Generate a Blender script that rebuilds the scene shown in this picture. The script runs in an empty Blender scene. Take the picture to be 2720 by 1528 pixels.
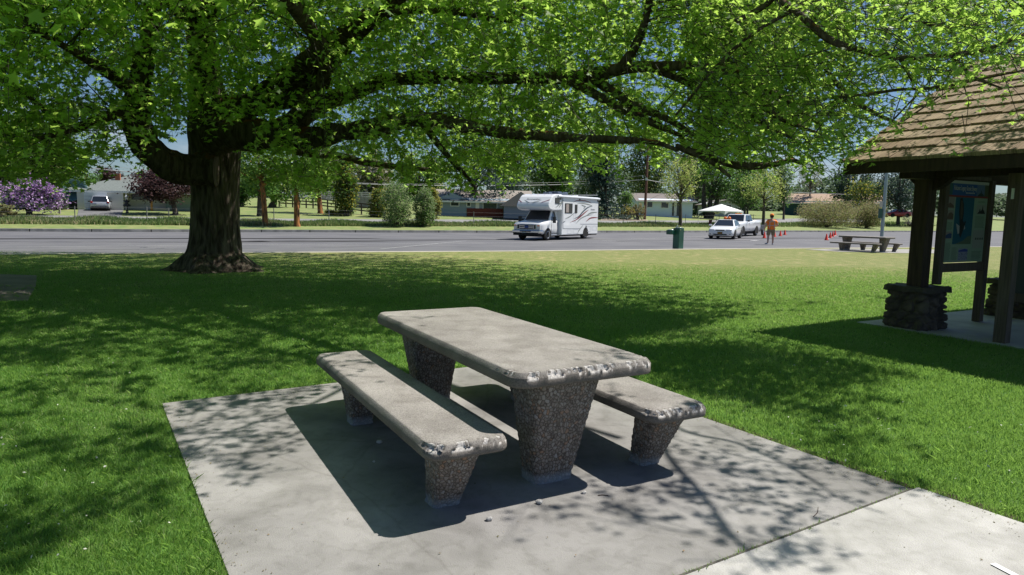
import bpy, bmesh, math, random
import numpy as np
from mathutils import Vector, Matrix, noise
random.seed(7); RNG = np.random.default_rng(11)
S = bpy.context.scene
COL = S.collection
PI = math.pi
# ------------------------------------------------------------------ camera, sky, sun
FPX, PITCH, ROLL, EYE = 1799.0, 0.1105, 0.019, 1.65
cam_d = bpy.data.cameras.new('camera'); cam = bpy.data.objects.new('camera', cam_d); COL.objects.link(cam)
cam_d.sensor_fit = 'HORIZONTAL'; cam_d.sensor_width = 36.0; cam_d.lens = 36.0 * FPX / 2720.0
cam_d.clip_start = 0.05; cam_d.clip_end = 3000
_fw = Vector((0, math.cos(PITCH), -math.sin(PITCH))); _r = Vector((1, 0, 0)); _u = _r.cross(_fw)
_R = _r * math.cos(ROLL) + _u * math.sin(ROLL); _U = -_r * math.sin(ROLL) + _u * math.cos(ROLL)
CAMP = Vector((0, 0, EYE))
cam.matrix_world = Matrix(((_R.x, _U.x, -_fw.x, 0), (_R.y, _U.y, -_fw.y, 0), (_R.z, _U.z, -_fw.z, EYE), (0, 0, 0, 1)))
S.camera = cam
S.render.resolution_x = 1024; S.render.resolution_y = 575
SUN_EL, SUN_AZ = math.radians(58.4), math.radians(67.3)      # azimuth measured from +Y towards +X
SX, SY = -0.5685, -0.2375                                     # shadow offset per metre of height
w = bpy.data.worlds.new('World'); S.world = w; w.use_nodes = True
nt = w.node_tree; nt.nodes.clear()
sky = nt.nodes.new('ShaderNodeTexSky'); sky.sky_type = 'NISHITA'; sky.sun_disc = False
sky.sun_elevation = SUN_EL; sky.sun_rotation = SUN_AZ; sky.air_density = 1.0; sky.dust_density = 0.6; sky.ozone_density = 1.4
tc = nt.nodes.new('ShaderNodeTexCoord'); mp = nt.nodes.new('ShaderNodeMapping'); mp.inputs['Scale'].default_value = (1, 1, 3.2)
nz = nt.nodes.new('ShaderNodeTexNoise'); nz.inputs['Scale'].default_value = 3.1; nz.inputs['Detail'].default_value = 7; nz.inputs['Roughness'].default_value = .6
rp = nt.nodes.new('ShaderNodeValToRGB'); rp.color_ramp.elements[0].position = .54; rp.color_ramp.elements[1].position = .72
sp = nt.nodes.new('ShaderNodeSeparateXYZ'); mr = nt.nodes.new('ShaderNodeMapRange')
mr.inputs['From Min'].default_value = .02; mr.inputs['From Max'].default_value = .3; mr.inputs['To Min'].default_value = 1; mr.inputs['To Max'].default_value = .15
mul = nt.nodes.new('ShaderNodeMath'); mul.operation = 'MULTIPLY'
mix = nt.nodes.new('ShaderNodeMixRGB'); mix.inputs['Color2'].default_value = (7.6, 8.2, 9.2, 1)
bg = nt.nodes.new('ShaderNodeBackground'); bg.inputs['Strength'].default_value = 0.057
out = nt.nodes.new('ShaderNodeOutputWorld')
L = nt.links.new
L(tc.outputs['Generated'], mp.inputs['Vector']); L(mp.outputs['Vector'], nz.inputs['Vector']); L(nz.outputs['Fac'], rp.inputs['Fac'])
L(tc.outputs['Generated'], sp.inputs[0]); L(sp.outputs['Z'], mr.inputs['Value'])
L(rp.outputs['Color'], mul.inputs[0]); L(mr.outputs[0], mul.inputs[1]); L(mul.outputs[0], mix.inputs['Fac'])
tint = nt.nodes.new('ShaderNodeMixRGB'); tint.blend_type = 'MULTIPLY'; tint.inputs['Fac'].default_value = 1; tint.inputs['Color2'].default_value = (.74, .90, 1.10, 1); L(sky.outputs[0], tint.inputs['Color1']); L(tint.outputs[0], mix.inputs['Color1']); L(mix.outputs[0], bg.inputs['Color']); L(bg.outputs[0], out.inputs['Surface'])
sun_d = bpy.data.lights.new('sun', 'SUN'); sun_d.energy = 5.0; sun_d.angle = math.radians(.53); sun_d.color = (1, .955, .88)
sun = bpy.data.objects.new('sun', sun_d); COL.objects.link(sun)
_to = Vector((math.cos(SUN_EL) * math.sin(SUN_AZ), math.cos(SUN_EL) * math.cos(SUN_AZ), math.sin(SUN_EL)))
sun.rotation_mode = 'QUATERNION'; sun.rotation_quaternion = _to.to_track_quat('Z', 'Y'); sun.location = _to * 60
S.view_settings.view_transform = 'Standard'; S.view_settings.look = 'None'; S.view_settings.exposure = 0.46; S.view_settings.gamma = 1
S.render.engine = 'CYCLES'
S.cycles.max_bounces = 9; S.cycles.diffuse_bounces = 5; S.cycles.transmission_bounces = 5; S.cycles.glossy_bounces = 2
S.cycles.transparent_max_bounces = 6; S.cycles.caustics_reflective = False; S.cycles.caustics_refractive = False
S.cycles.sample_clamp_indirect = 4.0

# ------------------------------------------------------------------ measuring helpers (photo pixel -> point on the land)
def ray(x, y): return _fw + _R * ((x - 1360) / FPX) - _U * ((y - 764) / FPX)
def G(x, y, z=0.0):
    d = ray(x, y); return CAMP + d * ((z - EYE) / d.z)
def D(x, y, Y):
    d = ray(x, y); return CAMP + d * (Y / d.y)
def DD(x, y, Y): return D(x * 1.0559, y * 1.0559, Y)
def PR(P):          # numpy (n,3) -> display px (2576 wide)
    q = P - np.array(CAMP); z = q @ np.array(_fw)
    return np.stack([(1360 + FPX * (q @ np.array(_R)) / z) / 1.0559, (764 - FPX * (q @ np.array(_U)) / z) / 1.0559, z], 1)
def interp_fn(pts):
    xs = [p[0] for p in pts]; ys = [p[1] for p in pts]
    def f(x):
        x = np.asarray(x, float); r = np.interp(x, xs, ys)
        a = (ys[1] - ys[0]) / (xs[1] - xs[0]); b = (ys[-1] - ys[-2]) / (xs[-1] - xs[-2])
        r = np.where(x < xs[0], ys[0] + a * (x - xs[0]), r); return np.where(x > xs[-1], ys[-1] + b * (x - xs[-1]), r)
    return f
LOTZ = -0.1
_near = [G(x, y, 0) for x, y in ((0, 675), (640, 671), (1362, 667), (1900, 661), (2376, 657.5))]
YN = interp_fn([(p.x, p.y) for p in _near])
_far = [G(x, y, LOTZ) for x, y in ((0, 615), (340, 616.5), (700, 617), (1020, 618), (1340, 618.5), (1700, 618), (2100, 616.5), (2430, 616.5))]
YF = interp_fn([(p.x, p.y) for p in _far])
def HZ(x, y):
    s = y - float(YF(x))
    return 0.03 + .045 * min(max(0.0, s - 2), 70) if s > 0 else 0.0
def at(x, y, far=260):
    d = ray(x, y); t = 3.0; prev = t
    while t < far:
        p = CAMP + d * t
        if p.z < HZ(p.x, p.y):
            a, b = prev, t
            for _ in range(20):
                m = (a + b) / 2; q = CAMP + d * m
                if q.z < HZ(q.x, q.y): b = m
                else: a = m
            q = CAMP + d * b; return Vector((q.x, q.y, HZ(q.x, q.y)))
        prev = t; t += .5
    q = CAMP + d * far; return Vector((q.x, q.y, HZ(q.x, q.y)))

# ------------------------------------------------------------------ materials
MATS = {}
def _n(nt, t, **k):
    n = nt.nodes.new(t)
    for a, b in k.items(): setattr(n, a, b)
    return n
def mat(name, c, rough=.8, c2=None, scale=8.0, metal=0.0, bump=0.0, bscale=None, spec=.5, emit=0, detail=5, lo=.35, hi=.65, stretch=None, coat=0, trans=0):
    if name in MATS: return MATS[name]
    m = bpy.data.materials.new(name); m.use_nodes = True; nt = m.node_tree; b = nt.nodes['Principled BSDF']; L = nt.links.new
    b.inputs['Base Color'].default_value = (*c, 1); b.inputs['Roughness'].default_value = rough; b.inputs['Metallic'].default_value = metal
    b.inputs['Specular IOR Level'].default_value = spec
    if coat: b.inputs['Coat Weight'].default_value = coat; b.inputs['Coat Roughness'].default_value = .05
    if trans: b.inputs['Transmission Weight'].default_value = trans
    if c2 or bump:
        tc = _n(nt, 'ShaderNodeTexCoord'); vec = tc.outputs['Object']
        if stretch:
            mp = _n(nt, 'ShaderNodeMapping'); mp.inputs['Scale'].default_value = stretch; L(vec, mp.inputs[0]); vec = mp.outputs[0]
    if c2:
        n = _n(nt, 'ShaderNodeTexNoise'); n.inputs['Scale'].default_value = scale; n.inputs['Detail'].default_value = detail; L(vec, n.inputs['Vector'])
        r = _n(nt, 'ShaderNodeValToRGB'); e = r.color_ramp.elements; e[0].position = lo; e[1].position = hi; e[0].color = (*c, 1); e[1].color = (*c2, 1)
        L(n.outputs['Fac'], r.inputs[0]); L(r.outputs[0], b.inputs['Base Color'])
    if bump:
        n = _n(nt, 'ShaderNodeTexNoise'); n.inputs['Scale'].default_value = bscale or scale * 4; n.inputs['Detail'].default_value = 4; L(vec, n.inputs['Vector'])
        bp = _n(nt, 'ShaderNodeBump'); bp.inputs['Strength'].default_value = bump; bp.inputs['Distance'].default_value = .02
        L(n.outputs['Fac'], bp.inputs['Height']); L(bp.outputs[0], b.inputs['Normal'])
    MATS[name] = m; return m
def leaf_mat(name, cols, trans=(.3, .5, .05), tf=.42, rough=.5, spec=.35):
    """cols: list of colours picked per leaf through the point attribute 'var'"""
    if name in MATS: return MATS[name]
    m = bpy.data.materials.new(name); m.use_nodes = True; nt = m.node_tree; nt.nodes.clear(); L = nt.links.new
    at_ = _n(nt, 'ShaderNodeAttribute', attribute_name='var')
    r = _n(nt, 'ShaderNodeValToRGB'); e = r.color_ramp.elements
    for i, c in enumerate(cols):
        p = i / max(1, len(cols) - 1)
        el = e[0] if i == 0 else (e[1] if i == len(cols) - 1 else e.new(p))
        if i == len(cols) - 1: el = e[len(e) - 1]
        el.position = p; el.color = (*c, 1)
    p = _n(nt, 'ShaderNodeBsdfPrincipled'); p.inputs['Roughness'].default_value = rough; p.inputs['Specular IOR Level'].default_value = spec
    t = _n(nt, 'ShaderNodeBsdfTranslucent'); mx = _n(nt, 'ShaderNodeMixShader'); mx.inputs[0].default_value = tf
    tm = _n(nt, 'ShaderNodeMixRGB', blend_type='MIX'); tm.inputs[0].default_value = .75; tm.inputs[2].default_value = (*trans, 1)
    o = _n(nt, 'ShaderNodeOutputMaterial')
    L(at_.outputs['Fac'], r.inputs[0]); L(r.outputs[0], p.inputs['Base Color']); L(r.outputs[0], tm.inputs[1]); L(tm.outputs[0], t.inputs[0])
    L(p.outputs[0], mx.inputs[1]); L(t.outputs[0], mx.inputs[2]); L(mx.outputs[0], o.inputs[0])
    MATS[name] = m; return m

# ------------------------------------------------------------------ object helpers
def tag(o, label=None, cat=None, group=None, kind=None):
    if label: o['label'] = label
    if cat: o['category'] = cat
    if group: o['group'] = group
    if kind: o['kind'] = kind
    return o
def thing(name, label, cat, loc=(0, 0, 0), rz=0.0, group=None, scale=1.0):
    o = bpy.data.objects.new(name, None); COL.objects.link(o); o.location = loc; o.rotation_euler = (0, 0, rz); o.scale = (scale,) * 3
    o.empty_display_size = .2
    return tag(o, label, cat, group)
def link(name, me, parent=None):
    o = bpy.data.objects.new(name, me); COL.objects.link(o)
    if parent is not None: o.parent = parent
    return o
class MB:
    def __init__(s): s.v = []; s.f = []; s.m = []; s.sm = []; s.ms = []
    def _mi(s, m):
        if m is None: return 0
        if m not in s.ms: s.ms.append(m)
        return s.ms.index(m)
    def add(s, vs, fs, m=None, smooth=False):
        b = len(s.v); s.v += [tuple(v) for v in vs]; i = s._mi(m)
        for f in fs: s.f.append([b + k for k in f]); s.m.append(i); s.sm.append(smooth)
    def box(s, c, d, m=None, rz=0.0, tilt=None, taper=1.0):
        hx, hy, hz = d[0] / 2, d[1] / 2, d[2] / 2; vs = []
        R = Matrix.Rotation(rz, 3, 'Z')
        if tilt: R = R @ Matrix.Rotation(tilt[1], 3, tilt[0])
        for z in (-1, 1):
            k = taper if z < 0 else 1.0
            for x, y in ((-1, -1), (1, -1), (1, 1), (-1, 1)): vs.append(R @ Vector((x * hx * k, y * hy * k, z * hz)) + Vector(c))
        s.add(vs, [(3, 2, 1, 0), (4, 5, 6, 7), (0, 1, 5, 4), (1, 2, 6, 5), (2, 3, 7, 6), (3, 0, 4, 7)], m)
    def bar(s, a, b, w, h, m=None, up=(0, 0, 1)):
        a, b = Vector(a), Vector(b); d = (b - a).normalized(); u = Vector(up); sd = d.cross(u)
        if sd.length < 1e-4: sd = d.cross(Vector((1, 0, 0)))
        sd.normalize(); u = sd.cross(d).normalized(); vs = []
        for p in (a, b):
            for x, y in ((-1, -1), (1, -1), (1, 1), (-1, 1)): vs.append(p + sd * (x * w / 2) + u * (y * h / 2))
        s.add(vs, [(0, 1, 2, 3), (7, 6, 5, 4), (4, 5, 1, 0), (5, 6, 2, 1), (6, 7, 3, 2), (7, 4, 0, 3)], m)
    def tube(s, pts, rad, n=8, m=None, caps=True, smooth=True):
        pts = [Vector(p) for p in pts]; k = len(pts)
        if not hasattr(rad, '__len__'): rad = [rad] * k
        vs = []; ref = Vector((0, 0, 1)); pu = None
        for i, p in enumerate(pts):
            d = (pts[min(i + 1, k - 1)] - pts[max(i - 1, 0)]); d = d.normalized() if d.length > 1e-9 else Vector((0, 0, 1))
            if pu is None:
                pu = d.cross(ref)
                if pu.length < .05: pu = d.cross(Vector((1, 0, 0)))
            pu = (pu - d * pu.dot(d)).normalized(); pv = d.cross(pu)
            for j in range(n):
                a = 2 * PI * j / n; vs.append(p + (pu * math.cos(a) + pv * math.sin(a)) * rad[i])
        fs = [(i * n + j, i * n + (j + 1) % n, (i + 1) * n + (j + 1) % n, (i + 1) * n + j) for i in range(k - 1) for j in range(n)]
        s.add(vs, fs, m, smooth)
        if caps:
            s.add(vs[:n], [list(range(n))[::-1]], m); s.add(vs[-n:], [list(range(n))], m)
    def cyl(s, c, r, h, m=None, n=16, axis='Z', r2=None, smooth=True):
        c = Vector(c); d = {'X': Vector((1, 0, 0)), 'Y': Vector((0, 1, 0)), 'Z': Vector((0, 0, 1))}[axis]
        s.tube([c - d * h / 2, c + d * h / 2], [r, r if r2 is None else r2], n, m, True, smooth)
    def lathe(s, prof, c=(0, 0, 0), n=16, m=None, axis='Z', smooth=True, sq=(1, 1)):
        vs = []; c = Vector(c)
        for r, z in prof:
            for j in range(n):
                a = 2 * PI * j / n; x, y = r * math.cos(a) * sq[0], r * math.sin(a) * sq[1]
                vs.append(c + (Vector((x, y, z)) if axis == 'Z' else (Vector((z, x, y)) if axis == 'X' else Vector((x, z, y)))))
        k = len(prof)
        s.add(vs, [(i * n + j, i * n + (j + 1) % n, (i + 1) * n + (j + 1) % n, (i + 1) * n + j) for i in range(k - 1) for j in range(n)], m, smooth)
    def prism(s, poly, a, b, m=None, plane='XZ'):
        """poly 2-D points, extruded from a to b along the third axis"""
        def P(u, v, t): return (u, t, v) if plane == 'XZ' else ((t, u, v) if plane == 'YZ' else (u, v, t))
        n = len(poly); vs = [P(u, v, a) for u, v in poly] + [P(u, v, b) for u, v in poly]
        s.add(vs, [list(range(n)), list(range(2 * n - 1, n - 1, -1))] + [(i, i + n, (i + 1) % n + n, (i + 1) % n) for i in range(n)], m)
    def build(s, name, m=None, parent=None, bevel=0, recalc=True, subsurf=0, autosmooth=False):
        me = bpy.data.meshes.new(name); me.from_pydata(s.v, [], s.f)
        for mm in ([m] if m is not None and not s.ms else s.ms): me.materials.append(mm)
        if s.ms and m is not None and len(s.ms) == 0: me.materials.append(m)
        for p, i, q in zip(me.polygons, s.m, s.sm): p.material_index = i; p.use_smooth = q
        if recalc:
            bm = bmesh.new(); bm.from_mesh(me); bmesh.ops.recalc_face_normals(bm, faces=bm.faces); bm.to_mesh(me); bm.free()
        me.update(); o = link(name, me, parent)
        if bevel:
            md = o.modifiers.new('b', 'BEVEL'); md.width = bevel; md.segments = 2; md.limit_method = 'ANGLE'; md.angle_limit = .6
        if subsurf:
            md = o.modifiers.new('s', 'SUBSURF'); md.levels = md.render_levels = subsurf
        return o
def text_mesh(name, body, size, m, parent, loc, rot, shear=0, extrude=.001, align='LEFT', xs=1.0):
    cu = bpy.data.curves.new(name, 'FONT'); cu.body = body; cu.size = size; cu.shear = shear; cu.extrude = extrude; cu.align_x = align; cu.resolution_u = 3
    t = bpy.data.objects.new(name, cu); COL.objects.link(t); dg = bpy.context.evaluated_depsgraph_get(); dg.update()
    me = bpy.data.meshes.new_from_object(t.evaluated_get(dg)); bpy.data.objects.remove(t); bpy.data.curves.remove(cu)
    me.materials.clear(); me.materials.append(m); o = link(name, me, parent); o.location = loc; o.rotation_euler = rot; o.scale = (xs, 1, 1); return o
def np_mesh(name, V, F, m, parent=None, var=None, smooth=False):
    """V (n,3) array, F (k,c) array of equal-size polygons"""
    me = bpy.data.meshes.new(name); n = len(V); k, c = F.shape
    me.vertices.add(n); me.vertices.foreach_set('co', np.ascontiguousarray(V, dtype=np.float32).ravel())
    me.loops.add(k * c); me.loops.foreach_set('vertex_index', np.ascontiguousarray(F, dtype=np.int32).ravel())
    me.polygons.add(k); me.polygons.foreach_set('loop_start', np.arange(0, k * c, c, dtype=np.int32))
    try: me.polygons.foreach_set('loop_total', np.full(k, c, dtype=np.int32))
    except Exception: pass
    if smooth: me.polygons.foreach_set('use_smooth', np.ones(k, dtype=bool))
    me.materials.append(m); me.update(calc_edges=True)
    if var is not None:
        a = me.attributes.new('var', 'FLOAT', 'POINT'); a.data.foreach_set('value', np.ascontiguousarray(var, dtype=np.float32))
    return link(name, me, parent)
# leaf templates: (points xy, z bend) as one polygon
_mp = []
for a, r in ((-90, .06), (-58, .40), (-34, .22), (-8, .82), (8, .46), (24, .66), (33, .36), (56, .34), (70, .78), (77, .62), (90, 1.18)):
    _mp.append((r * math.cos(math.radians(a)), r * math.sin(math.radians(a))))
_maple = _mp + [(-x, y) for x, y in _mp[-2:0:-1]]
MAPLE = np.array([(x * .5, y * .5 + .12, -.10 * abs(x) ** 1.5 - .08 * max(0, y)) for x, y in _maple])
MAPLE_LO = np.array([(0, -.06, 0), (.34, -.14, -.04), (.24, .08, 0), (.46, .30, -.06), (.17, .32, 0), (0, .66, -.06), (-.17, .32, 0), (-.46, .30, -.06), (-.24, .08, 0), (-.34, -.14, -.04)])
QUADL = np.array([(0, -.5, 0), (.34, .02, .06), (0, .55, 0), (-.34, .02, .06)])
def leaves(name, P, size, m, parent=None, tmpl=QUADL, nrm=None, tilt=.8, var=None, droop=None):
    """one mesh of leaf-shaped polygons; P (n,3)"""
    n = len(P)
    if n == 0: P = np.zeros((1, 3)); n = 1
    if nrm is None: nrm = np.tile(np.array([0, 0, 1.0]), (n, 1))
    N = nrm + RNG.normal(0, tilt, (n, 3)); N /= np.linalg.norm(N, axis=1)[:, None] + 1e-9
    A = RNG.normal(0, 1, (n, 3))
    if droop is not None: A = A + np.array([0, 0, -droop])
    A -= N * (A * N).sum(1)[:, None]; A /= np.linalg.norm(A, axis=1)[:, None] + 1e-9
    B = np.cross(A, N); s = np.broadcast_to(np.asarray(size, float), (n,)) * RNG.uniform(.7, 1.25, n)
    t = tmpl; c = len(t)
    V = P[:, None, :] + s[:, None, None] * (t[None, :, 0, None] * B[:, None, :] + t[None, :, 1, None] * A[:, None, :] + t[None, :, 2, None] * N[:, None, :])
    F = np.arange(n * c).reshape(n, c)
    if var is None: var = RNG.uniform(0, 1, n)
    return np_mesh(name, V.reshape(-1, 3), F, m, parent, np.repeat(var, c))
def catmull(P, sub=5):
    P = [np.array(p, float) for p in P]; Q = [2 * P[0] - P[1]] + P + [2 * P[-1] - P[-2]]; out = []
    for i in range(1, len(Q) - 2):
        p0, p1, p2, p3 = Q[i - 1:i + 3]
        for k in range(sub):
            t = k / sub
            out.append(.5 * ((2 * p1) + (-p0 + p2) * t + (2 * p0 - 5 * p1 + 4 * p2 - p3) * t * t + (-p0 + 3 * p1 - 3 * p2 + p3) * t ** 3))
    out.append(P[-1]); return out
# ------------------------------------------------------------------ the land
def pos_grass(name, near, far, dry, dryfar, scale=1.0):
    """lawn colour: patches of green and straw, drier with distance from the tree"""
    m = bpy.data.materials.new(name); m.use_nodes = True; nt = m.node_tree; b = nt.nodes['Principled BSDF']; L = nt.links.new
    b.inputs['Roughness'].default_value = .85; b.inputs['Specular IOR Level'].default_value = .15
    tc = _n(nt, 'ShaderNodeTexCoord'); sx = _n(nt, 'ShaderNodeSeparateXYZ'); L(tc.outputs['Object'], sx.inputs[0])
    def noise_(s, d=5, st=None):
        n = _n(nt, 'ShaderNodeTexNoise'); n.inputs['Scale'].default_value = s; n.inputs['Detail'].default_value = d
        if st:
            mp = _n(nt, 'ShaderNodeMapping'); mp.inputs['Scale'].default_value = st; L(tc.outputs['Object'], mp.inputs[0]); L(mp.outputs[0], n.inputs['Vector'])
        else: L(tc.outputs['Object'], n.inputs['Vector'])
        return n
    def ramp(src, lo, hi, a, c):
        r = _n(nt, 'ShaderNodeValToRGB'); e = r.color_ramp.elements; e[0].position = lo; e[1].position = hi; e[0].color = (*a, 1); e[1].color = (*c, 1); L(src, r.inputs[0]); return r
    n1 = noise_(22 * scale, 6); n2 = noise_(.55, 4); n3 = noise_(3.2, 5, (1, .45, 1)); 
    g1 = ramp(n1.outputs['Fac'], .3, .7, tuple(c * .62 for c in near), tuple(c * 1.35 for c in near))
    g2 = ramp(n1.outputs['Fac'], .3, .7, tuple(c * .75 for c in far), tuple(c * 1.25 for c in far))
    mr = _n(nt, 'ShaderNodeMapRange'); mr.inputs['From Min'].default_value = 9; mr.inputs['From Max'].default_value = 22; L(sx.outputs['Y'], mr.inputs['Value'])
    mx = _n(nt, 'ShaderNodeMixRGB'); L(mr.outputs[0], mx.inputs[0]); L(g1.outputs[0], mx.inputs[1]); L(g2.outputs[0], mx.inputs[2])
    d = ramp(n3.outputs['Fac'], .46, .66, (0, 0, 0), (1, 1, 1)); d2 = ramp(n2.outputs['Fac'], .38, .66, (.25,) * 3, (1, 1, 1))
    mu = _n(nt, 'ShaderNodeMath', operation='MULTIPLY'); L(d.outputs[0], mu.inputs[0]); L(d2.outputs[0], mu.inputs[1])
    mr2 = _n(nt, 'ShaderNodeMapRange'); mr2.inputs['From Min'].default_value = 6; mr2.inputs['From Max'].default_value = 20; mr2.inputs['To Min'].default_value = .15; mr2.inputs['To Max'].default_value = .95; L(sx.outputs['Y'], mr2.inputs['Value'])
    mu2 = _n(nt, 'ShaderNodeMath', operation='MULTIPLY'); L(mu.outputs[0], mu2.inputs[0]); L(mr2.outputs[0], mu2.inputs[1])
    mx2 = _n(nt, 'ShaderNodeMixRGB'); L(mu2.outputs[0], mx2.inputs[0]); L(mx.outputs[0], mx2.inputs[1]); mx2.inputs[2].default_value = (*dry, 1)
    L(mx2.outputs[0], b.inputs['Base Color'])
    bp = _n(nt, 'ShaderNodeBump'); bp.inputs['Strength'].default_value = .9; bp.inputs['Distance'].default_value = .05
    nb = noise_(34, 5); L(nb.outputs['Fac'], bp.inputs['Height']); L(bp.outputs[0], b.inputs['Normal'])
    return m
M_LAWN = pos_grass('lawn_grass', (.088, .188, .036), (.20, .225, .075), (.36, .31, .15), None)
M_VERGE = mat('verge_grass', (.13, .20, .045), .9, (.24, .25, .09), 1.3, bump=.6, bscale=25)
M_ASPH = mat('asphalt', (.105, .105, .115), .88, (.140, .138, .145), .35, bump=.25, bscale=120, detail=8)
M_ROAD2 = mat('old_asphalt', (.19, .19, .19), .9, (.25, .245, .24), .4)
M_KERB = mat('kerb_concrete', (.20, .195, .19), .9, (.36, .35, .33), 2.0, bump=.3)
M_LINE = mat('line_paint', (.30, .30, .30), .8, (.42, .42, .41), 9)
M_SOIL = mat('edge_soil', (.028, .02, .012), 1, (.07, .05, .03), 30, bump=.8)
def sheet(name, xs, rows, zf, m, kind='structure'):
    V = []; 
    for r in rows:
        for x in xs: y = r(x); V.append((x, y, zf(x, y)))
    n = len(xs); F = [(j * n + i, j * n + i + 1, (j + 1) * n + i + 1, (j + 1) * n + i) for j in range(len(rows) - 1) for i in range(n - 1)]
    o = np_mesh(name, np.array(V), np.array(F), m, smooth=True); o['kind'] = kind; return o
XS = sorted(set([-400, -250, -160, -110] + list(range(-80, 121, 5)) + [160, 220, 320, 450]))
lawn = sheet('lawn', XS, [lambda x: min(-60., float(YN(x)) - 5), lambda x: float(YN(x)) - .3], lambda x, y: 0.0, M_LAWN)
lot = sheet('parking_lot', XS, [lambda x, k=k: float(YN(x)) * (1 - k) + float(YF(x)) * k for k in (0, .25, .5, .75, 1)], lambda x, y: LOTZ, M_ASPH)
def beyond(s): return lambda x: float(YF(x)) + s
ground = sheet('ground', XS, [beyond(s) for s in (.32, 2, 6, 12, 20, 30, 40, 50, 60, 72, 90, 130, 200, 400, 900)], lambda x, y: HZ(x, y), M_VERGE)
# kerbs: pale flush strip on the near side, raised kerb with joints on the far side
def strip_mb(fy, xs, w0, w1, z0, z1):
    mb = MB()
    for a, b in zip(xs[:-1], xs[1:]):
        ya, yb = float(fy(a)), float(fy(b))
        v = [(a, ya + w0, z0), (b, yb + w0, z0), (b, yb + w1, z0), (a, ya + w1, z0), (a, ya + w0, z1), (b, yb + w0, z1), (b, yb + w1, z1), (a, ya + w1, z1)]
        mb.add(v, [(4, 5, 6, 7), (0, 1, 5, 4), (2, 3, 7, 6), (1, 2, 6, 5), (3, 0, 4, 7)])
    return mb
kn = strip_mb(YN, XS, -.42, .02, -.1, .012).build('near_kerb', mat('kerb_pale', (.42, .38, .31), .9, (.52, .48, .40), 3), None); kn['kind'] = 'structure'
kx = [-60 + i * 3.0 for i in range(66)]
mbk = MB(); mkj = mat('kerb_joint', (.03, .03, .03), 1)
for a, b in zip(kx[:-1], kx[1:]):
    b2 = b - .07; ya, yb = float(YF(a)), float(YF(b2)); z0, z1 = LOTZ - .02, .085
    v = [(a, ya, z0), (b2, yb, z0), (b2, yb + .34, z0), (a, ya + .34, z0), (a, ya + .02, z1), (b2, yb + .02, z1), (b2, yb + .34, z1), (a, ya + .34, z1)]
    mbk.add(v, [(4, 5, 6, 7), (0, 1, 5, 4), (2, 3, 7, 6), (1, 2, 6, 5), (3, 0, 4, 7)], M_KERB)
    yc = float(YF(b)); mbk.add([(b2, yb + .03, z0), (b, yc + .03, z0), (b, yc + .03, z1 - .01), (b2, yb + .03, z1 - .01)], [(0, 1, 2, 3)], mkj)
kf = mbk.build('far_kerb', None, recalc=False); kf['kind'] = 'structure'
# painted lines on the lot
def ribbon(name, pts, wd, z, m, mb=None):
    own = mb is None; mb = mb or MB()
    for a, b in zip(pts[:-1], pts[1:]):
        a, b = Vector((a[0], a[1], 0)), Vector((b[0], b[1], 0)); d = (b - a).normalized(); s = Vector((-d.y, d.x, 0)) * wd / 2
        mb.add([(p.x, p.y, z) for p in (a - s, b - s, b + s, a + s)], [(0, 1, 2, 3)], m)
    if own: o = mb.build(name, m, recalc=False); o['kind'] = 'structure'; return o
def gl(pts): return [tuple(G(x, y, LOTZ)[:2]) for x, y in pts]
mb = MB()
ribbon('', gl([(-300, 661), (0, 657), (700, 650), (1360, 645.5), (1760, 642), (2190, 638.5)]), .12, LOTZ + .004, M_LINE, mb)
ribbon('', gl([(1010, 662), (1240, 640), (1700, 634), (1900, 627)]), .11, LOTZ + .008, M_LINE, mb)
ribbon('', gl([(1600, 640), (1790, 632), (1880, 628)]), .11, LOTZ + .012, M_LINE, mb)
ribbon('', gl([(2190, 638), (2206, 632), (2222, 625.5)]), .12, LOTZ + .016, M_LINE, mb)
ribbon('', gl([(1996, 640), (2012, 639.6)]), .3, LOTZ + .02, mat('line_white', (.7, .7, .7), .8), mb)
o = mb.build('lot_markings', None, recalc=False); o['kind'] = 'structure'
mb = MB(); mp_ = mat('lot_patch', (.085, .085, .092), .9, (.125, .123, .127), .8)
for x, y, a, b_ in ((1840, 640, 7, .5), (500, 644, 10, .35), (930, 641, 6, .7), (150, 642, 9, .5), (1200, 637, 12, .3), (300, 634, 14, .3), (2100, 633, 9, .3), (1650, 655, 5, .25), (1050, 655, 4, .2), (400, 662, 4, .2)):
    c = G(x, y, LOTZ); N_ = 14
    mb.add([(c.x + a * math.cos(2 * PI * i / N_) * random.uniform(.8, 1.1), c.y + .5 * a * math.cos(2 * PI * i / N_) + b_ * math.sin(2 * PI * i / N_) * random.uniform(.7, 1.2), LOTZ + .003) for i in range(N_)], [list(range(N_))], mp_)
o = mb.build('lot_stains', None, recalc=False); o['kind'] = 'structure'
# neighbourhood road and drives beyond the ditch
def land_strip(name, lo, hi, m, lift=.012, sub=3):
    A = [at(*p) for p in lo]; B = [at(*p) for p in hi]; mb = MB()
    n = len(A); vs = []
    for a, b in zip(A, B):
        for k in range(sub + 1):
            p = a.lerp(b, k / sub); vs.append((p.x, p.y, HZ(p.x, p.y) + lift))
    c = sub + 1
    mb.add(vs, [(i * c + k, (i + 1) * c + k, (i + 1) * c + k + 1, i * c + k + 1) for i in range(n - 1) for k in range(sub)])
    o = mb.build(name, m, recalc=False); o['kind'] = 'structure'; return o
land_strip('street', [(-150, 579), (0, 581), (300, 584), (650, 590), (1000, 592.5), (1300, 593), (1560, 594), (1860, 594), (2110, 591), (2300, 590)],
           [(-150, 569), (0, 571), (300, 575.5), (650, 581), (1000, 583.5), (1300, 584), (1560, 586), (1860, 586.5), (2110, 581), (2300, 579.5)], M_ROAD2, .03)
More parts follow.
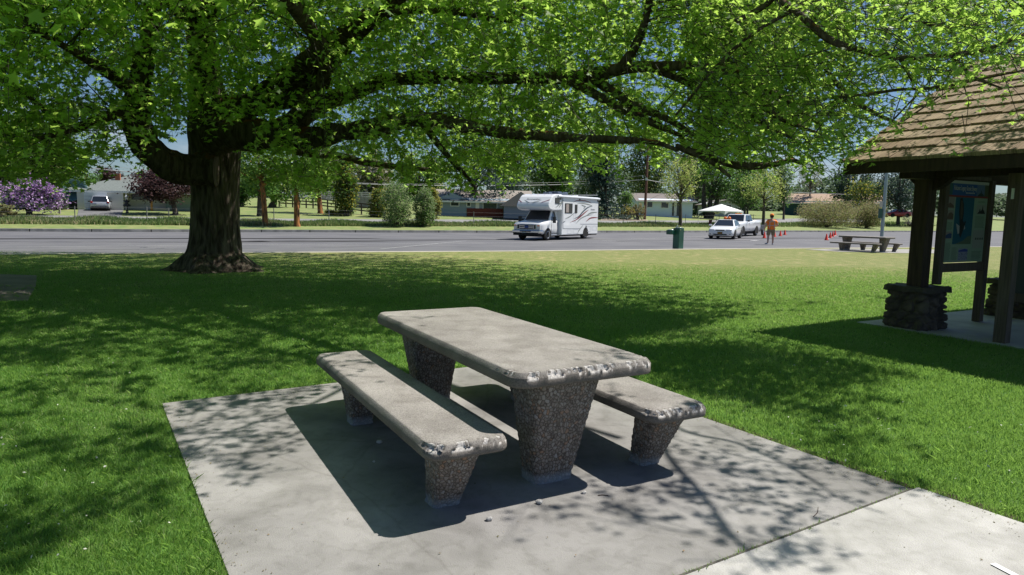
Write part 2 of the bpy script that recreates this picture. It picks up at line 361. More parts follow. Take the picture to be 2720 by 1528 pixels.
land_strip('driveway', [(205, 575.4), (250, 575.8), (300, 576), (323, 576)], [(209, 558), (250, 558.5), (300, 559), (328, 559)], mat('drive_asphalt', (.10, .10, .105), .9, (.16, .16, .16), .6), .045)
land_strip('dirt_drive', [(1595, 587), (1640, 587), (1700, 587.5), (1722, 588)], [(1600, 579.5), (1640, 582), (1700, 584), (1720, 585)], mat('dirt', (.30, .24, .18), 1, (.38, .32, .25), 1), .055)

# ------------------------------------------------------------------ concrete pads
M_PAD = mat('pad_concrete', (.262, .252, .243), .9, (.325, .312, .298), 1.6, bump=.25, bscale=160, detail=10, lo=.3, hi=.7)
def stains(m, amt=.6, sc=(.9, 3.5), crack=True):
    nt = m.node_tree; bs = nt.nodes['Principled BSDF']; L = nt.links.new; src = bs.inputs['Base Color'].links[0].from_socket; tc = _n(nt, 'ShaderNodeTexCoord')
    for s, lo, hi, dk in ((sc[0], .36, .62, .74), (sc[1], .34, .55, .84), (14, .3, .5, .88)):
        n = _n(nt, 'ShaderNodeTexNoise'); n.inputs['Scale'].default_value = s; n.inputs['Detail'].default_value = 8; n.inputs['Distortion'].default_value = .8; L(tc.outputs['Object'], n.inputs['Vector'])
        r = _n(nt, 'ShaderNodeValToRGB'); e = r.color_ramp.elements; e[0].position = lo; e[1].position = hi; d = 1 - (1 - dk) * amt / .6; e[0].color = (d, d, d * .985, 1); e[1].color = (1, 1, 1, 1); L(n.outputs['Fac'], r.inputs[0])
        mu = _n(nt, 'ShaderNodeMixRGB', blend_type='MULTIPLY'); mu.inputs[0].default_value = 1; L(src, mu.inputs[1]); L(r.outputs[0], mu.inputs[2]); src = mu.outputs[0]
    # specks of grit
    v = _n(nt, 'ShaderNodeTexVoronoi'); v.inputs['Scale'].default_value = 55; L(tc.outputs['Object'], v.inputs['Vector']); r = _n(nt, 'ShaderNodeValToRGB'); e = r.color_ramp.elements; e[0].position = .06; e[0].color = (.62, .6, .58, 1); e[1].position = .13; e[1].color = (1, 1, 1, 1); L(v.outputs['Distance'], r.inputs[0])
    mu = _n(nt, 'ShaderNodeMixRGB', blend_type='MULTIPLY'); mu.inputs[0].default_value = .7; L(src, mu.inputs[1]); L(r.outputs[0], mu.inputs[2]); src = mu.outputs[0]
    if crack:
        n = _n(nt, 'ShaderNodeTexNoise'); n.inputs['Scale'].default_value = 2.5; n.inputs['Detail'].default_value = 6; L(tc.outputs['Object'], n.inputs['Vector']); mx = _n(nt, 'ShaderNodeMixRGB'); mx.inputs[0].default_value = .12; L(tc.outputs['Object'], mx.inputs[1]); L(n.outputs['Color'], mx.inputs[2])
        v = _n(nt, 'ShaderNodeTexVoronoi', feature='DISTANCE_TO_EDGE'); v.inputs['Scale'].default_value = .38; L(mx.outputs[0], v.inputs['Vector']); r = _n(nt, 'ShaderNodeValToRGB'); e = r.color_ramp.elements; e[0].position = .0; e[0].color = (.55, .53, .5, 1); e[1].position = .0045; e[1].color = (1, 1, 1, 1); L(v.outputs['Distance'], r.inputs[0])
        mu = _n(nt, 'ShaderNodeMixRGB', blend_type='MULTIPLY'); mu.inputs[0].default_value = .35; L(src, mu.inputs[1]); L(r.outputs[0], mu.inputs[2]); src = mu.outputs[0]
    L(src, bs.inputs['Base Color'])
M_PATH = mat('path_concrete', (.385, .375, .357), .9, (.48, .467, .445), 2.6, bump=.35, bscale=120, detail=12, lo=.34, hi=.62)
stains(M_PAD, .75); stains(M_PATH, .5, (1.6, 5), True)
PY = -1.0086; PU = Vector((math.cos(PY), math.sin(PY), 0)); PV = Vector((-PU.y, PU.x, 0)); P0 = Vector((-2.8968, 5.4945, 0))
PADW, PADL = 3.7045 + .03, 4.1303
def local_poly(name, pts, z0, z1, m):
    mb = MB(); mb.prism([(p.x, p.y) for p in pts], z0, z1, m, 'XY'); o = mb.build(name, m); o['kind'] = 'structure'; return o
padc = [P0, P0 + PV * PADW, P0 + PV * PADW + PU * PADL, P0 + PU * PADL]
local_poly('picnic_pad', padc, -.1, .014, M_PAD)
q0 = P0 + PU * (PADL + .012)
pathc = [q0 - PV * 1.0, q0 + PV * (PADW + .06), q0 + PV * (PADW + .06) + PU * 6, q0 - PV * 1.0 + PU * 6]
local_poly('path', pathc, -.1, .016, M_PATH)
def soil_edge(name, a, b, wd=.07):
    o = ribbon(name, [a, b], wd, .004, M_SOIL); return o
soil_edge('edge_soil', padc[0] - PV * .02 - PU * .0, padc[1] - PU * .02 + PV * .0, .08)
soil_edge('edge_soil', padc[1] + PV * .03, padc[2] + PV * .03, .12)
soil_edge('edge_soil', pathc[1] + PV * .03, pathc[2] + PV * .03, .16)
mb = MB(); ribbon('', [padc[3] + PU * .006, padc[2] + PU * .006], .013, .0185, mat('joint_dirt', (.13, .12, .10), 1, (.05, .048, .04), 30), mb)
o = mb.build('joint_strip', None, recalc=False); o['kind'] = 'structure'
# white painted mark on the path
a, b = G(2637, 1497, .02), G(2700, 1530, .02); ribbon('path_marking', [a, b], .035, .021, mat('line_white', (.8, .8, .8), .8))
lp = [G(-60, 728, 0), G(98, 733, 0), G(96, 760, 0), G(74, 800, 0), G(-60, 803, 0)]
local_poly('side_path', lp, -.05, .012, mat('side_path_shaded', (.17, .14, .125), .95, (.24, .205, .18), 2, bump=.4))  # brown-grey paving with the tree's shade put into its colour
fp = [G(2140, 663.5, 0), G(2250, 660.5, 0), G(2500, 664, 0), G(2500, 674, 0), G(2380, 673, 0), G(2230, 669, 0)]
local_poly('picnic_pad', fp, -.05, .012, mat('far_pad', (.27, .26, .235), .9, (.33, .315, .285), 2))

# ------------------------------------------------------------------ concrete picnic furniture
M_CONC = None
def conc_mat():
    m = bpy.data.materials.new('weathered_concrete'); m.use_nodes = True; nt = m.node_tree; b = nt.nodes['Principled BSDF']; L = nt.links.new
    b.inputs['Roughness'].default_value = .9; b.inputs['Specular IOR Level'].default_value = .25
    tc = _n(nt, 'ShaderNodeTexCoord')
    def nz_(s, d=6):
        n = _n(nt, 'ShaderNodeTexNoise'); n.inputs['Scale'].default_value = s; n.inputs['Detail'].default_value = d; L(tc.outputs['Object'], n.inputs['Vector']); return n
    def ramp(src, st):
        r = _n(nt, 'ShaderNodeValToRGB'); e = r.color_ramp.elements
        for i, (p, c) in enumerate(st):
            el = e[i] if i < 2 else e.new(p)
            el.position = p; el.color = (*c, 1)
        L(src, r.inputs[0]); return r
    r1 = ramp(nz_(2.2, 9).outputs['Fac'], [(.3, (.235, .218, .202)), (.72, (.345, .322, .300))])
    r0 = ramp(nz_(5.5, 8).outputs['Fac'], [(.34, (.80, .79, .78)), (.56, (1, 1, 1))])
    r2 = ramp(nz_(160, 3).outputs['Fac'], [(.33, (.62, .62, .62)), (.6, (1.08, 1.08, 1.08))])
    mu = _n(nt, 'ShaderNodeMixRGB', blend_type='MULTIPLY'); mu.inputs[0].default_value = 1; mq = _n(nt, 'ShaderNodeMixRGB', blend_type='MULTIPLY'); mq.inputs[0].default_value = 1; L(r1.outputs[0], mq.inputs[1]); L(r0.outputs[0], mq.inputs[2]); L(mq.outputs[0], mu.inputs[1]); L(r2.outputs[0], mu.inputs[2])
    # side shade painted in: vertical faces darkened in colour through the point attribute
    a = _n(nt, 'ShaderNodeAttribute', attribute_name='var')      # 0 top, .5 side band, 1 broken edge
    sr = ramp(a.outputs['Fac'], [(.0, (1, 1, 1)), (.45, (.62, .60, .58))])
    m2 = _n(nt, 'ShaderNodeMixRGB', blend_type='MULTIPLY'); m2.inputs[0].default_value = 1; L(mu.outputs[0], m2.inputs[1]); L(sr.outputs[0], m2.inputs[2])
    vo = _n(nt, 'ShaderNodeTexVoronoi'); vo.inputs['Scale'].default_value = 85; L(tc.outputs['Object'], vo.inputs['Vector'])
    hs = _n(nt, 'ShaderNodeSeparateColor'); L(vo.outputs['Color'], hs.inputs[0])
    cr = ramp(hs.outputs[0], [(.2, (.31, .30, .29)), (.8, (.46, .44, .42))])
    cf = _n(nt, 'ShaderNodeMapRange'); cf.inputs['From Min'].default_value = .55; cf.inputs['From Max'].default_value = .85; L(a.outputs['Fac'], cf.inputs['Value'])
    m3 = _n(nt, 'ShaderNodeMixRGB'); L(cf.outputs[0], m3.inputs[0]); L(m2.outputs[0], m3.inputs[1]); L(cr.outputs[0], m3.inputs[2]); L(m3.outputs[0], b.inputs['Base Color'])
    bp = _n(nt, 'ShaderNodeBump'); bp.inputs['Strength'].default_value = .5; bp.inputs['Distance'].default_value = .004; L(nz_(110, 4).outputs['Fac'], bp.inputs['Height']); 
    bp2 = _n(nt, 'ShaderNodeBump'); bp2.inputs['Strength'].default_value = .4; bp2.inputs['Distance'].default_value = .006
    mm = _n(nt, 'ShaderNodeMath', operation='MULTIPLY'); L(vo.outputs['Distance'], mm.inputs[0]); L(cf.outputs[0], mm.inputs[1]); L(mm.outputs[0], bp2.inputs['Height']); L(bp.outputs[0], bp2.inputs['Normal']); L(bp2.outputs[0], b.inputs['Normal'])
    return m
M_CONC = conc_mat()
def peb_mat():
    m = bpy.data.materials.new('exposed_pebbles'); m.use_nodes = True; nt = m.node_tree; b = nt.nodes['Principled BSDF']; L = nt.links.new
    b.inputs['Roughness'].default_value = .75
    tc = _n(nt, 'ShaderNodeTexCoord'); mp = _n(nt, 'ShaderNodeMapping'); mp.inputs['Scale'].default_value = (1, 1, .8); L(tc.outputs['Object'], mp.inputs[0])
    vo = _n(nt, 'ShaderNodeTexVoronoi'); vo.inputs['Scale'].default_value = 50; L(mp.outputs[0], vo.inputs['Vector'])
    ve = _n(nt, 'ShaderNodeTexVoronoi', feature='DISTANCE_TO_EDGE'); ve.inputs['Scale'].default_value = 50; L(mp.outputs[0], ve.inputs['Vector'])
    hs = _n(nt, 'ShaderNodeSeparateColor'); L(vo.outputs['Color'], hs.inputs[0])
    r = _n(nt, 'ShaderNodeValToRGB'); e = r.color_ramp.elements; e[0].position = 0; e[0].color = (.150, .130, .116, 1); e[1].position = .55; e[1].color = (.225, .198, .180, 1)
    k = e.new(.85); k.color = (.27, .26, .255, 1); k = e.new(.97); k.color = (.27, .18, .13, 1); L(hs.outputs[0], r.inputs[0])
    g = _n(nt, 'ShaderNodeValToRGB'); e = g.color_ramp.elements; e[0].position = .02; e[0].color = (.30, .27, .25, 1); e[1].position = .16; e[1].color = (1, 1, 1, 1); L(ve.outputs['Distance'], g.inputs[0])
    mu = _n(nt, 'ShaderNodeMixRGB', blend_type='MULTIPLY'); mu.inputs[0].default_value = 1; L(r.outputs[0], mu.inputs[1]); L(g.outputs[0], mu.inputs[2])
    sx = _n(nt, 'ShaderNodeSeparateXYZ'); L(tc.outputs['Object'], sx.inputs[0]); mr = _n(nt, 'ShaderNodeMapRange'); mr.inputs['From Min'].default_value = .075; mr.inputs['From Max'].default_value = .035; L(sx.outputs['Z'], mr.inputs['Value'])
    m2 = _n(nt, 'ShaderNodeMixRGB'); m2.inputs[2].default_value = (.33, .36, .40, 1); ml = _n(nt, 'ShaderNodeMath', operation='MULTIPLY'); ml.inputs[1].default_value = .6; L(mr.outputs[0], ml.inputs[0]); L(ml.outputs[0], m2.inputs[0]); L(mu.outputs[0], m2.inputs[1]); L(m2.outputs[0], b.inputs['Base Color'])
    bp = _n(nt, 'ShaderNodeBump'); bp.inputs['Strength'].default_value = 1; bp.inputs['Distance'].default_value = .012; L(ve.outputs['Distance'], bp.inputs['Height']); L(bp.outputs[0], b.inputs['Normal'])
    return m
M_PEB = peb_mat()
def slab_mesh(name, Lx, Wy, t, parent, z, chips=(), seed=0, n_side=90):
    """slab lying from x=-Lx..0 (x towards the viewer's end), y=0..Wy, top at z; rounded corners, bevelled and worn top edge"""
    r = .11 if Wy > .6 else .09; out = []
    def corner(cx, cy, a0):
        return [(cx + r * math.cos(a0 + PI / 2 * k / 8), cy + r * math.sin(a0 + PI / 2 * k / 8), math.cos(a0 + PI / 2 * k / 8), math.sin(a0 + PI / 2 * k / 8)) for k in range(9)]
    def edge(a, b, nx, ny, n): return [(a[0] + (b[0] - a[0]) * k / n, a[1] + (b[1] - a[1]) * k / n, nx, ny) for k in range(1, n)]
    n1 = int(n_side * Lx / 2.5); n2 = max(20, int(n_side * Wy / 1.2))
    out += corner(-r, Wy - r, 0); out += edge((-r, Wy), (-Lx + r, Wy), 0, 1, n1); out += corner(-Lx + r, Wy - r, PI / 2)
    out += edge((-Lx, Wy - r), (-Lx, r), -1, 0, n2); out += corner(-Lx + r, r, PI); out += edge((-Lx + r, 0), (-r, 0), 0, -1, n1); out += corner(-r, r, -PI / 2)
    out += edge((0, r), (0, Wy - r), 1, 0, n2)
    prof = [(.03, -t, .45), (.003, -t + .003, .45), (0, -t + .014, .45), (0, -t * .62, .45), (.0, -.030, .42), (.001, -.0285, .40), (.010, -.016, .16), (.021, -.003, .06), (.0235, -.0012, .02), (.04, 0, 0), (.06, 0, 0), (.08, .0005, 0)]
    V = []; var = []; n = len(out)
    for off, dz, vv in prof:
        for x, y, nx, ny in out:
            ch = 0
            for (cx, cy, cr, amt) in chips:
                dd = math.hypot(x - cx, (y - cy)); k = max(0, 1 - dd / cr)
                if k > 0: ch = max(ch, min(1, k * 2.2) * amt)
            j = noise.noise(Vector((x * 34 + seed, y * 34, dz * 40))); j2 = noise.noise(Vector((x * 60 + seed, y * 60, dz * 60 + 5)))
            j3 = noise.noise(Vector((x * 13 + seed * 2, y * 13, 4 + dz * 8))); bite = ch * max(0, min(1.1, (.12 + j3 * 1.3 + j * 1.2 + j2 * 1.1) * 1.5)) if dz > -.034 else 0
            band = 1 - abs(dz + .018) / .03
            b2 = max(0, bite) * max(0, min(1, band + .3))
            ox = off + b2 * .020 + j * .0016
            V.append((x - nx * ox, y - ny * ox, z + dz - (b2 * .007 if dz > -.03 else 0) + (j2 * .0012 if dz > -.03 else 0)))
            if off > .055: V[-1] = (x - nx * off, y - ny * off, z + dz); var.append(0.0); continue
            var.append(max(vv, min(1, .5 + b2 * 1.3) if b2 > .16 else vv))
    F = []
    for i in range(len(prof) - 1):
        for k in range(n): F.append((i * n + k, i * n + (k + 1) % n, (i + 1) * n + (k + 1) % n, (i + 1) * n + k))
    me = bpy.data.meshes.new(name); top = list(range((len(prof) - 1) * n, len(prof) * n)); bot = list(range(n))[::-1]
    me.from_pydata(V, [], F + [top, bot]); me.materials.append(M_CONC)
    for p in me.polygons[:len(F)]: p.use_smooth = True
    a = me.attributes.new('var', 'FLOAT', 'POINT'); a.data.foreach_set('value', var)
    me.update(); return link(name, me, parent)
def leg_mesh(name, top, bot, z1, parent, nu=150, nv=64, disp=.006):
    """tapered pebble leg; top/bot = (x0,x1,y0,y1) rectangles"""
    V = []; per = []
    for k in range(nu):
        a = 2 * PI * k / nu; c, s = math.cos(a), math.sin(a); p = 5.0
        rr = (abs(c) ** p + abs(s) ** p) ** (-1 / p); per.append((c * rr, s * rr))
    for i in range(nv + 1):
        t = i / nv; z = z1 * t
        x0, x1, y0, y1 = [bot[q] + (top[q] - bot[q]) * t for q in range(4)]
        for c, s in per:
            x, y = (x0 + x1) / 2 + c * (x1 - x0) / 2, (y0 + y1) / 2 + s * (y1 - y0) / 2
            d, _ = noise.voronoi(Vector((x * 50, y * 50, z * 40)))
            h = (1 - min(1, d[0] * 1.5)) * disp
            if t < .06: h += .006 * (1 - t / .06)
            V.append((x + c * h, y + s * h, z))
    F = [(i * nu + k, i * nu + (k + 1) % nu, (i + 1) * nu + (k + 1) % nu, (i + 1) * nu + k) for i in range(nv) for k in range(nu)]
    return np_mesh(name, np.array(V), np.array(F), M_PEB, parent, smooth=True)
def make_table(label, loc, yaw, hi=True, group=None):
    t = thing('picnic_table', label, 'picnic table', loc, yaw, group)
    ch = [(0, .02, .30, .9), (0, .34, .22, .8), (0, .5, .26, 1.0), (0, .66, .22, 1.0), (0, .86, .24, .8), (-.04, .98, .2, .5)] if hi else []
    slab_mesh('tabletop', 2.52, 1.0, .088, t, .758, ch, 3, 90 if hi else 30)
    nu, nv = (170, 80) if hi else (40, 16)
    for near in (1, 0):
        if near: tp, bt = (-.44, -.05, .17, .64), (-.42, -.235, .28, .55)
        else: tp, bt = (-2.42, -2.03, .17, .64), (-2.31, -2.12, .28, .55)
        leg_mesh('leg', tp, bt, .672, t, nu, nv)
    return t
def make_bench(label, loc, yaw, hi=True, group=None, cs=1.0, seed=5):
    t = thing('bench', label, 'bench', loc, yaw, group)
    ch = [(0, .03, .2, 1.2 * cs), (-.03, .0, .12, 1.2 * cs), (0, .2, .18, .9), (0, .36, .16, .7), (0, .47, .1, .6)] if hi else []
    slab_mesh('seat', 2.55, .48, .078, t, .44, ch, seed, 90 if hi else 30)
    nu, nv = (120, 50) if hi else (36, 12)
    for near in (1, 0):
        if near: tp, bt = (-.30, -.05, .075, .335), (-.395, -.25, .13, .29)
        else: tp, bt = (-2.10, -1.80, .075, .335), (-2.03, -1.87, .13, .29)
        leg_mesh('leg', tp, bt, .364, t, nu, nv)
    return t
TY = -1.0653
make_table('large weathered concrete picnic table with chipped near edge, standing between two benches', (.0322, 3.5949, .014), TY)
make_bench('concrete bench with a crumbled pale corner, left of the near picnic table', (-.3995, 3.3022, .014), TY, cs=1.3)
make_bench('concrete bench partly hidden by the near picnic table, towards the roofed kiosk', (.8766, 3.9986, .014), TY, cs=.8, seed=17)
# the distant set by the lamp post
FY = math.atan2(32.6 - 35.6, 17.9 - 16.9)
a = G(2340, 668, 0); 
fu = Vector((math.cos(-1.0), math.sin(-1.0), 0)); fv = Vector((-fu.y, fu.x, 0)); FM = Vector((18.25, 35.1, .012))
make_table('distant dark concrete picnic table in front of the metal lamp post', FM + fu * 1.26 - fv * .5, -1.0, False)
make_bench('front bench of the distant picnic set, facing the lawn', FM + fu * 1.3 - fv * 1.25, -1.0, False)
make_bench('rear bench of the distant picnic set, between its table and the road', FM + fu * 1.3 + fv * .68, -1.0, False)
# small stones and twigs lying on the pad
def pebble(x, y, s, label, m):
    p = G(x, y, .014); mb = MB(); n = 10; prof = []
    vs = []
    for i in range(6):
        ph = PI * i / 5
        for j in range(n):
            th = 2 * PI * j / n; r = s * (1 + .35 * noise.noise(Vector((x + math.cos(th) * 1.3, math.sin(th) * 1.3, ph)))); vs.append((r * math.sin(ph) * math.cos(th), .8 * r * math.sin(ph) * math.sin(th), s * .55 + .6 * r * math.cos(ph)))
    mb.add(vs, [(i * n + j, i * n + (j + 1) % n, (i + 1) * n + (j + 1) % n, (i + 1) * n + j) for i in range(5) for j in range(n)])
    o = mb.build('stone', m); o.location = p; tag(o, label, 'stone', 'loose stones on the picnic pad')
ms = mat('stone_white', (.42, .40, .37), .85, (.56, .54, .50), 30)
pebble(1432, 1338, .021, 'largest white stone chip on the pad, below the thick table leg', ms)
pebble(1551, 1311, .015, 'white stone chip at the tip of the table shadow', ms)
pebble(1299, 1383, .019, 'grey stone chip nearest the bottom edge, by the shadow of the left bench', mat('stone_grey', (.3, .29, .27), .9, (.42, .41, .4), 30))
pebble(1008, 1178, .022, 'pale stone chip in the shade under the left bench', ms)
pebble(993, 1228, .010, 'tiny chip in the shade under the left bench', ms)
def twig(pts, z, r, label):
    P = [G(x, y, z) + Vector((0, 0, r)) for x, y in pts]; mb = MB(); mb.tube(P, [r, r, r * .6][:len(P)] if len(P) == 3 else r, 5)
    o = mb.build('twig', mat('twig', (.05, .03, .02), .9)); tag(o, label, 'twig', 'fallen twigs')
twig([(1297, 850), (1305, 853), (1312, 854)], .76, .003, 'short dark twig on the tabletop, the farther of two')
twig([(1328, 876), (1338, 876), (1345, 877)], .76, .003, 'short dark twig on the tabletop, the nearer of two')
twig([(1588, 1318), (1600, 1316), (1616, 1318)], .014, .003, 'thin dry twig on the pad right of the white stone chips')
twig([(2160, 1374), (2172, 1362), (2173, 1348)], .014, .002, 'thin twig on the pad near the pale path joint')

# ------------------------------------------------------------------ roofed kiosk
KY = math.radians(-60); KE = Vector((math.cos(KY), math.sin(KY), 0)); KN = Vector((-KE.y, KE.x, 0))
KA = Vector((4.88, 10.20, 0)); EZ = 2.47; PITCHR = math.atan(1.9 / 3.5)
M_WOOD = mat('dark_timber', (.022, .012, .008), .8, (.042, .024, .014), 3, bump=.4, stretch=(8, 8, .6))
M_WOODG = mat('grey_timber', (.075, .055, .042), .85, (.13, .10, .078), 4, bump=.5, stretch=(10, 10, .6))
M_SHAKE = leaf_mat('cedar_shake', [(.24, .175, .12), (.30, .225, .155), (.35, .27, .19), (.27, .21, .15)], tf=0, rough=.9, spec=.1)
kx_ = thing('kiosk', 'open timber kiosk with a shingled gable roof on rough stone piers', 'kiosk', KA, KY)
# kiosk local frame: x along the eave (towards viewer), y inwards under the roof, z up
rl = 6.2
def rp_(x, s, h=0.0, side=1):     # point on roof slope, s metres up from the eave
    y = s * math.cos(PITCHR); z = EZ + s * math.sin(PITCHR)
    y2 = y - h * math.sin(PITCHR); z2 = z + h * math.cos(PITCHR)
    return (x, y2 if side > 0 else 7.0 - y2, z2)
SL = 3.5 / math.cos(PITCHR)
V = []; F = []; var = []
for side in (1, -1):
    nC = 12; ex = SL / nC
    for c in range(nC):
        x = -.04 + random.uniform(-.12, 0); s0 = c * ex
        while x < rl:
            wd = random.choice((.13, .16, .2, .24, .3, .34)) * random.uniform(.9, 1.1); x0 = max(x, -.03); x1 = min(x + wd - .004, rl)
            if x1 <= x0 + .01: x += wd; continue
            j = random.uniform(-.022, .018) if c else random.uniform(-.01, .01); t0 = random.uniform(.026, .042); s1 = min(s0 + ex * 1.35, SL + .02); b = len(V)
            sk = random.uniform(-.006, .006); nd = max(2, int((x1 - x0) / .035)); 
            bot = [(x0 + (x1 - x0) * k / nd, s0 + j + random.uniform(-.006, .006)) for k in range(nd + 1)]
            vv = random.random()
            for xx, ss in bot: V.append(rp_(xx, ss, t0 + .012 + random.uniform(-.003, .003), side))
            for xx, ss in bot: V.append(rp_(xx, ss, -.004, side))
            V.append(rp_(x1, s1, .012, side)); V.append(rp_(x0, s1, .012, side)); V.append(rp_(x1, s1, -.004, side)); V.append(rp_(x0, s1, -.004, side))
            m_ = nd + 1; T1, T0, B1, B0 = b + 2 * m_, b + 2 * m_ + 1, b + 2 * m_ + 2, b + 2 * m_ + 3
            F.append([b + k for k in range(m_)] + [T1, T0])
            for k in range(nd): F.append([b + m_ + k, b + m_ + k + 1, b + k + 1, b + k])
            F.append([b + m_, b, T0, B0]); F.append([b + m_ - 1, b + 2 * m_ - 1, B1, T1])
            var += [vv] * (len(V) - b); x += wd
me = bpy.data.meshes.new('roof'); me.from_pydata(V, [], F); me.materials.append(M_SHAKE)
a_ = me.attributes.new('var', 'FLOAT', 'POINT'); a_.data.foreach_set('value', var)
bm = bmesh.new(); bm.from_mesh(me); bmesh.ops.recalc_face_normals(bm, faces=bm.faces); bm.to_mesh(me); bm.free()
roof = link('roof', me, kx_)
# shake grain: streaks running down the slope
_nt = M_SHAKE.node_tree; _p = [n for n in _nt.nodes if n.type == 'BSDF_PRINCIPLED'][0]; _ramp = [n for n in _nt.nodes if n.type == 'VALTORGB'][0]
_tc = _n(_nt, 'ShaderNodeTexCoord'); _mp = _n(_nt, 'ShaderNodeMapping'); _mp.inputs['Scale'].default_value = (70, 3, 3); _nz = _n(_nt, 'ShaderNodeTexNoise'); _nz.inputs['Scale'].default_value = 1.0; _nz.inputs['Detail'].default_value = 3
_r2 = _n(_nt, 'ShaderNodeValToRGB'); _r2.color_ramp.elements[0].position = .3; _r2.color_ramp.elements[0].color = (.52, .52, .52, 1); _r2.color_ramp.elements[1].position = .62; _r2.color_ramp.elements[1].color = (1.12, 1.12, 1.12, 1)
_mu = _n(_nt, 'ShaderNodeMixRGB', blend_type='MULTIPLY'); _mu.inputs[0].default_value = 1
_nt.links.new(_tc.outputs['Object'], _mp.inputs[0]); _nt.links.new(_mp.outputs[0], _nz.inputs['Vector']); _nt.links.new(_nz.outputs['Fac'], _r2.inputs[0]); _nt.links.new(_ramp.outputs[0], _mu.inputs[1]); _nt.links.new(_r2.outputs[0], _mu.inputs[2]); _nt.links.new(_mu.outputs[0], _p.inputs['Base Color'])
mb = MB()       # boards under the shakes
mb.add([rp_(0, 0, -.05), rp_(rl, 0, -.05), rp_(rl, SL, -.05), rp_(0, SL, -.05), rp_(0, 0, -.008), rp_(rl, 0, -.008), rp_(rl, SL, -.008), rp_(0, SL, -.008)], [(0, 1, 2, 3), (4, 7, 6, 5), (0, 4, 5, 1), (0, 3, 7, 4), (1, 5, 6, 2)])
mb.add([rp_(0, 0, -.05, -1), rp_(rl, 0, -.05, -1), rp_(rl, SL, -.05, -1), rp_(0, SL, -.05, -1), rp_(0, 0, -.008, -1), rp_(rl, 0, -.008, -1), rp_(rl, SL, -.008, -1), rp_(0, SL, -.008, -1)], [(3, 2, 1, 0), (5, 6, 7, 4), (1, 5, 4, 0), (4, 7, 3, 0), (2, 6, 5, 1)])
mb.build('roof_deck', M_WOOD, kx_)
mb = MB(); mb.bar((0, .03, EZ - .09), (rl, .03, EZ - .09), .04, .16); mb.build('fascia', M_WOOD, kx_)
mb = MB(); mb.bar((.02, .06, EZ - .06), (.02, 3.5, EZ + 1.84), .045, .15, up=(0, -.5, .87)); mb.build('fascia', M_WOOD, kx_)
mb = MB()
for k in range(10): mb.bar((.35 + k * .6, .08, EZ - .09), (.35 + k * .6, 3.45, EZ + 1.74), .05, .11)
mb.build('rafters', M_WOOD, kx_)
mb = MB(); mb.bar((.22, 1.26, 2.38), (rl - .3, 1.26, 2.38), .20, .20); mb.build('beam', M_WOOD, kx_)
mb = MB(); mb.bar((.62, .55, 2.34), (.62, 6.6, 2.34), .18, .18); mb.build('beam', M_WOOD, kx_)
mb = MB(); mb.prism([(.30, 2.285), (.95, 2.285), (.80, 2.16), (.68, 2.10), (.52, 2.10), (.42, 2.16)], 1.19, 1.33); mb.build('bracket', M_WOOD, kx_)
def stone_pier(cx, cy, seed, label=None):
    h = .58; V = []; nu, nv = 150, 46; z = h
    for i in range(nv + 1):
        t = i / nv; hw_ = .335 - .035 * t + .05 * max(0, .25 - t)
        for k in range(nu):
            a = 2 * PI * k / nu; c, s = math.cos(a), math.sin(a); p = 7.0; rr = (abs(c) ** p + abs(s) ** p) ** (-1 / p); x, y = c * rr * hw_, s * rr * hw_
            q = Vector((x * 5.6 + seed * 7, y * 5.6, t * h * 7.6)); q += Vector((noise.noise(q * .9), noise.noise(q * .9 + Vector((5, 0, 0))), noise.noise(q * .9 + Vector((0, 5, 0))))) * .35
            d, _ = noise.voronoi(q); e = min(1, (d[1] - d[0]) / .34); e = e * e * (3 - 2 * e)
            o = .060 * e - .036 + .018 * noise.noise(Vector((x * 9, y * 9, t * 6 + seed))) + .008 * noise.noise(Vector((x * 30, y * 30, t * 18)))
            V.append((cx + x + c * o, cy + y + s * o, t * h))
    F = [(i * nu + k, i * nu + (k + 1) % nu, (i + 1) * nu + (k + 1) % nu, (i + 1) * nu + k) for i in range(nv) for k in range(nu)]
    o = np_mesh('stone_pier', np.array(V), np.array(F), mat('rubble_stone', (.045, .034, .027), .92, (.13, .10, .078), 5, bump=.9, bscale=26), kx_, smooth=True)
    cp = MB(); N = 28
    for i in range(1):
        ring = []
        for j in range(N):
            th = 2 * PI * j / N; cs, sn = math.cos(th), math.sin(th); rr = (abs(cs) ** 5 + abs(sn) ** 5) ** -.2 * (.365 + .04 * noise.noise(Vector((cs * 2.3, sn * 2.3, seed))))
            ring.append((cx + cs * rr, cy + sn * rr))
        cp.add([(x, y, z + .0 + .012 * math.sin(k * 1.7)) for k, (x, y) in enumerate(ring)] + [(cx + (x - cx) * .97, cy + (y - cy) * .97, z + .075 + .012 * math.sin(k * 2.1)) for k, (x, y) in enumerate(ring)],
               [list(range(N))[::-1], list(range(N, 2 * N))] + [(j, (j + 1) % N, (j + 1) % N + N, j + N) for j in range(N)])
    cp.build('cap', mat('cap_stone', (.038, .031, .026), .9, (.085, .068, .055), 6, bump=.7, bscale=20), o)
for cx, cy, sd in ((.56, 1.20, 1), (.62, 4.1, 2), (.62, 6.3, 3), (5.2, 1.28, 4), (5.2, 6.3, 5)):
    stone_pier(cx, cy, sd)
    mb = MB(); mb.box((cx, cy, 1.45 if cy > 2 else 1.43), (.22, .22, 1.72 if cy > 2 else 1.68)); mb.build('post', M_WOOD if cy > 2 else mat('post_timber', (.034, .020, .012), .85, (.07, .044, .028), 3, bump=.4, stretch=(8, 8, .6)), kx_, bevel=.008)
pw = KA + KE * 1.85 + KN * 1.04
mb = MB(); mb.box((1.86, .98, 1.15), (.15, .15, 2.28)); mb.build('post', M_WOODG, kx_, bevel=.006)
mb = MB(); mb.box((1.86, .90, 2.02), (.03, .02, .14)); mb.build('conduit_box', mat('white_metal', (.7, .7, .68), .5), kx_)
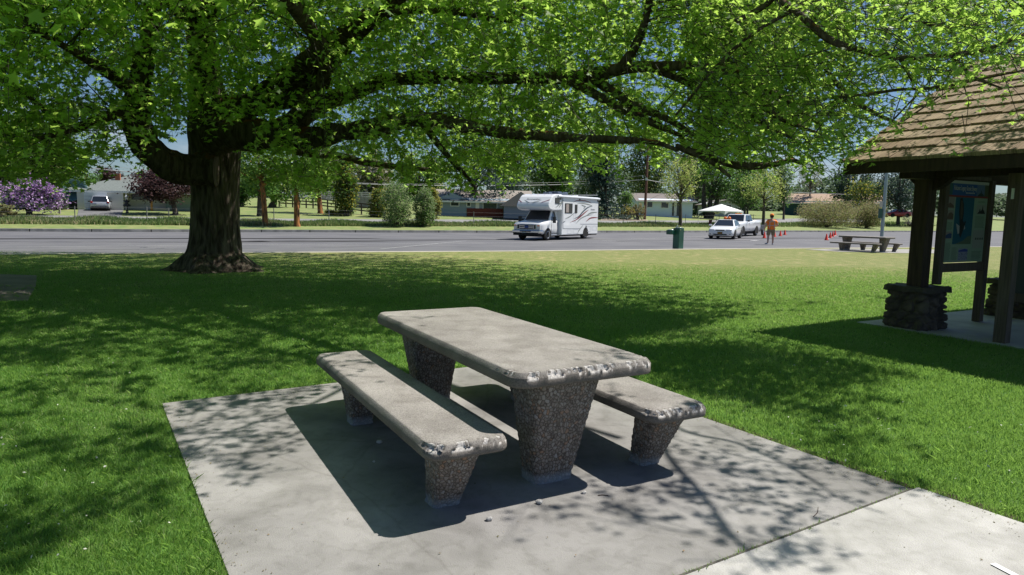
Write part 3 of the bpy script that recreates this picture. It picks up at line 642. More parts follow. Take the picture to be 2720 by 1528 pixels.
slab = [KA + KE * -.1 + KN * .78, KA + KE * 6.5 + KN * .78, KA + KE * 6.5 + KN * 7.1, KA + KE * -.1 + KN * 7.1]
o = local_poly('kiosk_slab', slab, -.1, .02, mat('kiosk_floor', (.34, .33, .33), .85, (.46, .45, .44), 2, bump=.2))

# interpretive board, spanning inwards from the corner pier
ib = thing('information_board', 'framed interpretive panel with blue title band and a diving bird picture, under the kiosk roof', 'sign board', KA + KE * .72 + KN * 1.40, math.atan2(KN.y, KN.x))
BW = 1.32
mb = MB(); mb.box((.02, 0, 1.48), (.10, .10, 1.6)); mb.build('post', M_WOODG, ib, bevel=.005)
mb = MB(); mb.box((BW, 0, 1.16), (.12, .12, 2.26)); mb.build('post', M_WOODG, ib, bevel=.005)
mb = MB(); mb.box((BW / 2, 0, .93), (BW - .12, .09, .13)); mb.build('rail', M_WOODG, ib, bevel=.005)
mb = MB(); mb.box((BW / 2, 0, 2.31), (BW - .12, .09, .06)); mb.build('rail', M_WOODG, ib, bevel=.005)
def flat(n, c): return mat(n, tuple(k * .62 for k in c), .55, spec=.3)  # panel colours all darkened, the shade under the roof put into them
pz0, pz1, px0, px1 = 1.01, 2.26, .08, BW - .075; PWd, PHt = px1 - px0, pz1 - pz0
def q(mb, x0, y0, x1, y1, m, lay): # poster units 0..1, y up from bottom
    X0, X1, Z0, Z1 = px0 + PWd * x0, px0 + PWd * x1, pz0 + PHt * y0, pz0 + PHt * y1; yy = -.021 - .0012 * lay
    mb.add([(X0, yy, Z0), (X1, yy, Z0), (X1, yy, Z1), (X0, yy, Z1)], [(0, 1, 2, 3)], m)
def poly(mb, pts, m, lay):
    yy = -.021 - .0012 * lay; mb.add([(px0 + PWd * x, yy, pz0 + PHt * y) for x, y in pts], [list(range(len(pts)))], m)
mb = MB(); mb.box(((px0 + px1) / 2, 0, (pz0 + pz1) / 2), (PWd, .04, PHt)); mb.build('panel', flat('panel_green', (.42, .55, .40)), ib)
mb = MB()
q(mb, 0, .965, 1, 1, flat('p_cream', (.62, .62, .55)), 1); q(mb, 0, .82, .105, .965, flat('p_teal', (.05, .16, .17)), 1)
q(mb, .105, .82, .70, .965, flat('p_blue', (.05, .14, .42)), 1); q(mb, .70, .82, .90, .965, flat('p_bluegrey', (.18, .26, .42)), 1); q(mb, .90, .82, 1, .965, flat('p_olive', (.13, .15, .08)), 1)
poly(mb, [(.72, .82), (.76, .85), (.80, .865), (.815, .91), (.83, .865), (.87, .85), (.9, .82)], flat('p_dark', (.05, .09, .08)), 2)
q(mb, 0, .80, 1, .822, flat('p_red', (.36, .06, .05)), 2)
q(mb, .20, .225, .66, .80, flat('p_sea', (.03, .16, .24)), 1)
poly(mb, [(.26, .225), (.66, .225), (.66, .33), (.56, .32), (.46, .27)], flat('p_moss', (.16, .22, .14)), 2)
# diving bird: long brown wing above, dark body, pale wing tips
poly(mb, [(.30, .78), (.35, .80), (.40, .72), (.42, .60), (.41, .52), (.45, .49), (.47, .52), (.49, .50), (.47, .45), (.44, .40), (.41, .34), (.385, .30), (.35, .34), (.35, .42), (.33, .50), (.30, .62)], flat('p_bird', (.035, .03, .03)), 3)
poly(mb, [(.32, .76), (.36, .76), (.39, .66), (.39, .54), (.35, .52), (.33, .62)], flat('p_brown', (.12, .10, .07)), 4)
poly(mb, [(.25, .48), (.34, .45), (.345, .36), (.31, .35)], flat('p_white', (.6, .6, .6)), 4); poly(mb, [(.46, .46), (.485, .42), (.45, .40)], flat('p_white', (.6, .6, .6)), 4)
for x0, y0, x1, y1, a, b in ((.02, .66, .17, .80, 'p_tan', (.42, .36, .32)), (.02, .52, .17, .64, 'p_tan', 0), (.02, .29, .17, .38, 'p_tan', 0), (.73, .60, .99, .72, 'p_grey', (.45, .47, .40)), (.70, .17, .98, .40, 'p_grey', 0)):
    q(mb, x0, y0, x1, y1, flat('p_tan', (.42, .36, .32)) if a == 'p_tan' else flat('p_grey', (.45, .47, .40)), 2)
pd = flat('p_dark', (.05, .09, .08)); pb2 = flat('p_black', (.03, .03, .03))
poly(mb, [(.02, .67), (.17, .67), (.15, .70), (.10, .72), (.06, .735), (.03, .71)], flat('p_rust', (.20, .12, .09)), 3)
poly(mb, [(.02, .53), (.17, .53), (.17, .59), (.11, .615), (.05, .60)], flat('p_rust', (.2, .12, .09)), 3)
poly(mb, [(.02, .30), (.17, .30), (.17, .355), (.12, .36), (.02, .335)], flat('p_navy', (.05, .09, .25)), 3)
poly(mb, [(.75, .605), (.96, .605), (.93, .64), (.90, .66), (.885, .72), (.87, .66), (.84, .635), (.815, .675), (.80, .635)], pb2, 3)
for k in range(4): poly(mb, [(.76 + k * .055, .28), (.80 + k * .055, .28), (.79 + k * .055, .305), (.77 + k * .055, .305)], pb2, 3)
q(mb, .37, .02, .60, .17, flat('p_lilac', (.42, .44, .58)), 2); poly(mb, [(.37, .13), (.60, .13), (.60, .155), (.52, .165), (.45, .158), (.37, .145)], flat('p_mount', (.07, .10, .42)), 3)
for k in range(40): x, y = .375 + .215 * random.random(), .025 + .095 * random.random(); q(mb, x, y, x + .012, y + .008, flat('p_violet', (.16, .15, .26)), 3)
def lines(x0, x1, y0, y1, n):
    for k in range(n):
        y = y0 + (y1 - y0) * k / n; q(mb, x0, y, x0 + (x1 - x0) * random.uniform(.82, 1), y + (y1 - y0) / n * .38, flat('p_text', (.20, .27, .19)), 2)
lines(.03, .17, .40, .50, 8); lines(.04, .17, .03, .25, 17); lines(.20, .34, .03, .19, 12); lines(.72, .97, .43, .58, 11); lines(.70, .96, .03, .14, 7); lines(.76, .95, .745, .77, 2)
for k in range(7): q(mb, .43 + k * .032, .848, .43 + k * .032 + .022, .862, flat('p_title', (.78, .78, .78)), 3)
mb.build('artwork', None, ib, recalc=False)
tm = flat('p_title', (.78, .78, .78))
text_mesh('title', 'Volcanic Legacy Scenic Byway', .105, tm, ib, (px0 + PWd * .125, -.026, pz0 + PHt * .885), (PI / 2, 0, 0), xs=.52)
# second, blank dark board
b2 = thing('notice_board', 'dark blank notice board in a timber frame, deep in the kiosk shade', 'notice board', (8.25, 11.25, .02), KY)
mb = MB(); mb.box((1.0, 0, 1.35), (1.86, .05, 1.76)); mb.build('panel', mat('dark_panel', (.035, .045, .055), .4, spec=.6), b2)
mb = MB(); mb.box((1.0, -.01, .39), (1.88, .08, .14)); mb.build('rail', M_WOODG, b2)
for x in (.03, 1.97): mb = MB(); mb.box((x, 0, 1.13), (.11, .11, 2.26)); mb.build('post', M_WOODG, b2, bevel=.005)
# ------------------------------------------------------------------ the big maple
def bark_mat(name, c, c2, moss=None, sc=1.0):
    m = bpy.data.materials.new(name); m.use_nodes = True; nt = m.node_tree; b = nt.nodes['Principled BSDF']; L = nt.links.new
    b.inputs['Roughness'].default_value = .95; b.inputs['Specular IOR Level'].default_value = .15
    tc = _n(nt, 'ShaderNodeTexCoord'); mp = _n(nt, 'ShaderNodeMapping'); mp.inputs['Scale'].default_value = (9 * sc, 9 * sc, 1.6 * sc); L(tc.outputs['Object'], mp.inputs[0])
    n = _n(nt, 'ShaderNodeTexNoise'); n.inputs['Scale'].default_value = 1.3; n.inputs['Detail'].default_value = 7; n.inputs['Distortion'].default_value = .6; L(mp.outputs[0], n.inputs['Vector'])
    r = _n(nt, 'ShaderNodeValToRGB'); e = r.color_ramp.elements; e[0].position = .38; e[1].position = .68; e[0].color = (*c, 1); e[1].color = (*c2, 1); L(n.outputs['Fac'], r.inputs[0])
    bp = _n(nt, 'ShaderNodeBump'); bp.inputs['Strength'].default_value = 1; bp.inputs['Distance'].default_value = .05; L(n.outputs['Fac'], bp.inputs['Height']); L(bp.outputs[0], b.inputs['Normal'])
    src = r.outputs[0]
    if moss:
        n2 = _n(nt, 'ShaderNodeTexNoise'); n2.inputs['Scale'].default_value = 2.3; n2.inputs['Detail'].default_value = 8; L(tc.outputs['Object'], n2.inputs['Vector'])
        g = _n(nt, 'ShaderNodeNewGeometry'); sx = _n(nt, 'ShaderNodeSeparateXYZ'); L(g.outputs['Normal'], sx.inputs[0])
        mu = _n(nt, 'ShaderNodeMath', operation='MULTIPLY_ADD'); mu.inputs[1].default_value = .22; L(sx.outputs['Z'], mu.inputs[0]); L(n2.outputs['Fac'], mu.inputs[2])
        r2 = _n(nt, 'ShaderNodeValToRGB'); r2.color_ramp.elements[0].position = .70; r2.color_ramp.elements[1].position = .80; L(mu.outputs[0], r2.inputs[0])
        mx = _n(nt, 'ShaderNodeMixRGB'); L(r2.outputs[0], mx.inputs[0]); L(src, mx.inputs[1]); mx.inputs[2].default_value = (*moss, 1); src = mx.outputs[0]
    L(src, b.inputs['Base Color']); return m
M_BARK = bark_mat('maple_bark', (.045, .031, .022), (.13, .105, .085), (.20, .085, .02))
TP = G(575, 722, 0); TP.y += .55; TP.x -= .25
maple = thing('maple_tree', 'huge spreading maple with a furrowed dark trunk and low limbs over the lawn', 'tree', (TP.x, TP.y, 0))
def W2L(p): return Vector((p[0] - TP.x, p[1] - TP.y, p[2]))
# trunk outline measured as (z, centre offset, radius)
def hz_disp(y, Y=16.9):      # display row -> height at the trunk
    return DD(545, y, Y).z
prof = [(690, 548, 118), (672, 548, 92), (655, 543, 80), (635, 541, 71), (600, 541, 65.5), (560, 541, 62), (500, 541, 61), (450, 541, 63), (410, 541, 66), (370, 541, 66), (335, 538, 66), (300, 533, 60), (270, 528, 50), (230, 520, 44), (180, 516, 41), (120, 510, 39), (60, 501, 36), (0, 494, 34), (-120, 484, 30), (-300, 474, 24), (-520, 466, 15), (-700, 462, 6)]
TY0 = TP.y
pz = []; pc = []; pr = []
for y, x, r in prof:
    p = DD(x, y, TY0); pz.append(p.z); pc.append(p.x - TP.x); pr.append(r * (.90 if y < 640 else 1) * 1.0559 / FPX * TY0)
pz[0] = -.05
order = np.argsort(pz); pz = np.array(pz)[order]; pc = np.array(pc)[order]; pr = np.array(pr)[order]
NU = 150; zs = np.concatenate([np.linspace(-.08, 1.0, 60), np.linspace(1.03, 5.2, 120), np.linspace(5.3, float(pz[-1]), 60)])
V = []
for z in zs:
    c, r = np.interp(z, pz, pc), np.interp(z, pz, pr)
    for k in range(NU):
        th = 2 * PI * k / NU; tw = th + z * .22
        f = Vector((math.cos(tw) * 5.5, math.sin(tw) * 5.5, z * .55)); g2 = Vector((math.cos(tw) * 2, math.sin(tw) * 2, z * .7))
        fur = noise.noise(f * 1.25) * .6 + noise.noise(f * 2.9) * .4
        dsp = .042 * fur * min(1, r * 1.5) + .045 * noise.noise(g2) * min(1, r)
        if z < .9:
            lob = max(0, math.cos(5 * th + 1.3) * .5 + .5) ** 2; k_ = ((.9 - max(z, 0)) / .9) ** 2.6
            dsp += k_ * (.42 * lob - .10) + k_ * .10 * noise.noise(Vector((math.cos(th) * 4, math.sin(th) * 4, 3 + z)))
        rr = r + dsp; V.append((c + rr * math.cos(th), rr * math.sin(th), z))
n = len(zs); F = [(i * NU + k, i * NU + (k + 1) % NU, (i + 1) * NU + (k + 1) % NU, (i + 1) * NU + k) for i in range(n - 1) for k in range(NU)]
M_TRUNK = bark_mat('trunk_bark', (.040, .030, .023), (.150, .125, .10), None, .9)
np_mesh('trunk', np.array(V), np.array(F), M_TRUNK, maple, smooth=True)
LIMBS = {
 'L1': [(545, 428, 16.9, 42), (500, 425, 16.8, 40), (445, 424, 16.5, 37), (390, 392, 16.1, 36), (352, 335, 15.8, 33), (345, 260, 15.5, 29), (360, 160, 15.2, 25), (382, 50, 15, 20), (390, -100, 14.8, 15), (380, -260, 14.6, 8)],
 'R1': [(545, 345, 16.8, 48), (610, 335, 16.3, 44), (700, 345, 15.7, 31), (780, 346, 15.2, 27), (860, 332, 14.7, 24), (950, 318, 14.2, 22), (1030, 300, 13.8, 20), (1100, 302, 13.3, 18), (1180, 320, 12.8, 16), (1260, 333, 12.3, 15), (1340, 340, 11.8, 13), (1440, 347, 11.3, 12), (1540, 352, 10.8, 10), (1640, 357, 10.3, 7), (1705, 378, 10, 5)],
 'R2': [(690, 335, 15.8, 26), (750, 298, 15.9, 24), (810, 262, 16, 22), (870, 240, 16.1, 19), (930, 217, 16.1, 17), (990, 201, 16, 16), (1060, 197, 15.5, 16), (1150, 196, 15, 15), (1250, 197, 14.5, 15), (1340, 196, 14, 15), (1430, 196, 13.4, 15), (1500, 188, 12.8, 17), (1570, 172, 12.2, 15), (1650, 168, 11.6, 13), (1740, 168, 11, 12), (1830, 178, 10.5, 10), (1900, 205, 10.2, 8), (1970, 250, 10, 7), (2060, 312, 9.8, 4)],
 'R2u': [(1560, 175, 12.3, 14), (1590, 130, 12.1, 12), (1612, 85, 12, 10), (1628, 30, 11.9, 9), (1640, -50, 11.8, 8), (1660, -200, 11.6, 5)],
 'R3': [(545, 285, 16.9, 42), (620, 268, 16.6, 32), (690, 248, 16.2, 27), (760, 210, 16, 25), (830, 150, 15.7, 24), (885, 95, 15.4, 22), (945, 40, 15.2, 20), (1000, -20, 15, 18), (1110, -150, 14.8, 12), (1250, -300, 14.5, 7)],
 'R3b': [(930, 50, 15.2, 12), (1000, 28, 15, 10), (1080, 27, 14.8, 9), (1160, 30, 14.5, 9), (1230, 46, 14.2, 7), (1300, 55, 14, 4)],
 'R3c': [(640, 262, 16.5, 22), (720, 256, 16, 17), (800, 258, 15.7, 12), (860, 238, 15.5, 7)],
 'R4': [(680, 350, 16.3, 13), (770, 384, 17, 11), (850, 392, 17.5, 9), (930, 411, 18, 8), (1040, 424, 18.5, 6), (1130, 431, 19, 3)],
 'R5': [(1060, 306, 13.5, 11), (1100, 360, 13.9, 8), (1140, 408, 14.1, 7), (1180, 452, 14.3, 5), (1196, 476, 14.4, 2)],
 'R6': [(1480, 192, 13, 12), (1560, 242, 12.4, 11), (1620, 275, 12, 10), (1690, 305, 11.7, 8), (1760, 350, 11.4, 4)],
 'R7': [(1430, 200, 13.3, 11), (1520, 250, 12.6, 11), (1600, 290, 12.2, 11), (1660, 318, 12, 8), (1720, 345, 11.7, 4)],
 'R8': [(1630, 170, 11.8, 9), (1720, 205, 11.4, 8), (1800, 248, 11, 8), (1880, 290, 10.7, 7), (1950, 330, 10.5, 5), (2010, 352, 10.3, 3)],
 'R9': [(1700, 368, 10.1, 7), (1745, 384, 10, 6), (1795, 412, 9.9, 6), (1838, 446, 9.8, 4)],
 'R10': [(1700, 368, 10.1, 9), (1780, 395, 10, 9), (1850, 415, 9.9, 9), (1930, 417, 9.7, 8), (1990, 404, 9.6, 6), (2018, 412, 9.5, 4)],
 'R11': [(1830, 178, 10.5, 8), (1890, 235, 10.4, 7), (1950, 290, 10.3, 6), (2010, 318, 10.2, 5), (2090, 345, 10, 3)],
 'L2': [(358, 270, 15.6, 16), (310, 280, 15, 14), (250, 300, 14, 11), (195, 320, 13.5, 10), (140, 338, 13, 8), (90, 350, 12.6, 3)],
 'L3': [(372, 270, 15.5, 18), (330, 228, 14.6, 16), (280, 190, 13.8, 14), (220, 150, 13.1, 11), (150, 110, 12.4, 8), (70, 70, 11.8, 4)],
 'L4': [(160, 325, 13.2, 8), (110, 275, 12.8, 7), (60, 235, 12.5, 5), (10, 200, 12.2, 3)],
 'N1': [(1640, -60, 11.8, 8), (1850, -60, 10, 9), (1990, 20, 8.6, 8), (2080, 96, 8, 8), (2166, 127, 7.8, 7), (2240, 142, 7.6, 7), (2290, 145, 7.5, 6), (2391, 137, 7.3, 6), (2470, 127, 7.2, 5), (2580, 86, 7.1, 4), (2700, 40, 7, 2)],
 'N2': [(2262, 143, 7.6, 5), (2285, 185, 7.6, 4), (2300, 215, 7.6, 2)],
 'N3': [(2391, 137, 7.3, 4), (2420, 165, 7.3, 4), (2450, 195, 7.3, 4), (2520, 222, 7.3, 2)],
 'N4': [(2100, 245, 8.2, 3), (2180, 238, 8, 4), (2260, 226, 7.8, 4), (2340, 222, 7.7, 4), (2440, 205, 7.5, 3), (2560, 180, 7.4, 2)],
 'N5': [(1990, -60, 9, 9), (1930, 10, 9.1, 7), (1880, 38, 9.2, 6), (1852, 54, 9.2, 5)],
 'N6': [(1830, -40, 9.5, 12), (2180, -10, 8.6, 9), (2240, 40, 8.3, 4), (2340, 62, 8.1, 4), (2420, 80, 8, 2)],
 'N7': [(1700, 290, 9.8, 3), (1770, 205, 9.4, 4), (1840, 130, 9.1, 5), (1910, 74, 8.9, 5), (2000, 22, 8.8, 5), (2080, -40, 8.8, 6)],
 'N8': [(2060, 150, 8.8, 3), (2110, 215, 8.9, 5), (2160, 262, 9, 6), (2210, 290, 9.1, 6), (2262, 312, 9.2, 4)],
 'S1': 0, 'S2': 0, 'S3': 0,
 'U1': [(500, 60, 17, 30), (650, -160, 15.5, 24), (1000, -420, 13, 18), (1500, -700, 10.5, 12), (2100, -900, 8.5, 8)],
 'U2': [(500, 60, 17, 28), (300, -150, 15, 20), (100, -350, 13, 14), (-200, -500, 11, 8)],
 'U3': [(620, 268, 16.6, 26), (900, 60, 14, 20), (1150, -100, 11.5, 18), (1500, -260, 9.5, 16), (2000, -500, 7.6, 14), (2600, -800, 6.3, 9)],
 'U4': [(700, 345, 15.7, 20), (820, 180, 13.5, 18), (700, -40, 11, 18), (550, -260, 9.2, 16), (300, -520, 7.8, 12)],
}
def from_shade(pts, z0, z1, r0, r1):       # a limb high over the pad, measured from the shadow it draws there
    out = []
    for i, (x, y) in enumerate(pts):
        t = i / (len(pts) - 1); z = z0 + (z1 - z0) * t; g_ = G(x * 1.0559, y * 1.0559, 0); out.append((g_.x - SX * z, g_.y - SY * z, z, r0 + (r1 - r0) * t))
    return out
SHL = {'S1': from_shade([(1560, 900), (1640, 1060), (1675, 1150), (1760, 1250), (1850, 1370), (1925, 1450)], 5.4, 4.0, .035, .008),
       'S2': from_shade([(1600, 980), (1700, 1080), (1850, 1120), (1990, 1185), (2110, 1260), (2220, 1300)], 5.2, 4.2, .022, .006),
       'S3': from_shade([(900, 960), (760, 1030), (620, 1075), (520, 1120), (440, 1180)], 5.6, 5.0, .03, .008)}
mbL = {}
limb_pts = []
for nm, L_ in LIMBS.items():
    if nm in SHL: P = [W2L((x, y, z)) for x, y, z, r in SHL[nm]]; R_ = [r for x, y, z, r in SHL[nm]]
    else: P = [W2L(DD(x, y, Y)) for x, y, Y, r in L_]; R_ = [r * 1.0559 / FPX * Y for x, y, Y, r in L_]
    sub = 6; C = catmull(P, sub); t = np.linspace(0, len(R_) - 1, len(C)); rr = np.interp(t, range(len(R_)), R_)
    ns = 18 if max(rr) > .12 else 8
    # knobbly bark: each ring vertex pushed by noise
    mb = MB(); mb.tube(C, list(rr), ns, None, True, True)
    vs = []
    for i, v in enumerate(mb.v):
        v = Vector(v); ri = rr[min(i // ns, len(rr) - 1)] if i < ns * len(C) else 0
        cc = Vector(C[min(i // ns, len(C) - 1)]); d = v - cc
        k = 1 + .22 * noise.noise(v * 2.2) + .14 * noise.noise(v * 7) if ri else 1
        vs.append(cc + d * k if ri else v)
    mb.v = vs[:ns * len(C)] + [vs[j] for j in range(ns)] + [vs[ns * len(C) - ns + j] for j in range(ns)] if False else [tuple(x) for x in vs]
    mb.build('limb', M_BARK, maple, recalc=False)
    for a, r in zip(C, rr): limb_pts.append((a[0] + TP.x, a[1] + TP.y, a[2], r))
limb_pts = np.array(limb_pts)

# ---- crown. Sprays = a short drooping twig carrying leaves. Where sprays grow is fitted to the crown's outline and the shade wanted below: a dome with a ragged
# low skirt, thin on the camera side (so the sun reaches the pad) and open in a few places.
_cont = [(-400, 470), (0, 455), (60, 440), (130, 455), (200, 470), (235, 440), (262, 405), (300, 425), (345, 430), (400, 400), (470, 330), (610, 330), (640, 440), (690, 470), (760, 500), (850, 470), (900, 430), (960, 445), (1050, 455), (1150, 470), (1230, 488), (1290, 440), (1340, 425), (1420, 415), (1480, 440), (1540, 400), (1600, 380), (1650, 425), (1700, 395), (1760, 408), (1840, 405), (1900, 415), (1960, 405), (2030, 440), (2060, 420), (2090, 380), (2130, 402), (2170, 360), (2215, 325), (2260, 300), (2310, 292), (2360, 300), (2420, 312), (2452, 325), (2470, 250), (2540, 255), (2576, 240), (2900, 200)]
_cx = np.array([p[0] for p in _cont]); _cy = np.array([p[1] for p in _cont])
HOLES = [(230, 215, 95, 48, .9), (330, 350, 55, 40, .75), (420, 365, 60, 45, .9), (300, 400, 50, 40, .6), (1060, 372, 60, 24, .8), (900, 170, 26, 10, .6), (880, 285, 40, 16, .6), (1110, 178, 40, 14, .7), (1490, 245, 34, 26, .7), (1690, 205, 40, 16, .6), (1400, 40, 26, 22, .4), (2330, 85, 70, 28, .85), (2520, 60, 60, 60, .6), (2290, 200, 40, 60, .45), (2070, 235, 26, 26, .5), (1700, 330, 30, 22, .4), (2180, 150, 40, 30, .4), (2120, 350, 30, 30, .5),
         (560, 420, 95, 110, 1.0), (545, 300, 75, 70, .62), (2440, 262, 120, 40, .8), (2330, 250, 70, 30, .5), (2500, 190, 90, 26, .6), (2250, 235, 40, 30, .4), (1180, 420, 100, 26, .35), (960, 395, 80, 26, .35), (640, 330, 40, 30, .5), (820, 345, 90, 22, .75), (740, 300, 40, 30, .6), (1400, 355, 150, 16, .55), (430, 430, 60, 40, .8), (350, 300, 30, 60, .45)]
def density(x, y):
    thin = np.where((x > 1500), np.interp(x, [1500, 1750, 2200, 2600], [1, .62, .62, .5]), np.interp(x, [0, 900, 1500], [1.15, 1.0, 1.0])) * np.where((x > 2190) & (y > 175), .4, 1)
    lim = np.interp(x, _cx, _cy) + 16 * np.sin(x * .05) + 10 * np.sin(x * .13 + 1)
    d = np.clip((lim - y) / 42, 0, 1) ** .8
    for hx, hy, a, b, s in HOLES:
        q_ = ((x - hx) / a) ** 2 + ((y - hy) / b) ** 2; d = d * (1 - s * np.exp(-q_ * 1.3))
    n_ = .5 + .5 * np.sin(x * .021 + 1.7 * np.sin(y * .017)) * np.sin(y * .026 + 1.3 * np.sin(x * .013 + 2)); return d * (.55 + .55 * n_) * thin * np.where((y > 380) & (x > 620), .8, 1)
# where the crown's shade falls on the land (display px of the ground point)
def pip(x, y, poly):
    ins = np.zeros(x.shape, bool); j = len(poly) - 1
    for i in range(len(poly)):
        xi, yi = poly[i]; xj, yj = poly[j]
        c = ((yi > y) != (yj > y)) & (x < (xj - xi) * (y - yi) / (yj - yi + 1e-9) + xi); ins ^= c; j = i
    return ins
SH = [([(-3000, 627), (300, 628), (480, 634), (1400, 640), (1600, 680), (1800, 712), (1700, 760), (1560, 800), (1400, 830), (1250, 880), (1000, 900), (780, 925), (600, 935), (300, 925), (0, 940), (-1500, 1050), (-4000, 1000)], .97),
      ([(1500, 655), (1800, 705), (2030, 735), (2230, 765), (2160, 800), (1850, 800), (1560, 850), (1500, 900), (1400, 900), (1300, 700)], .62),
      ([(1450, 880), (1900, 860), (2250, 900), (2370, 950), (2200, 960), (2080, 1000), (1990, 1050), (1900, 1080), (1780, 1010), (1500, 930)], .42),
      ([(0, 930), (400, 905), (900, 890), (1000, 960), (860, 985), (600, 1000), (350, 990), (0, 1040)], .30),
      ([(420, 1010), (840, 990), (900, 1060), (720, 1080), (700, 1200), (600, 1210), (520, 1180), (470, 1100)], .42),
      ([(0, 1100), (300, 1080), (500, 1110), (420, 1190), (180, 1200), (0, 1200)], .22), ([(0, 1280), (250, 1250), (440, 1230), (440, 1270), (200, 1330), (0, 1390)], .45),
      ([(1640, 1090), (1800, 1060), (2060, 1140), (2280, 1240), (2250, 1270), (2060, 1330), (2010, 1360), (1880, 1300), (1750, 1200)], .30),
      ([(1490, 1330), (1540, 1280), (1800, 1210), (1830, 1300), (1640, 1330)], .30), ([(1900, 980), (2100, 1040), (2300, 1200), (2250, 1250), (1990, 1130), (1880, 1060)], .5),
      ([(1780, 1340), (2060, 1330), (2050, 1400), (1900, 1440), (1800, 1440)], .3), ([(780, 885), (960, 885), (960, 980), (860, 990)], .35)]
def shade_ok(P):
    g_ = P.copy(); g_[:, 0] += P[:, 2] * SX; g_[:, 1] += P[:, 2] * SY; g_[:, 2] = 0
    g_ = np.where(np.isfinite(g_), g_, 0); pr_ = PR(g_); x, y = pr_[:, 0], pr_[:, 1]; a = np.zeros(len(P))
    front = pr_[:, 2] > .6; inf = front & (x > -20) & (x < 2600) & (y > 560) & (y < 1470)
    for poly_, s in SH: a = np.maximum(a, np.where(pip(x, y, poly_), s, 0))
    kr = P[:, :2] + (P[:, 2] - 3.2)[:, None] * np.array([[SX, SY]]) - np.array([[KA.x, KA.y]]); lx = kr @ np.array([KE.x, KE.y]); ly = kr @ np.array([KN.x, KN.y])
    onroof = (lx > -.35) & (lx < 6.4) & (ly > -.2) & (ly < 5.0) & (P[:, 2] > 2.6)
    kt = P[:, :2] + (P[:, 2] - .76)[:, None] * np.array([[SX, SY]]) - np.array([[.0322, 3.5949]]); tu = kt @ np.array([.485, -.8745]); tv = kt @ np.array([.8745, .485])
    ontab = (tu > -2.25) & (tu < .1) & (tv > -.15) & (tv < 1.1) & ~((tu > -.75) & (tv > .55)); onb = (tu > -2.1) & (tu < .2) & (tv > -.75) & (tv <= -.1)
    lit = inf & (a == 0); a = np.where(lit, .012, a); a = np.where(~inf & front & (x < 0), np.maximum(a, .6), a); a = np.where(~inf & front & (x >= 0), np.maximum(a, .25), a); a = np.where(~front, .0, a)
    a = np.where(onroof, np.minimum(a, .05) , a); a = np.where(ontab | onb, np.minimum(a, .01), a); return a
def dome(P): return ((P[:, 0] + 3.5) / 17.5) ** 2 + ((P[:, 1] - 17) / 15.5) ** 2 + ((P[:, 2] - 3) / 10.5) ** 2
sprays = []
# A: the part of the skirt that hangs between the camera and the sky
N = 220000; x = RNG.uniform(-180, 2760, N); y = RNG.uniform(-260, 505, N)
acc = RNG.uniform(0, 1, N) < density(x, y); x, y = x[acc], y[acc]; n = len(x)
ymin = np.interp(x, [-200, 200, 600, 1000, 1500, 1900, 2200, 2700], [6.0, 7.5, 10, 9.5, 9, 8, 7.0, 6.6]); ymax = np.interp(x, [-200, 300, 600, 1200, 1700, 2100, 2300, 2700], [29, 29, 30, 28, 20, 13, 9.4, 8.6])
yfr = np.interp(x, [-200, 300, 600, 1200, 1700, 2100, 2300, 2700], [17, 17, 17.5, 16.5, 13.5, 11.2, 9.4, 8.6]); back = RNG.uniform(0, 1, n) < .40
Yd = np.where(back, yfr + (ymax - yfr) * RNG.uniform(0, 1, n), ymin + (yfr - ymin) * RNG.beta(1.7, 1.0, n))
xs_, ys_ = x * 1.0559, y * 1.0559
dv = np.array(_fw)[None] + np.array(_R)[None] * ((xs_ - 1360) / FPX)[:, None] - np.array(_U)[None] * ((ys_ - 764) / FPX)[:, None]
P = np.array(CAMP)[None] + dv * (Yd / dv[:, 1])[:, None]
ok = (P[:, 2] > 2.15) & (dome(P) < 1.1); P = P[ok]; x = x[ok]; y = y[ok]
a = shade_ok(P); keep = RNG.uniform(0, 1, len(P)) < np.clip(a, 0, 1) * np.clip((P[:, 1] / 16) ** 1.8, 0, 1)
# near the skirt edge on the right the shadows fall in the open: allow a few
P = P[keep]; x = x[keep]; y = y[keep]
pj = PR(P); lj = PR(limb_pts[:, :3]); big = limb_pts[:, 3] > .07; lj = lj[big]; lr = limb_pts[big, 3] * FPX / 1.0559 / lj[:, 2]; hid = np.zeros(len(P), bool)
for q_, r_ in zip(lj, lr): hid |= (np.hypot(pj[:, 0] - q_[0], pj[:, 1] - q_[1]) < r_ + 8) & (pj[:, 2] < q_[2] + .3)
hid |= (np.abs(pj[:, 0] - 512) < 55) & (pj[:, 1] > 90) & (pj[:, 2] < 17)
kk = ~hid | (RNG.uniform(0, 1, len(P)) < .48); P = P[kk]; x = x[kk]
sel = RNG.permutation(len(P))[:10200]; PA = P[sel]
print('SPRAYS A cand', len(P), 'x>1600:', (x[sel] > 1600).mean(), flush=True)
# A2: make sure the outline of the skirt on the right is there (its shade lands beyond the kiosk or in the frame edge)
N = 16000; x = RNG.uniform(1750, 2700, N); y = RNG.uniform(-60, 430, N); acc = RNG.uniform(0, 1, N) < density(x, y); x, y = x[acc], y[acc]; n = len(x)
Yd = np.interp(x, [1700, 2000, 2200, 2700], [10.4, 9.6, 8.4, 7.4]) + RNG.uniform(-1.3, 2.2, n)
xs_, ys_ = x * 1.0559, y * 1.0559
dv = np.array(_fw)[None] + np.array(_R)[None] * ((xs_ - 1360) / FPX)[:, None] - np.array(_U)[None] * ((ys_ - 764) / FPX)[:, None]
P = np.array(CAMP)[None] + dv * (Yd / dv[:, 1])[:, None]; P = P[(P[:, 2] > 2.1)]
a = shade_ok(P); P = P[RNG.uniform(0, 1, len(P)) < np.clip(a * .5 + .07, 0, 1)]
PA2 = P[RNG.permutation(len(P))[:2600]]; print('SPRAYS A2 cand', len(P))
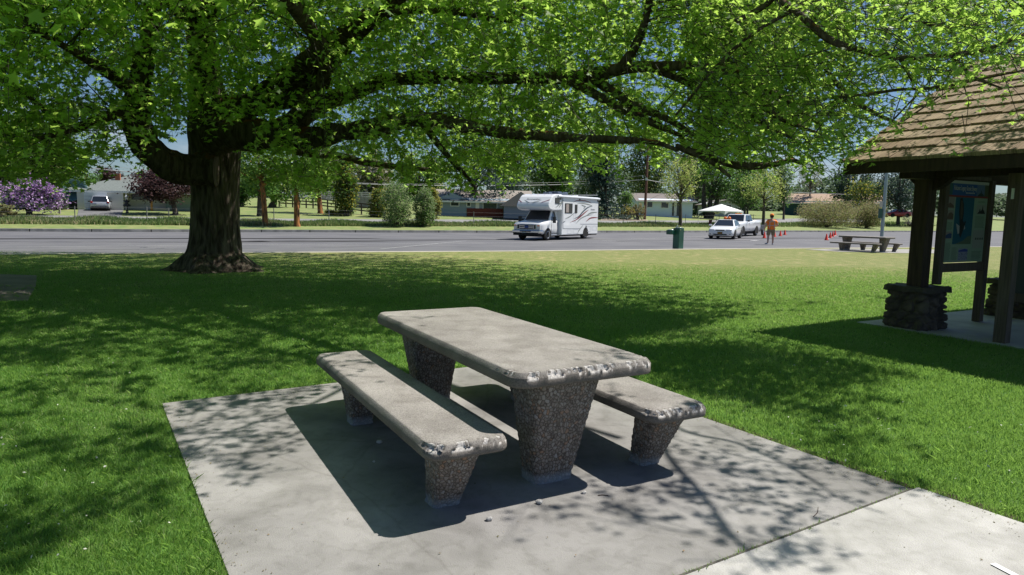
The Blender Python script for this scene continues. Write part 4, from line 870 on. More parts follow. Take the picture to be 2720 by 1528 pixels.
# B: the upper crown, out of the picture, that shades the lawn
N = 400000; gx = RNG.uniform(-26, 10, N); gy = RNG.uniform(1, 33, N); z = 3 + 8.5 * RNG.uniform(0, 1, N) ** 1.3
P = np.stack([gx - SX * z, gy - SY * z, z], 1); P = P[dome(P) < 1.0]
pj = PR(P); inframe = (pj[:, 2] > 0) & (pj[:, 0] > -30) & (pj[:, 0] < 2610) & (pj[:, 1] > -20) & (pj[:, 1] < 1460); P = P[~inframe & (pj[:, 2] > 1.0) & (np.linalg.norm(P - np.array(CAMP), axis=1) > 6.5)]
a = shade_ok(P); cell = .5 + .5 * np.sin(P[:, 0] * 1.9 + P[:, 2] * 1.3) * np.sin(P[:, 1] * 1.7 + P[:, 2]); P = P[RNG.uniform(0, 1, len(P)) < a * np.clip(cell * 1.6 - .25, 0.04, 1) * np.interp(P[:, 0], [-5, 0, 4], [1, .35, .06])]
PB = P[RNG.permutation(len(P))[:8000]]
# C: loose sprays on the thin outer limbs above the pad and the near lawn
PCs = []
for poly_, cnt in (([(430, 1010), (700, 985), (860, 1010), (740, 1080), (720, 1190), (610, 1205), (520, 1190), (470, 1110)], 40), ([(1640, 1090), (1780, 1090), (2040, 1180), (2060, 1330), (1880, 1300), (1720, 1200)], 26), ([(1490, 1330), (1560, 1270), (1780, 1215), (1800, 1290), (1640, 1330)], 11), ([(1900, 990), (2080, 1040), (2290, 1220), (2220, 1250), (1990, 1130)], 34),
                  ([(1800, 1350), (2040, 1330), (2040, 1400), (1880, 1440)], 9), ([(0, 1110), (300, 1085), (480, 1110), (400, 1190), (150, 1200)], 26), ([(0, 1300), (250, 1240), (440, 1225), (420, 1275), (180, 1330), (0, 1390)], 30), ([(560, 925), (880, 900), (960, 960), (700, 1000), (450, 1000)], 34), ([(1500, 800), (2100, 830), (2300, 900), (2050, 1000), (1900, 1060), (1800, 990), (1500, 900)], 90), ([(800, 890), (940, 885), (930, 940), (850, 960)], 8), ([(1540, 870), (1660, 900), (1640, 940), (1500, 925)], 7)):
    k_ = 0; tries = 0; xs__ = [p[0] for p in poly_]; ys__ = [p[1] for p in poly_]
    while k_ < cnt and tries < 9000:
        tries += 1; x_, y_ = random.uniform(min(xs__), max(xs__)), random.uniform(min(ys__), max(ys__))
        if not pip(np.array([x_]), np.array([y_]), poly_)[0]: continue
        k_ += 1; z_ = random.uniform(3.8, 5.6); g_ = G(x_ * 1.0559, y_ * 1.0559, 0); q_ = np.array([g_.x - SX * z_, g_.y - SY * z_, z_]); pq = PR(q_[None])[0]
        if pq[2] > 0 and -150 < pq[0] < 2720 and (pq[1] > np.interp(pq[0], _cx, _cy) - 40 or (pq[1] > -160 and pq[2] < 6.5)): continue
        PCs.append(q_)
for x_, y_ in ((1590, 905), (1545, 925), (1610, 880), (1560, 895), (1500, 945), (985, 800), (870, 930), (905, 915), (850, 950)):
    z_ = random.uniform(4.2, 5.2); g_ = G(x_ * 1.0559, y_ * 1.0559, .76 if y_ < 946 and x_ > 980 else .44); h_ = z_ - g_.z; PCs.append(np.array([g_.x - SX * h_, g_.y - SY * h_, z_]))
PC = np.array(PCs); PC = PC[np.linalg.norm(PC - np.array(CAMP), axis=1) > 3.2]
def spray_leaves(C, per, spread, size, seedtw=True):
    n = len(C); out = C - np.array([[TP.x, TP.y, 4.0]]); out[:, 2] = -.25 * np.linalg.norm(out[:, :2], axis=1); out /= np.linalg.norm(out, axis=1)[:, None]
    out = out * .8 + RNG.normal(0, .6, (n, 3)); out[:, 2] -= .25; out /= np.linalg.norm(out, axis=1)[:, None]
    t = RNG.uniform(-.5, .5, (n, per)); Q_ = C[:, None, :] + out[:, None, :] * (t * spread)[:, :, None] + RNG.normal(0, spread * .14, (n, per, 3)); Q_[:, :, 2] -= np.abs(t + .5) ** 2 * spread * .25
    sv = np.clip(RNG.normal(.5, .22, n), 0, 1)[:, None] + RNG.normal(0, .14, (n, per)); return Q_.reshape(-1, 3), np.clip(sv, 0, 1).ravel(), out
M_LEAF = leaf_mat('maple_leaf', [(.080, .165, .036), (.120, .225, .052), (.165, .285, .078), (.25, .36, .13)], trans=(.62, .90, .15), tf=.60, rough=.45, spec=.45)
base = np.array([TP.x, TP.y, 0.0])
Q1, v1, o1 = spray_leaves(np.concatenate([PA, PA2]), 12, .52, .12)
dist = np.linalg.norm(Q1 - np.array(CAMP), axis=1); near_ = dist < 12.5
sz = .128
leaves('crown', Q1[near_] - base, sz * 1.0, M_LEAF, maple, MAPLE, tilt=.62, var=v1[near_], droop=.9)
leaves('crown', Q1[~near_] - base, sz * 1.12, M_LEAF, maple, MAPLE_LO * np.array([1.0, 1, 1]), tilt=.62, var=v1[~near_], droop=.9)
Q2, v2, o2 = spray_leaves(PB, 16, .8, .12)
leaves('crown', Q2 - base, .17, M_LEAF, maple, MAPLE_LO, tilt=.5, var=v2, droop=.6)
Q3, v3, o3 = spray_leaves(PC, 9, .5, .12); leaves('crown', Q3 - base, .11, M_LEAF, maple, MAPLE, tilt=.5, var=v3, droop=.6)
print('LEAVES', near_.sum(), (~near_).sum(), len(Q2))
# twigs of the sprays (thin square rods) and longer whips that tie them to the limbs
def rods(name, A, B, r, m, parent):
    d = B - A; d /= np.linalg.norm(d, axis=1)[:, None] + 1e-9; ref = np.where(np.abs(d[:, 2:3]) > .9, np.array([[1., 0, 0]]), np.array([[0, 0, 1.]])); u = np.cross(d, ref); u /= np.linalg.norm(u, axis=1)[:, None]; v = np.cross(d, u)
    V = []; 
    for k in range(3):
        a_ = 2 * PI * k / 3; V.append(A + (u * math.cos(a_) + v * math.sin(a_)) * r[:, None])
    for k in range(3):
        a_ = 2 * PI * k / 3; V.append(B + (u * math.cos(a_) + v * math.sin(a_)) * (r * .55)[:, None])
    V = np.stack(V, 1).reshape(-1, 3); b_ = np.arange(len(A))[:, None] * 6
    F = np.concatenate([b_ + np.array([[k, (k + 1) % 3, (k + 1) % 3 + 3, k + 3]]) for k in range(3)]); return np_mesh(name, V, F, m, parent)
C1 = np.concatenate([PA, PA2]); 
M_TW = mat('maple_twig', (.035, .028, .022), .9, (.09, .08, .068), 3)
RA = [C1 - o1 * .38 - base, PC - o3 * .4 - base]; RB = [C1 + o1 * .28 - np.array([0, 0, .05]) - base, PC + o3 * .3 - base]; RR = [np.full(len(C1), .0055), np.full(len(PC), .006)]
idx = RNG.permutation(len(C1))[:1500]; A_ = C1[idx]; LP = limb_pts[:, :3]
B_ = []
for p in A_:
    d2 = ((LP - p) ** 2).sum(1) + RNG.uniform(0, 1.5, len(LP)); B_.append(LP[np.argmin(d2)])
B_ = np.array(B_); dl = np.linalg.norm(A_ - B_, axis=1); k_ = dl < 2.6; A_, B_, dl = A_[k_], B_[k_], dl[k_]
Mid = (A_ + B_) / 2 + RNG.normal(0, .06, A_.shape) * dl[:, None] + np.array([0, 0, .10]) * dl[:, None]
RA += [B_ - base, Mid - base]; RB += [Mid - base, A_ - base]; RR += [.006 + .0045 * dl, .004 + .003 * dl]
rods('twigs', np.concatenate(RA), np.concatenate(RB), np.concatenate(RR), M_TW, maple)
# ------------------------------------------------------------------ vehicles
M_WHT = mat('white_paint', (.80, .81, .82), .25, coat=.6); M_TYRE = mat('tyre_rubber', (.02, .02, .022), .85); M_RIM = mat('alloy', (.62, .63, .65), .3, metal=.9)
M_GLS = mat('dark_glass', (.015, .018, .022), .06, spec=.9, coat=.5); M_BLK = mat('black_plastic', (.018, .018, .02), .5); M_CHR = mat('chrome', (.75, .76, .78), .12, metal=1)
M_LENS = mat('clear_lens', (.62, .64, .66), .08, spec=.9, coat=1); M_AMB = mat('amber_lens', (.85, .22, .02), .3); M_RED = mat('red_lens', (.45, .02, .015), .3); M_SHD = mat('underbody', (.01, .01, .01), .95)
def loft(mb, st, m=None):
    """st: (x, zb, zt, hw[, top taper]) stations of a car body"""
    rings = []
    for s in st:
        x, zb, zt, hw = s[:4]; tp = s[4] if len(s) > 4 else .86; h = zt - zb
        half = [(hw * .84, zb), (hw * .97, zb + h * .10), (hw, zb + h * .42), (hw * .985, zb + h * .72), (hw * (tp + .09), zb + h * .92), (hw * tp, zt), (hw * .4, zt + h * .03)]
        rings.append([(x, -y, z) for y, z in half[::-1]][::-1][:] if False else [(x, y, z) for y, z in half] + [(x, -y, z) for y, z in half[::-1]])
    n = len(rings[0]); vs = [p for r in rings for p in r]; k = len(rings)
    mb.add(vs, [(i * n + j, i * n + (j + 1) % n, (i + 1) * n + (j + 1) % n, (i + 1) * n + j) for i in range(k - 1) for j in range(n)] + [list(range(n)), list(range((k - 1) * n, k * n))], m, True)
def wheel(parent, x, y, r, wd, side, spokes=6):
    t = MB(); t.lathe([(r * .62, -wd / 2), (r * .9, -wd / 2), (r, -wd * .32), (r, wd * .32), (r * .9, wd / 2), (r * .62, wd / 2)], (x, y, r), 26, None, 'Y'); w_ = t.build('wheel', M_TYRE, parent)
    k = MB(); yo = wd / 2 * side * .72
    k.lathe([(0.001, 0), (r * .18, .0), (r * .2, -.02 * side), (r * .5, -.045 * side), (r * .56, .0), (r * .64, .012 * side), (r * .64, -.05 * side)], (x, y + yo + .03 * side, r), 22, None, 'Y')
    k.build('rim', M_RIM, w_)
    h = MB()
    for i in range(spokes):
        a = 2 * PI * i / spokes; h.cyl((x + math.cos(a) * r * .36, y + yo + .012 * side, r + math.sin(a) * r * .36), r * .085, .02, None, 8, 'Y')
    h.build('rim_holes', M_BLK, w_); return w_
def arch(parent, x, y, r, side, m=M_SHD):
    a = MB(); N = 20; ro = r * 1.17
    vs = [(x + ro * math.cos(PI * k / N), y, r * 1.0 + ro * math.sin(PI * k / N)) for k in range(N + 1)] + [(x - ro, y, r * .55), (x + ro, y, r * .55)]
    b = [(p[0], p[1] - .02 * side, p[2]) for p in vs]; n = len(vs); a.add(vs + b, [list(range(n)), list(range(2 * n - 1, n - 1, -1))] + [(i, (i + 1) % n, (i + 1) % n + n, i + n) for i in range(n)])
    return a.build('wheel_arch', m, parent)
def panel(mb, pts, off, m=None, th=.012):
    """thin plate from coplanar points, pushed off along its normal"""
    P = [Vector(p) for p in pts]; nrm = (P[1] - P[0]).cross(P[2] - P[0]).normalized() * off; t = nrm.normalized() * th
    n = len(P); mb.add([p + nrm for p in P] + [p + nrm - t for p in P], [list(range(n)), list(range(2 * n - 1, n - 1, -1))] + [(i, i + n, (i + 1) % n + n, (i + 1) % n) for i in range(n)], m)
def spot(px, py, z=LOTZ): return G(px, py, z)

# --- motorhome: local x = towards its rear, visible side = -y
f_, r_ = spot(1455, 639.3), spot(1548, 634.4); dv_ = (r_ - f_); rvy = math.atan2(dv_.y, dv_.x); rvx = Vector((math.cos(rvy), math.sin(rvy), 0)); rvn = Vector((-rvx.y, rvx.x, 0))
rvo = f_ + rvn * 1.0; WB = dv_.length
rv = thing('motorhome', 'white motorhome with grey and maroon swoosh stripes driving across the lot', 'motorhome', rvo, rvy)
def rv_side(px, py, yy=-1.2):      # photo pixel -> (x, z) on the visible side plane
    d = ray(px, py); o = CAMP - rvo; t = (yy - o.dot(rvn)) / d.dot(rvn); p = o + d * t; return p.dot(rvx), p.z
ZT = 2.93
x0b = rv_side(1492, 600)[0]; x1b = rv_side(1588, 600)[0]
print('RV box', x0b, x1b, 'wb', WB, 'z', rv_side(1588, 522)[1], rv_side(1492, 626)[1])
mb = MB(); mb.box(((x0b + x1b) / 2, 0, (ZT + .32) / 2), (x1b - x0b, 2.4, ZT - .32)); mb.build('coach_body', M_WHT, rv, bevel=.05)
mb = MB(); mb.prism([(x0b + .01, 1.93), (.30, 1.90), (-.12, 1.96), (-.32, 2.08), (-.34, 2.22), (-.22, 2.42), (.12, 2.78), (.32, 2.90), (.65, 2.97), (x0b + .01, 2.98)], -1.19, 1.19); mb.build('overcab', M_WHT, rv, bevel=.07)
cb = MB(); loft(cb, [(-.98, .50, .98, .88, .92), (-.90, .42, 1.10, .97, .92), (-.35, .38, 1.20, 1.0, .9), (.28, .36, 1.30, 1.0, .9), (x0b + .1, .34, 1.33, 1.0, .92)]); cb.build('cab', M_WHT, rv)
cb = MB(); vs = [(.22, .93, 1.25), (.22, -.93, 1.25), (.80, .80, 1.93), (.80, -.80, 1.93), (x0b + .05, .80, 1.95), (x0b + .05, -.80, 1.95), (x0b + .05, .95, 1.25), (x0b + .05, -.95, 1.25)]
cb.add(vs, [(0, 1, 3, 2), (2, 3, 5, 4), (1, 7, 5, 3), (0, 2, 4, 6)]); cb.build('cab_top', M_WHT, rv)
g_ = MB(); panel(g_, [(.25, -.86, 1.29), (.25, .86, 1.29), (.765, .74, 1.89), (.765, -.74, 1.89)][::-1], .012); g_.build('windshield', M_GLS, rv)
g_ = MB(); panel(g_, [(.50, -.93, 1.30), (x0b - .28, -.948, 1.30), (x0b - .36, -.81, 1.86), (.90, -.80, 1.86)], .015); g_.build('side_window', M_GLS, rv)
g_ = MB(); g_.bar((.46, -1.003, .45), (.50, -1.0, 1.26), .012, .012); g_.build('door_seam', M_BLK, rv); g_ = MB(); g_.bar((x0b - .22, -1.003, .45), (x0b - .24, -1.0, 1.26), .012, .012); g_.build('door_seam', M_BLK, rv)
g_ = MB(); g_.box((-.985, 0, .86), (.06, 1.36, .34)); gr = g_.build('grille', M_CHR, rv, bevel=.02)
g_ = MB()
for k in range(3): g_.box((-1.018, 0, .755 + k * .105), (.02, 1.02, .07))
for s in (-1, 1): g_.box((-1.018, .60 * s, .86), (.02, .12, .26))
g_.build('grille_opening', M_BLK, gr)
g_ = MB(); g_.lathe([(.0, -.012), (.075, -.012), (.085, 0)], (-1.032, 0, .86), 20, None, 'X', sq=(2.0, 1)); g_.build('emblem', mat('emblem_blue', (.02, .05, .22), .3), gr)
for s in (-1, 1):
    g_ = MB(); g_.box((-.93, .83 * s, .83), (.14, .26, .34)); h = g_.build('headlight', M_LENS, rv, bevel=.03)
    g_ = MB(); g_.box((-.95, .86 * s, .95), (.12, .16, .07)); g_.build('indicator', M_AMB, h)
g_ = MB(); g_.box((-1.02, 0, .56), (.22, 2.02, .20)); g_.box((-.86, -.98, .56), (.4, .10, .19)); bu = g_.build('bumper', M_CHR, rv, bevel=.05)
g_ = MB(); g_.box((-1.135, .02, .58), (.01, .80, .07)); g_.build('bumper_slot', M_BLK, bu); g_ = MB(); g_.box((-1.14, .12, .46), (.012, .30, .15)); g_.build('number_plate', mat('plate_grey', (.35, .38, .40), .5), bu)
g_ = MB(); g_.box((-.9, 0, .40), (.5, 1.8, .16)); g_.box(((x0b + x1b) / 2 - .4, 0, .33), (x1b - x0b + 2.4, 1.5, .22)); g_.build('underbody', M_SHD, rv)
for s in (-1, 1):
    g_ = MB(); g_.box((.30, 1.28 * s, 1.32), (.12, .20, .40)); g_.bar((.45, .93 * s, 1.25), (.32, 1.22 * s, 1.28), .03, .03); g_.bar((.45, .93 * s, 1.50), (.32, 1.22 * s, 1.45), .03, .03); g_.build('mirror', M_BLK, rv, bevel=.03)
g_ = MB(); g_.tube([(.5, -.9, .34), (x0b + .1, -.98, .34)], .05, 8); g_.build('step', M_RIM, rv)
for x_ in (0, WB):
    for s in (-1, 1):
        wheel(rv, x_, (.88 if x_ == 0 else 1.05) * s, .37, .26, s, 8)
    arch(rv, x_, -1.006 if x_ == 0 else -1.206, .37, -1)
def sidepoly(mb, pts, m, lay=1):
    P = [rv_side(*p) for p in pts]; yy = -1.2 - .004 * lay; n = len(P); mb.add([(x, yy, z) for x, z in P] , [list(range(n))], m)
z3 = lambda x, y: (1300 + x * .15528, 460 + y * .15528)
g_ = MB()
def win(x0, y0, x1, y1, nm='window'):
    a, b = rv_side(*z3(x0, y0)), rv_side(*z3(x1, y1)); w_ = MB(); w_.box(((a[0] + b[0]) / 2, -1.205, (a[1] + b[1]) / 2), (abs(b[0] - a[0]), .03, abs(a[1] - b[1]))); o = w_.build(nm, M_BLK, rv, bevel=.02)
    w_ = MB(); w_.box(((a[0] + b[0]) / 2, -1.222, (a[1] + b[1]) / 2), (abs(b[0] - a[0]) - .08, .01, abs(a[1] - b[1]) - .08)); w_.build('pane', mat('rv_glass', (.03, .03, .035), .08, spec=.8), o)
    return a, b, o
win(1128, 420, 1200, 525); a, b, o_ = win(1293, 515, 1417, 690); win(1463, 538, 1502, 686)
w_ = MB(); w_.box((a[0] + (b[0] - a[0]) * .30, -1.229, (a[1] + b[1]) / 2), (abs(b[0] - a[0]) * .34, .006, abs(a[1] - b[1]) - .12)); w_.build('curtain', mat('curtain', (.35, .30, .27), .9), o_)
SW = MB(); gry = mat('stripe_grey', (.22, .24, .22), .4); mar = mat('stripe_maroon', (.22, .03, .03), .4); dgy = mat('stripe_dark', (.08, .10, .12), .4)
def swoosh(pts, w0, m, lay):          # pts in zoom px along the centre; width in px tapering at both ends
    C = catmull([(x, y, 0) for x, y in pts], 6); n = len(C); up = []; dn = []
    for i, c in enumerate(C):
        d = np.array(C[min(i + 1, n - 1)]) - np.array(C[max(i - 1, 0)]); nn = np.array((-d[1], d[0])) / (np.hypot(d[0], d[1]) + 1e-9); t = i / (n - 1); h = w0 / 2 * (math.sin(PI * min(1, max(.03, t))) ** .7)
        up.append(rv_side(*z3(c[0] + nn[0] * h, c[1] + nn[1] * h))); dn.append(rv_side(*z3(c[0] - nn[0] * h, c[1] - nn[1] * h)))
    yy = -1.202 - .003 * lay
    SW.add([(x, yy, z) for x, z in up] + [(x, yy, z) for x, z in dn], [(i, i + 1, n + i + 1, n + i) for i in range(n - 1)], m)
swoosh([(1430, 500), (1500, 470), (1600, 470), (1690, 490), (1745, 520)], 16, mar, 1); swoosh([(1500, 520), (1600, 520), (1700, 540), (1765, 565)], 16, gry, 1)
swoosh([(1450, 780), (1530, 740), (1600, 660), (1680, 590), (1765, 562)], 22, dgy, 2); swoosh([(1380, 845), (1480, 800), (1560, 740), (1640, 670), (1700, 625)], 20, mar, 1)
swoosh([(1570, 540), (1610, 560), (1645, 568)], 14, gry, 3); swoosh([(1610, 610), (1625, 590), (1650, 565)], 14, gry, 4)
swoosh([(1475, 870), (1560, 780), (1660, 730), (1770, 710)], 16, gry, 1); swoosh([(1660, 725), (1740, 680), (1850, 670)], 22, gry, 2); swoosh([(1650, 830), (1720, 775), (1790, 762), (1862, 765)], 22, mar, 1)
swoosh([(1135, 590), (1200, 530), (1280, 460)], 14, gry, 1); swoosh([(1190, 590), (1220, 540), (1250, 490)], 12, gry, 2); swoosh([(1290, 785), (1380, 740), (1460, 670)], 12, gry, 3); swoosh([(1235, 860), (1270, 840), (1300, 820)], 14, dgy, 1)
swoosh([(1500, 1045), (1540, 970), (1610, 880)], 14, gry, 1)
for x0, y0, x1, y1 in ((1552, 868, 1850, 876), (1258, 945, 1560, 953), (1252, 380, 1262, 950), (1258, 372, 1850, 384)):
    sidepoly(SW, [(z3(x0, y0)), (z3(x1, y0)), (z3(x1, y1)), (z3(x0, y1))], mat('seam_grey', (.30, .31, .33), .5), 2)
seam = mat('seam_light', (.62, .63, .65), .5)
for x0, y0, x1, y1 in ((1330, 965, 1400, 1035), (1430, 960, 1520, 1030), (1670, 905, 1730, 1000), (1760, 905, 1835, 985), (1440, 690, 1480, 835)):
    for a0, b0, a1, b1 in ((x0, y0, x1, y0 + 5), (x0, y1 - 5, x1, y1), (x0, y0, x0 + 5, y1), (x1 - 5, y0, x1, y1)): sidepoly(SW, [z3(a0, b0), z3(a1, b0), z3(a1, b1), z3(a0, b1)], seam, 1.5)
SW.build('side_stripes', None, rv, recalc=False)
a, b = rv_side(*z3(1170, 365)), rv_side(*z3(1878, 420)); g_ = MB(); g_.tube([(a[0], -1.24, 2.84), (b[0] - .02, -1.24, 2.82)], .075, 10); g_.build('awning', M_WHT, rv)
g_ = MB()
for xx in (a[0] + .4, (a[0] + b[0]) / 2, b[0] - .25): g_ = MB(); g_.box((xx, -1.225, 2.70), (.07, .05, .16)); g_.build('awning_bracket', M_BLK, rv)
a = rv_side(*z3(1652, 930)); g_ = MB(); g_.box((a[0], -1.208, a[1]), (.12, .02, .26)); g_.build('fuel_flap', M_BLK, rv)
# overcab front graphics on the sloping nose: plane through (-.22,2.42)-(.12,2.78)
n0, n1 = Vector((-.235, 0, 2.40)), Vector((.14, 0, 2.80)); nu = (n1 - n0).normalized(); nn_ = Vector((-nu.z, 0, nu.x))
ang = math.atan2(nu.z, nu.x)
tx = text_mesh('lettering', 'Sunseeker', .20, mat('letter_grey', (.12, .13, .15), .4), rv, (0, 0, 0), (0, 0, 0), shear=.35, xs=1.25)
Mx = Matrix(((0, nu.x, nn_.x, 0), (-1, nu.y, nn_.y, 0), (0, nu.z, nn_.z, 0), (0, 0, 0, 1))); tx.matrix_local = Matrix.Translation(n0 + nu * .24 + nn_ * .012 + Vector((0, .62, 0))) @ Mx @ Matrix.Diagonal((1.25, 1, 1, 1))
g_ = MB()
def nose(pts, m): g_.add([n0 + nu * v + Vector((0, -u, 0)) + nn_ * .012 for u, v in pts], [list(range(len(pts)))], m)
nose([(-.75, .22), (-.70, .22), (-.30, .00), (-.33, -.02)], dgy); nose([(-.62, .12), (-.58, .12), (-.26, .0), (-.28, -.02)], dgy); nose([(.55, .22), (.50, .22), (-.08, .00), (-.05, -.02)], dgy); nose([(.44, .10), (.40, .10), (-.14, -.01), (-.1, -.03)], dgy)
nose([(1.12, .28), (1.12, .22), (.60, .0), (.58, .02)], mar); nose([(-1.12, .22), (-1.12, .16), (-.86, .0), (-.84, .03)], mar)
g_.build('nose_stripes', None, rv, recalc=False)
text_mesh('lettering', 'Sunseeker', .17, mat('letter_grey', (.12, .13, .15), .4), rv, (rv_side(*z3(1730, 635))[0], -1.209, rv_side(*z3(1730, 635))[1]), (PI / 2, 0, 0), shear=.35)
g_ = MB()
for k in range(5): g_ = MB(); g_.box((.36, -1.0 + .5 * k, 2.90), (.05, .10, .03)); g_.build('marker_light', M_AMB, rv)
g_ = MB(); g_.box((x0b + 1.5, -.1, ZT + .13), (1.5, .75, .26), taper=1.0); g_.box((x0b + .35, .1, ZT + .10), (.5, .5, .2)); g_.build('roof_air_unit', mat('roof_unit', (.06, .08, .12), .4), rv, bevel=.07)
g_ = MB(); g_.box((x0b + 3.4, 0, ZT + .05), (.9, .9, .1)); g_.build('roof_vent', M_WHT, rv, bevel=.03)

# --- generic car
def car(name, label, cat, loc, yaw, k, paint, group=None, scale=1.0):
    t = thing(name, label, cat, loc, yaw, group, scale); Wd = k['hw']; R_ = k['r']
    b = MB(); loft(b, k['body']); b.build('body', paint, t)
    c = k['cab']      # (x_base_front, x_roof_front, x_roof_rear, x_base_rear, z_belt, z_roof, hw_belt, hw_roof)
    xa, xb, xc, xd, zb, zr, wb, wr = c; b = MB()
    vs = []
    for x, z, w_ in ((xa, zb, wb), (xb, zr - .03, wr), (xb + .25, zr, wr * .96), (xc - .25, zr, wr * .96), (xc, zr - .04, wr), (xd, zb, wb)): vs += [(x, w_, z), (x, -w_, z)]
    b.add(vs, [(0, 1, 3, 2), (2, 3, 5, 4), (4, 5, 7, 6), (6, 7, 9, 8), (8, 9, 11, 10), (0, 2, 4, 6, 8, 10), (1, 3, 5, 7, 9, 11)]); b.build('cabin', paint, t, bevel=.05)
    g = MB(); L_ = .1
    def lerp(a, b_, u): return tuple(a[i] + (b_[i] - a[i]) * u for i in range(3))
    def glass(nm, A, B, C, Dd, off):      # quad A,B bottom; C,Dd top
        mb = MB(); P = [lerp(lerp(A, B, u), lerp(Dd, C, u), v) for u, v in ((.06, .06), (.94, .06), (.93, .90), (.07, .90))]; panel(mb, P, off); return mb.build(nm, M_GLS, t)
    glass('windshield', (xa, wb, zb), (xa, -wb, zb), (xb, -wr, zr), (xb, wr, zr), .02)
    glass('rear_window', (xd, -wb, zb), (xd, wb, zb), (xc, wr, zr), (xc, -wr, zr), .02)
    for s in (-1, 1):
        n = k.get('doors', 2); 
        lo = [(xa + (xd - xa) * u, wb * s, zb) for u in (0, 1)]; hi = [(xb, wr * s, zr), (xc, wr * s, zr)]
        for i in range(n):
            u0, u1 = i / n + .03, (i + 1) / n - .03
            A = lerp(lo[0], lo[1], .06 + u0 * .88); B = lerp(lo[0], lo[1], .06 + u1 * .88); C = lerp(hi[0], hi[1], .02 + u1 * .96); Dd = lerp(hi[0], hi[1], .02 + u0 * .96)
            P = [lerp(A, Dd, .08), lerp(B, C, .08), lerp(B, C, .88), lerp(A, Dd, .88)]; mb = MB(); panel(mb, P if s < 0 else P[::-1], .022); mb.build('side_window', M_GLS, t)
            sx_ = lerp(lo[0], lo[1], .06 + u1 * .88)[0]; mb = MB(); mb.box((sx_ - .05, (Wd + .004) * s * .985, zb * .62 + .1), (.012, .01, zb * .55)); mb.box((sx_ - .2, (Wd + .012) * s * .985, zb - .13), (.16, .03, .03)); mb.build('door_seam', M_BLK, t)
        for x_ in k['axles']:
            wheel(t, x_, (Wd - .12) * s, R_, .22, s); arch(t, x_, (Wd + .006) * s, R_, s)
        mb = MB(); mb.box((xa + .38, (Wd + .10) * s, zb + .06), (.12, .2, .13)); mb.build('mirror', paint if k.get('pm', 1) else M_BLK, t, bevel=.03)
    mb = MB(); mb.box((sum(k['axles']) / 2, 0, R_ * .85), (k['axles'][1] - k['axles'][0] + 1.0, Wd * 1.7, R_ * .7)); mb.build('underbody', M_SHD, t)
    return t
def boxp(parent, name, c, d, m, bevel=0, rz=0):
    mb = MB(); mb.box(c, d, None, rz); return mb.build(name, m, parent, bevel=bevel)
# sedan: x from nose (0) to tail
f_, r_ = spot(1949.5, 636.2), spot(1959.6, 633.4); yaw = math.radians(63); hx = Vector((math.cos(yaw), math.sin(yaw), 0)); hn = Vector((-hx.y, hx.x, 0))
so = f_ - hx * 1.0 + hn * .9
sd = dict(hw=.92, r=.33, axles=(1.0, 3.75), doors=2, body=[(0, .36, .60, .60, .8), (.06, .27, .70, .76, .86), (.3, .22, .80, .87, .84), (1.2, .20, .93, .92, .86), (2.4, .20, .97, .925, .93), (3.9, .22, .99, .92, .88), (4.7, .27, .96, .84, .84), (4.93, .38, .82, .72, .9)], cab=(1.35, 2.15, 3.35, 4.2, .93, 1.43, .80, .58))
sed = car('sedan', 'white sedan with an orange roof beacon, parked facing the lawn', 'car', so, yaw, sd, M_WHT, scale=1.06)
boxp(sed, 'grille', (-.005, 0, .655), (.05, .62, .07), M_BLK, .02); boxp(sed, 'air_intake', (.02, 0, .36), (.06, .95, .08), M_BLK, .02); boxp(sed, 'number_plate', (-.02, 0, .46), (.02, .34, .16), mat('plate_brown', (.22, .13, .03), .5))
for s in (-1, 1): boxp(sed, 'headlight', (.10, .60 * s, .67), (.16, .40, .11), M_LENS, .04, rz=-.22 * s); boxp(sed, 'fog_lamp', (.05, .62 * s, .38), (.06, .24, .07), M_BLK, .02, rz=-.15 * s)
bar_ = boxp(sed, 'beacon_base', (2.75, 0, 1.45), (.34, .5, .05), M_BLK)
mb = MB()
for s in (-1, 1): mb.lathe([(.12, 0), (.12, .10), (.09, .14), (.001, .16)], (2.75, .14 * s, 1.47), 12)
mb.build('beacon', mat('beacon_orange', (.85, .20, .01), .35), sed)
# pickup truck
f_ = spot(1971.9, 628.9); r_ = spot(2008, 627.0); yaw = math.radians(54); hx = Vector((math.cos(yaw), math.sin(yaw), 0)); hn = Vector((-hx.y, hx.x, 0)); to_ = f_ - hx * .95 + hn * 1.0
td = dict(hw=1.0, r=.42, axles=(.95, 4.75), doors=2, pm=0, body=[(0, .55, 1.02, .82, .9), (.05, .45, 1.12, .95, .9), (.4, .42, 1.20, 1.0, .9), (1.6, .42, 1.28, 1.0, .93), (3.9, .42, 1.30, 1.0, .95), (3.95, .42, 1.36, 1.0, .97), (5.85, .45, 1.38, 1.0, .97), (5.95, .5, 1.34, .97, .97)], cab=(1.55, 2.15, 3.6, 3.95, 1.27, 1.90, .90, .74))
tr = car('pickup_truck', 'white crew cab pickup truck parked behind the sedan with the orange beacon', 'truck', to_, yaw, td, M_WHT, scale=1.04)
boxp(tr, 'grille', (-.01, 0, .88), (.06, 1.15, .34), M_BLK, .03); boxp(tr, 'bumper', (-.08, 0, .58), (.2, 1.95, .20), M_CHR, .05); boxp(tr, 'roof_light', (2.9, .1, 1.94), (.2, .55, .08), mat('beacon_orange', (.8, .2, .02), .35), .02)
for s in (-1, 1): boxp(tr, 'headlight', (.06, .74 * s, .92), (.16, .30, .26), M_LENS, .04)
boxp(tr, 'bed_floor', (4.9, 0, 1.15), (1.7, 1.7, .04), M_SHD)
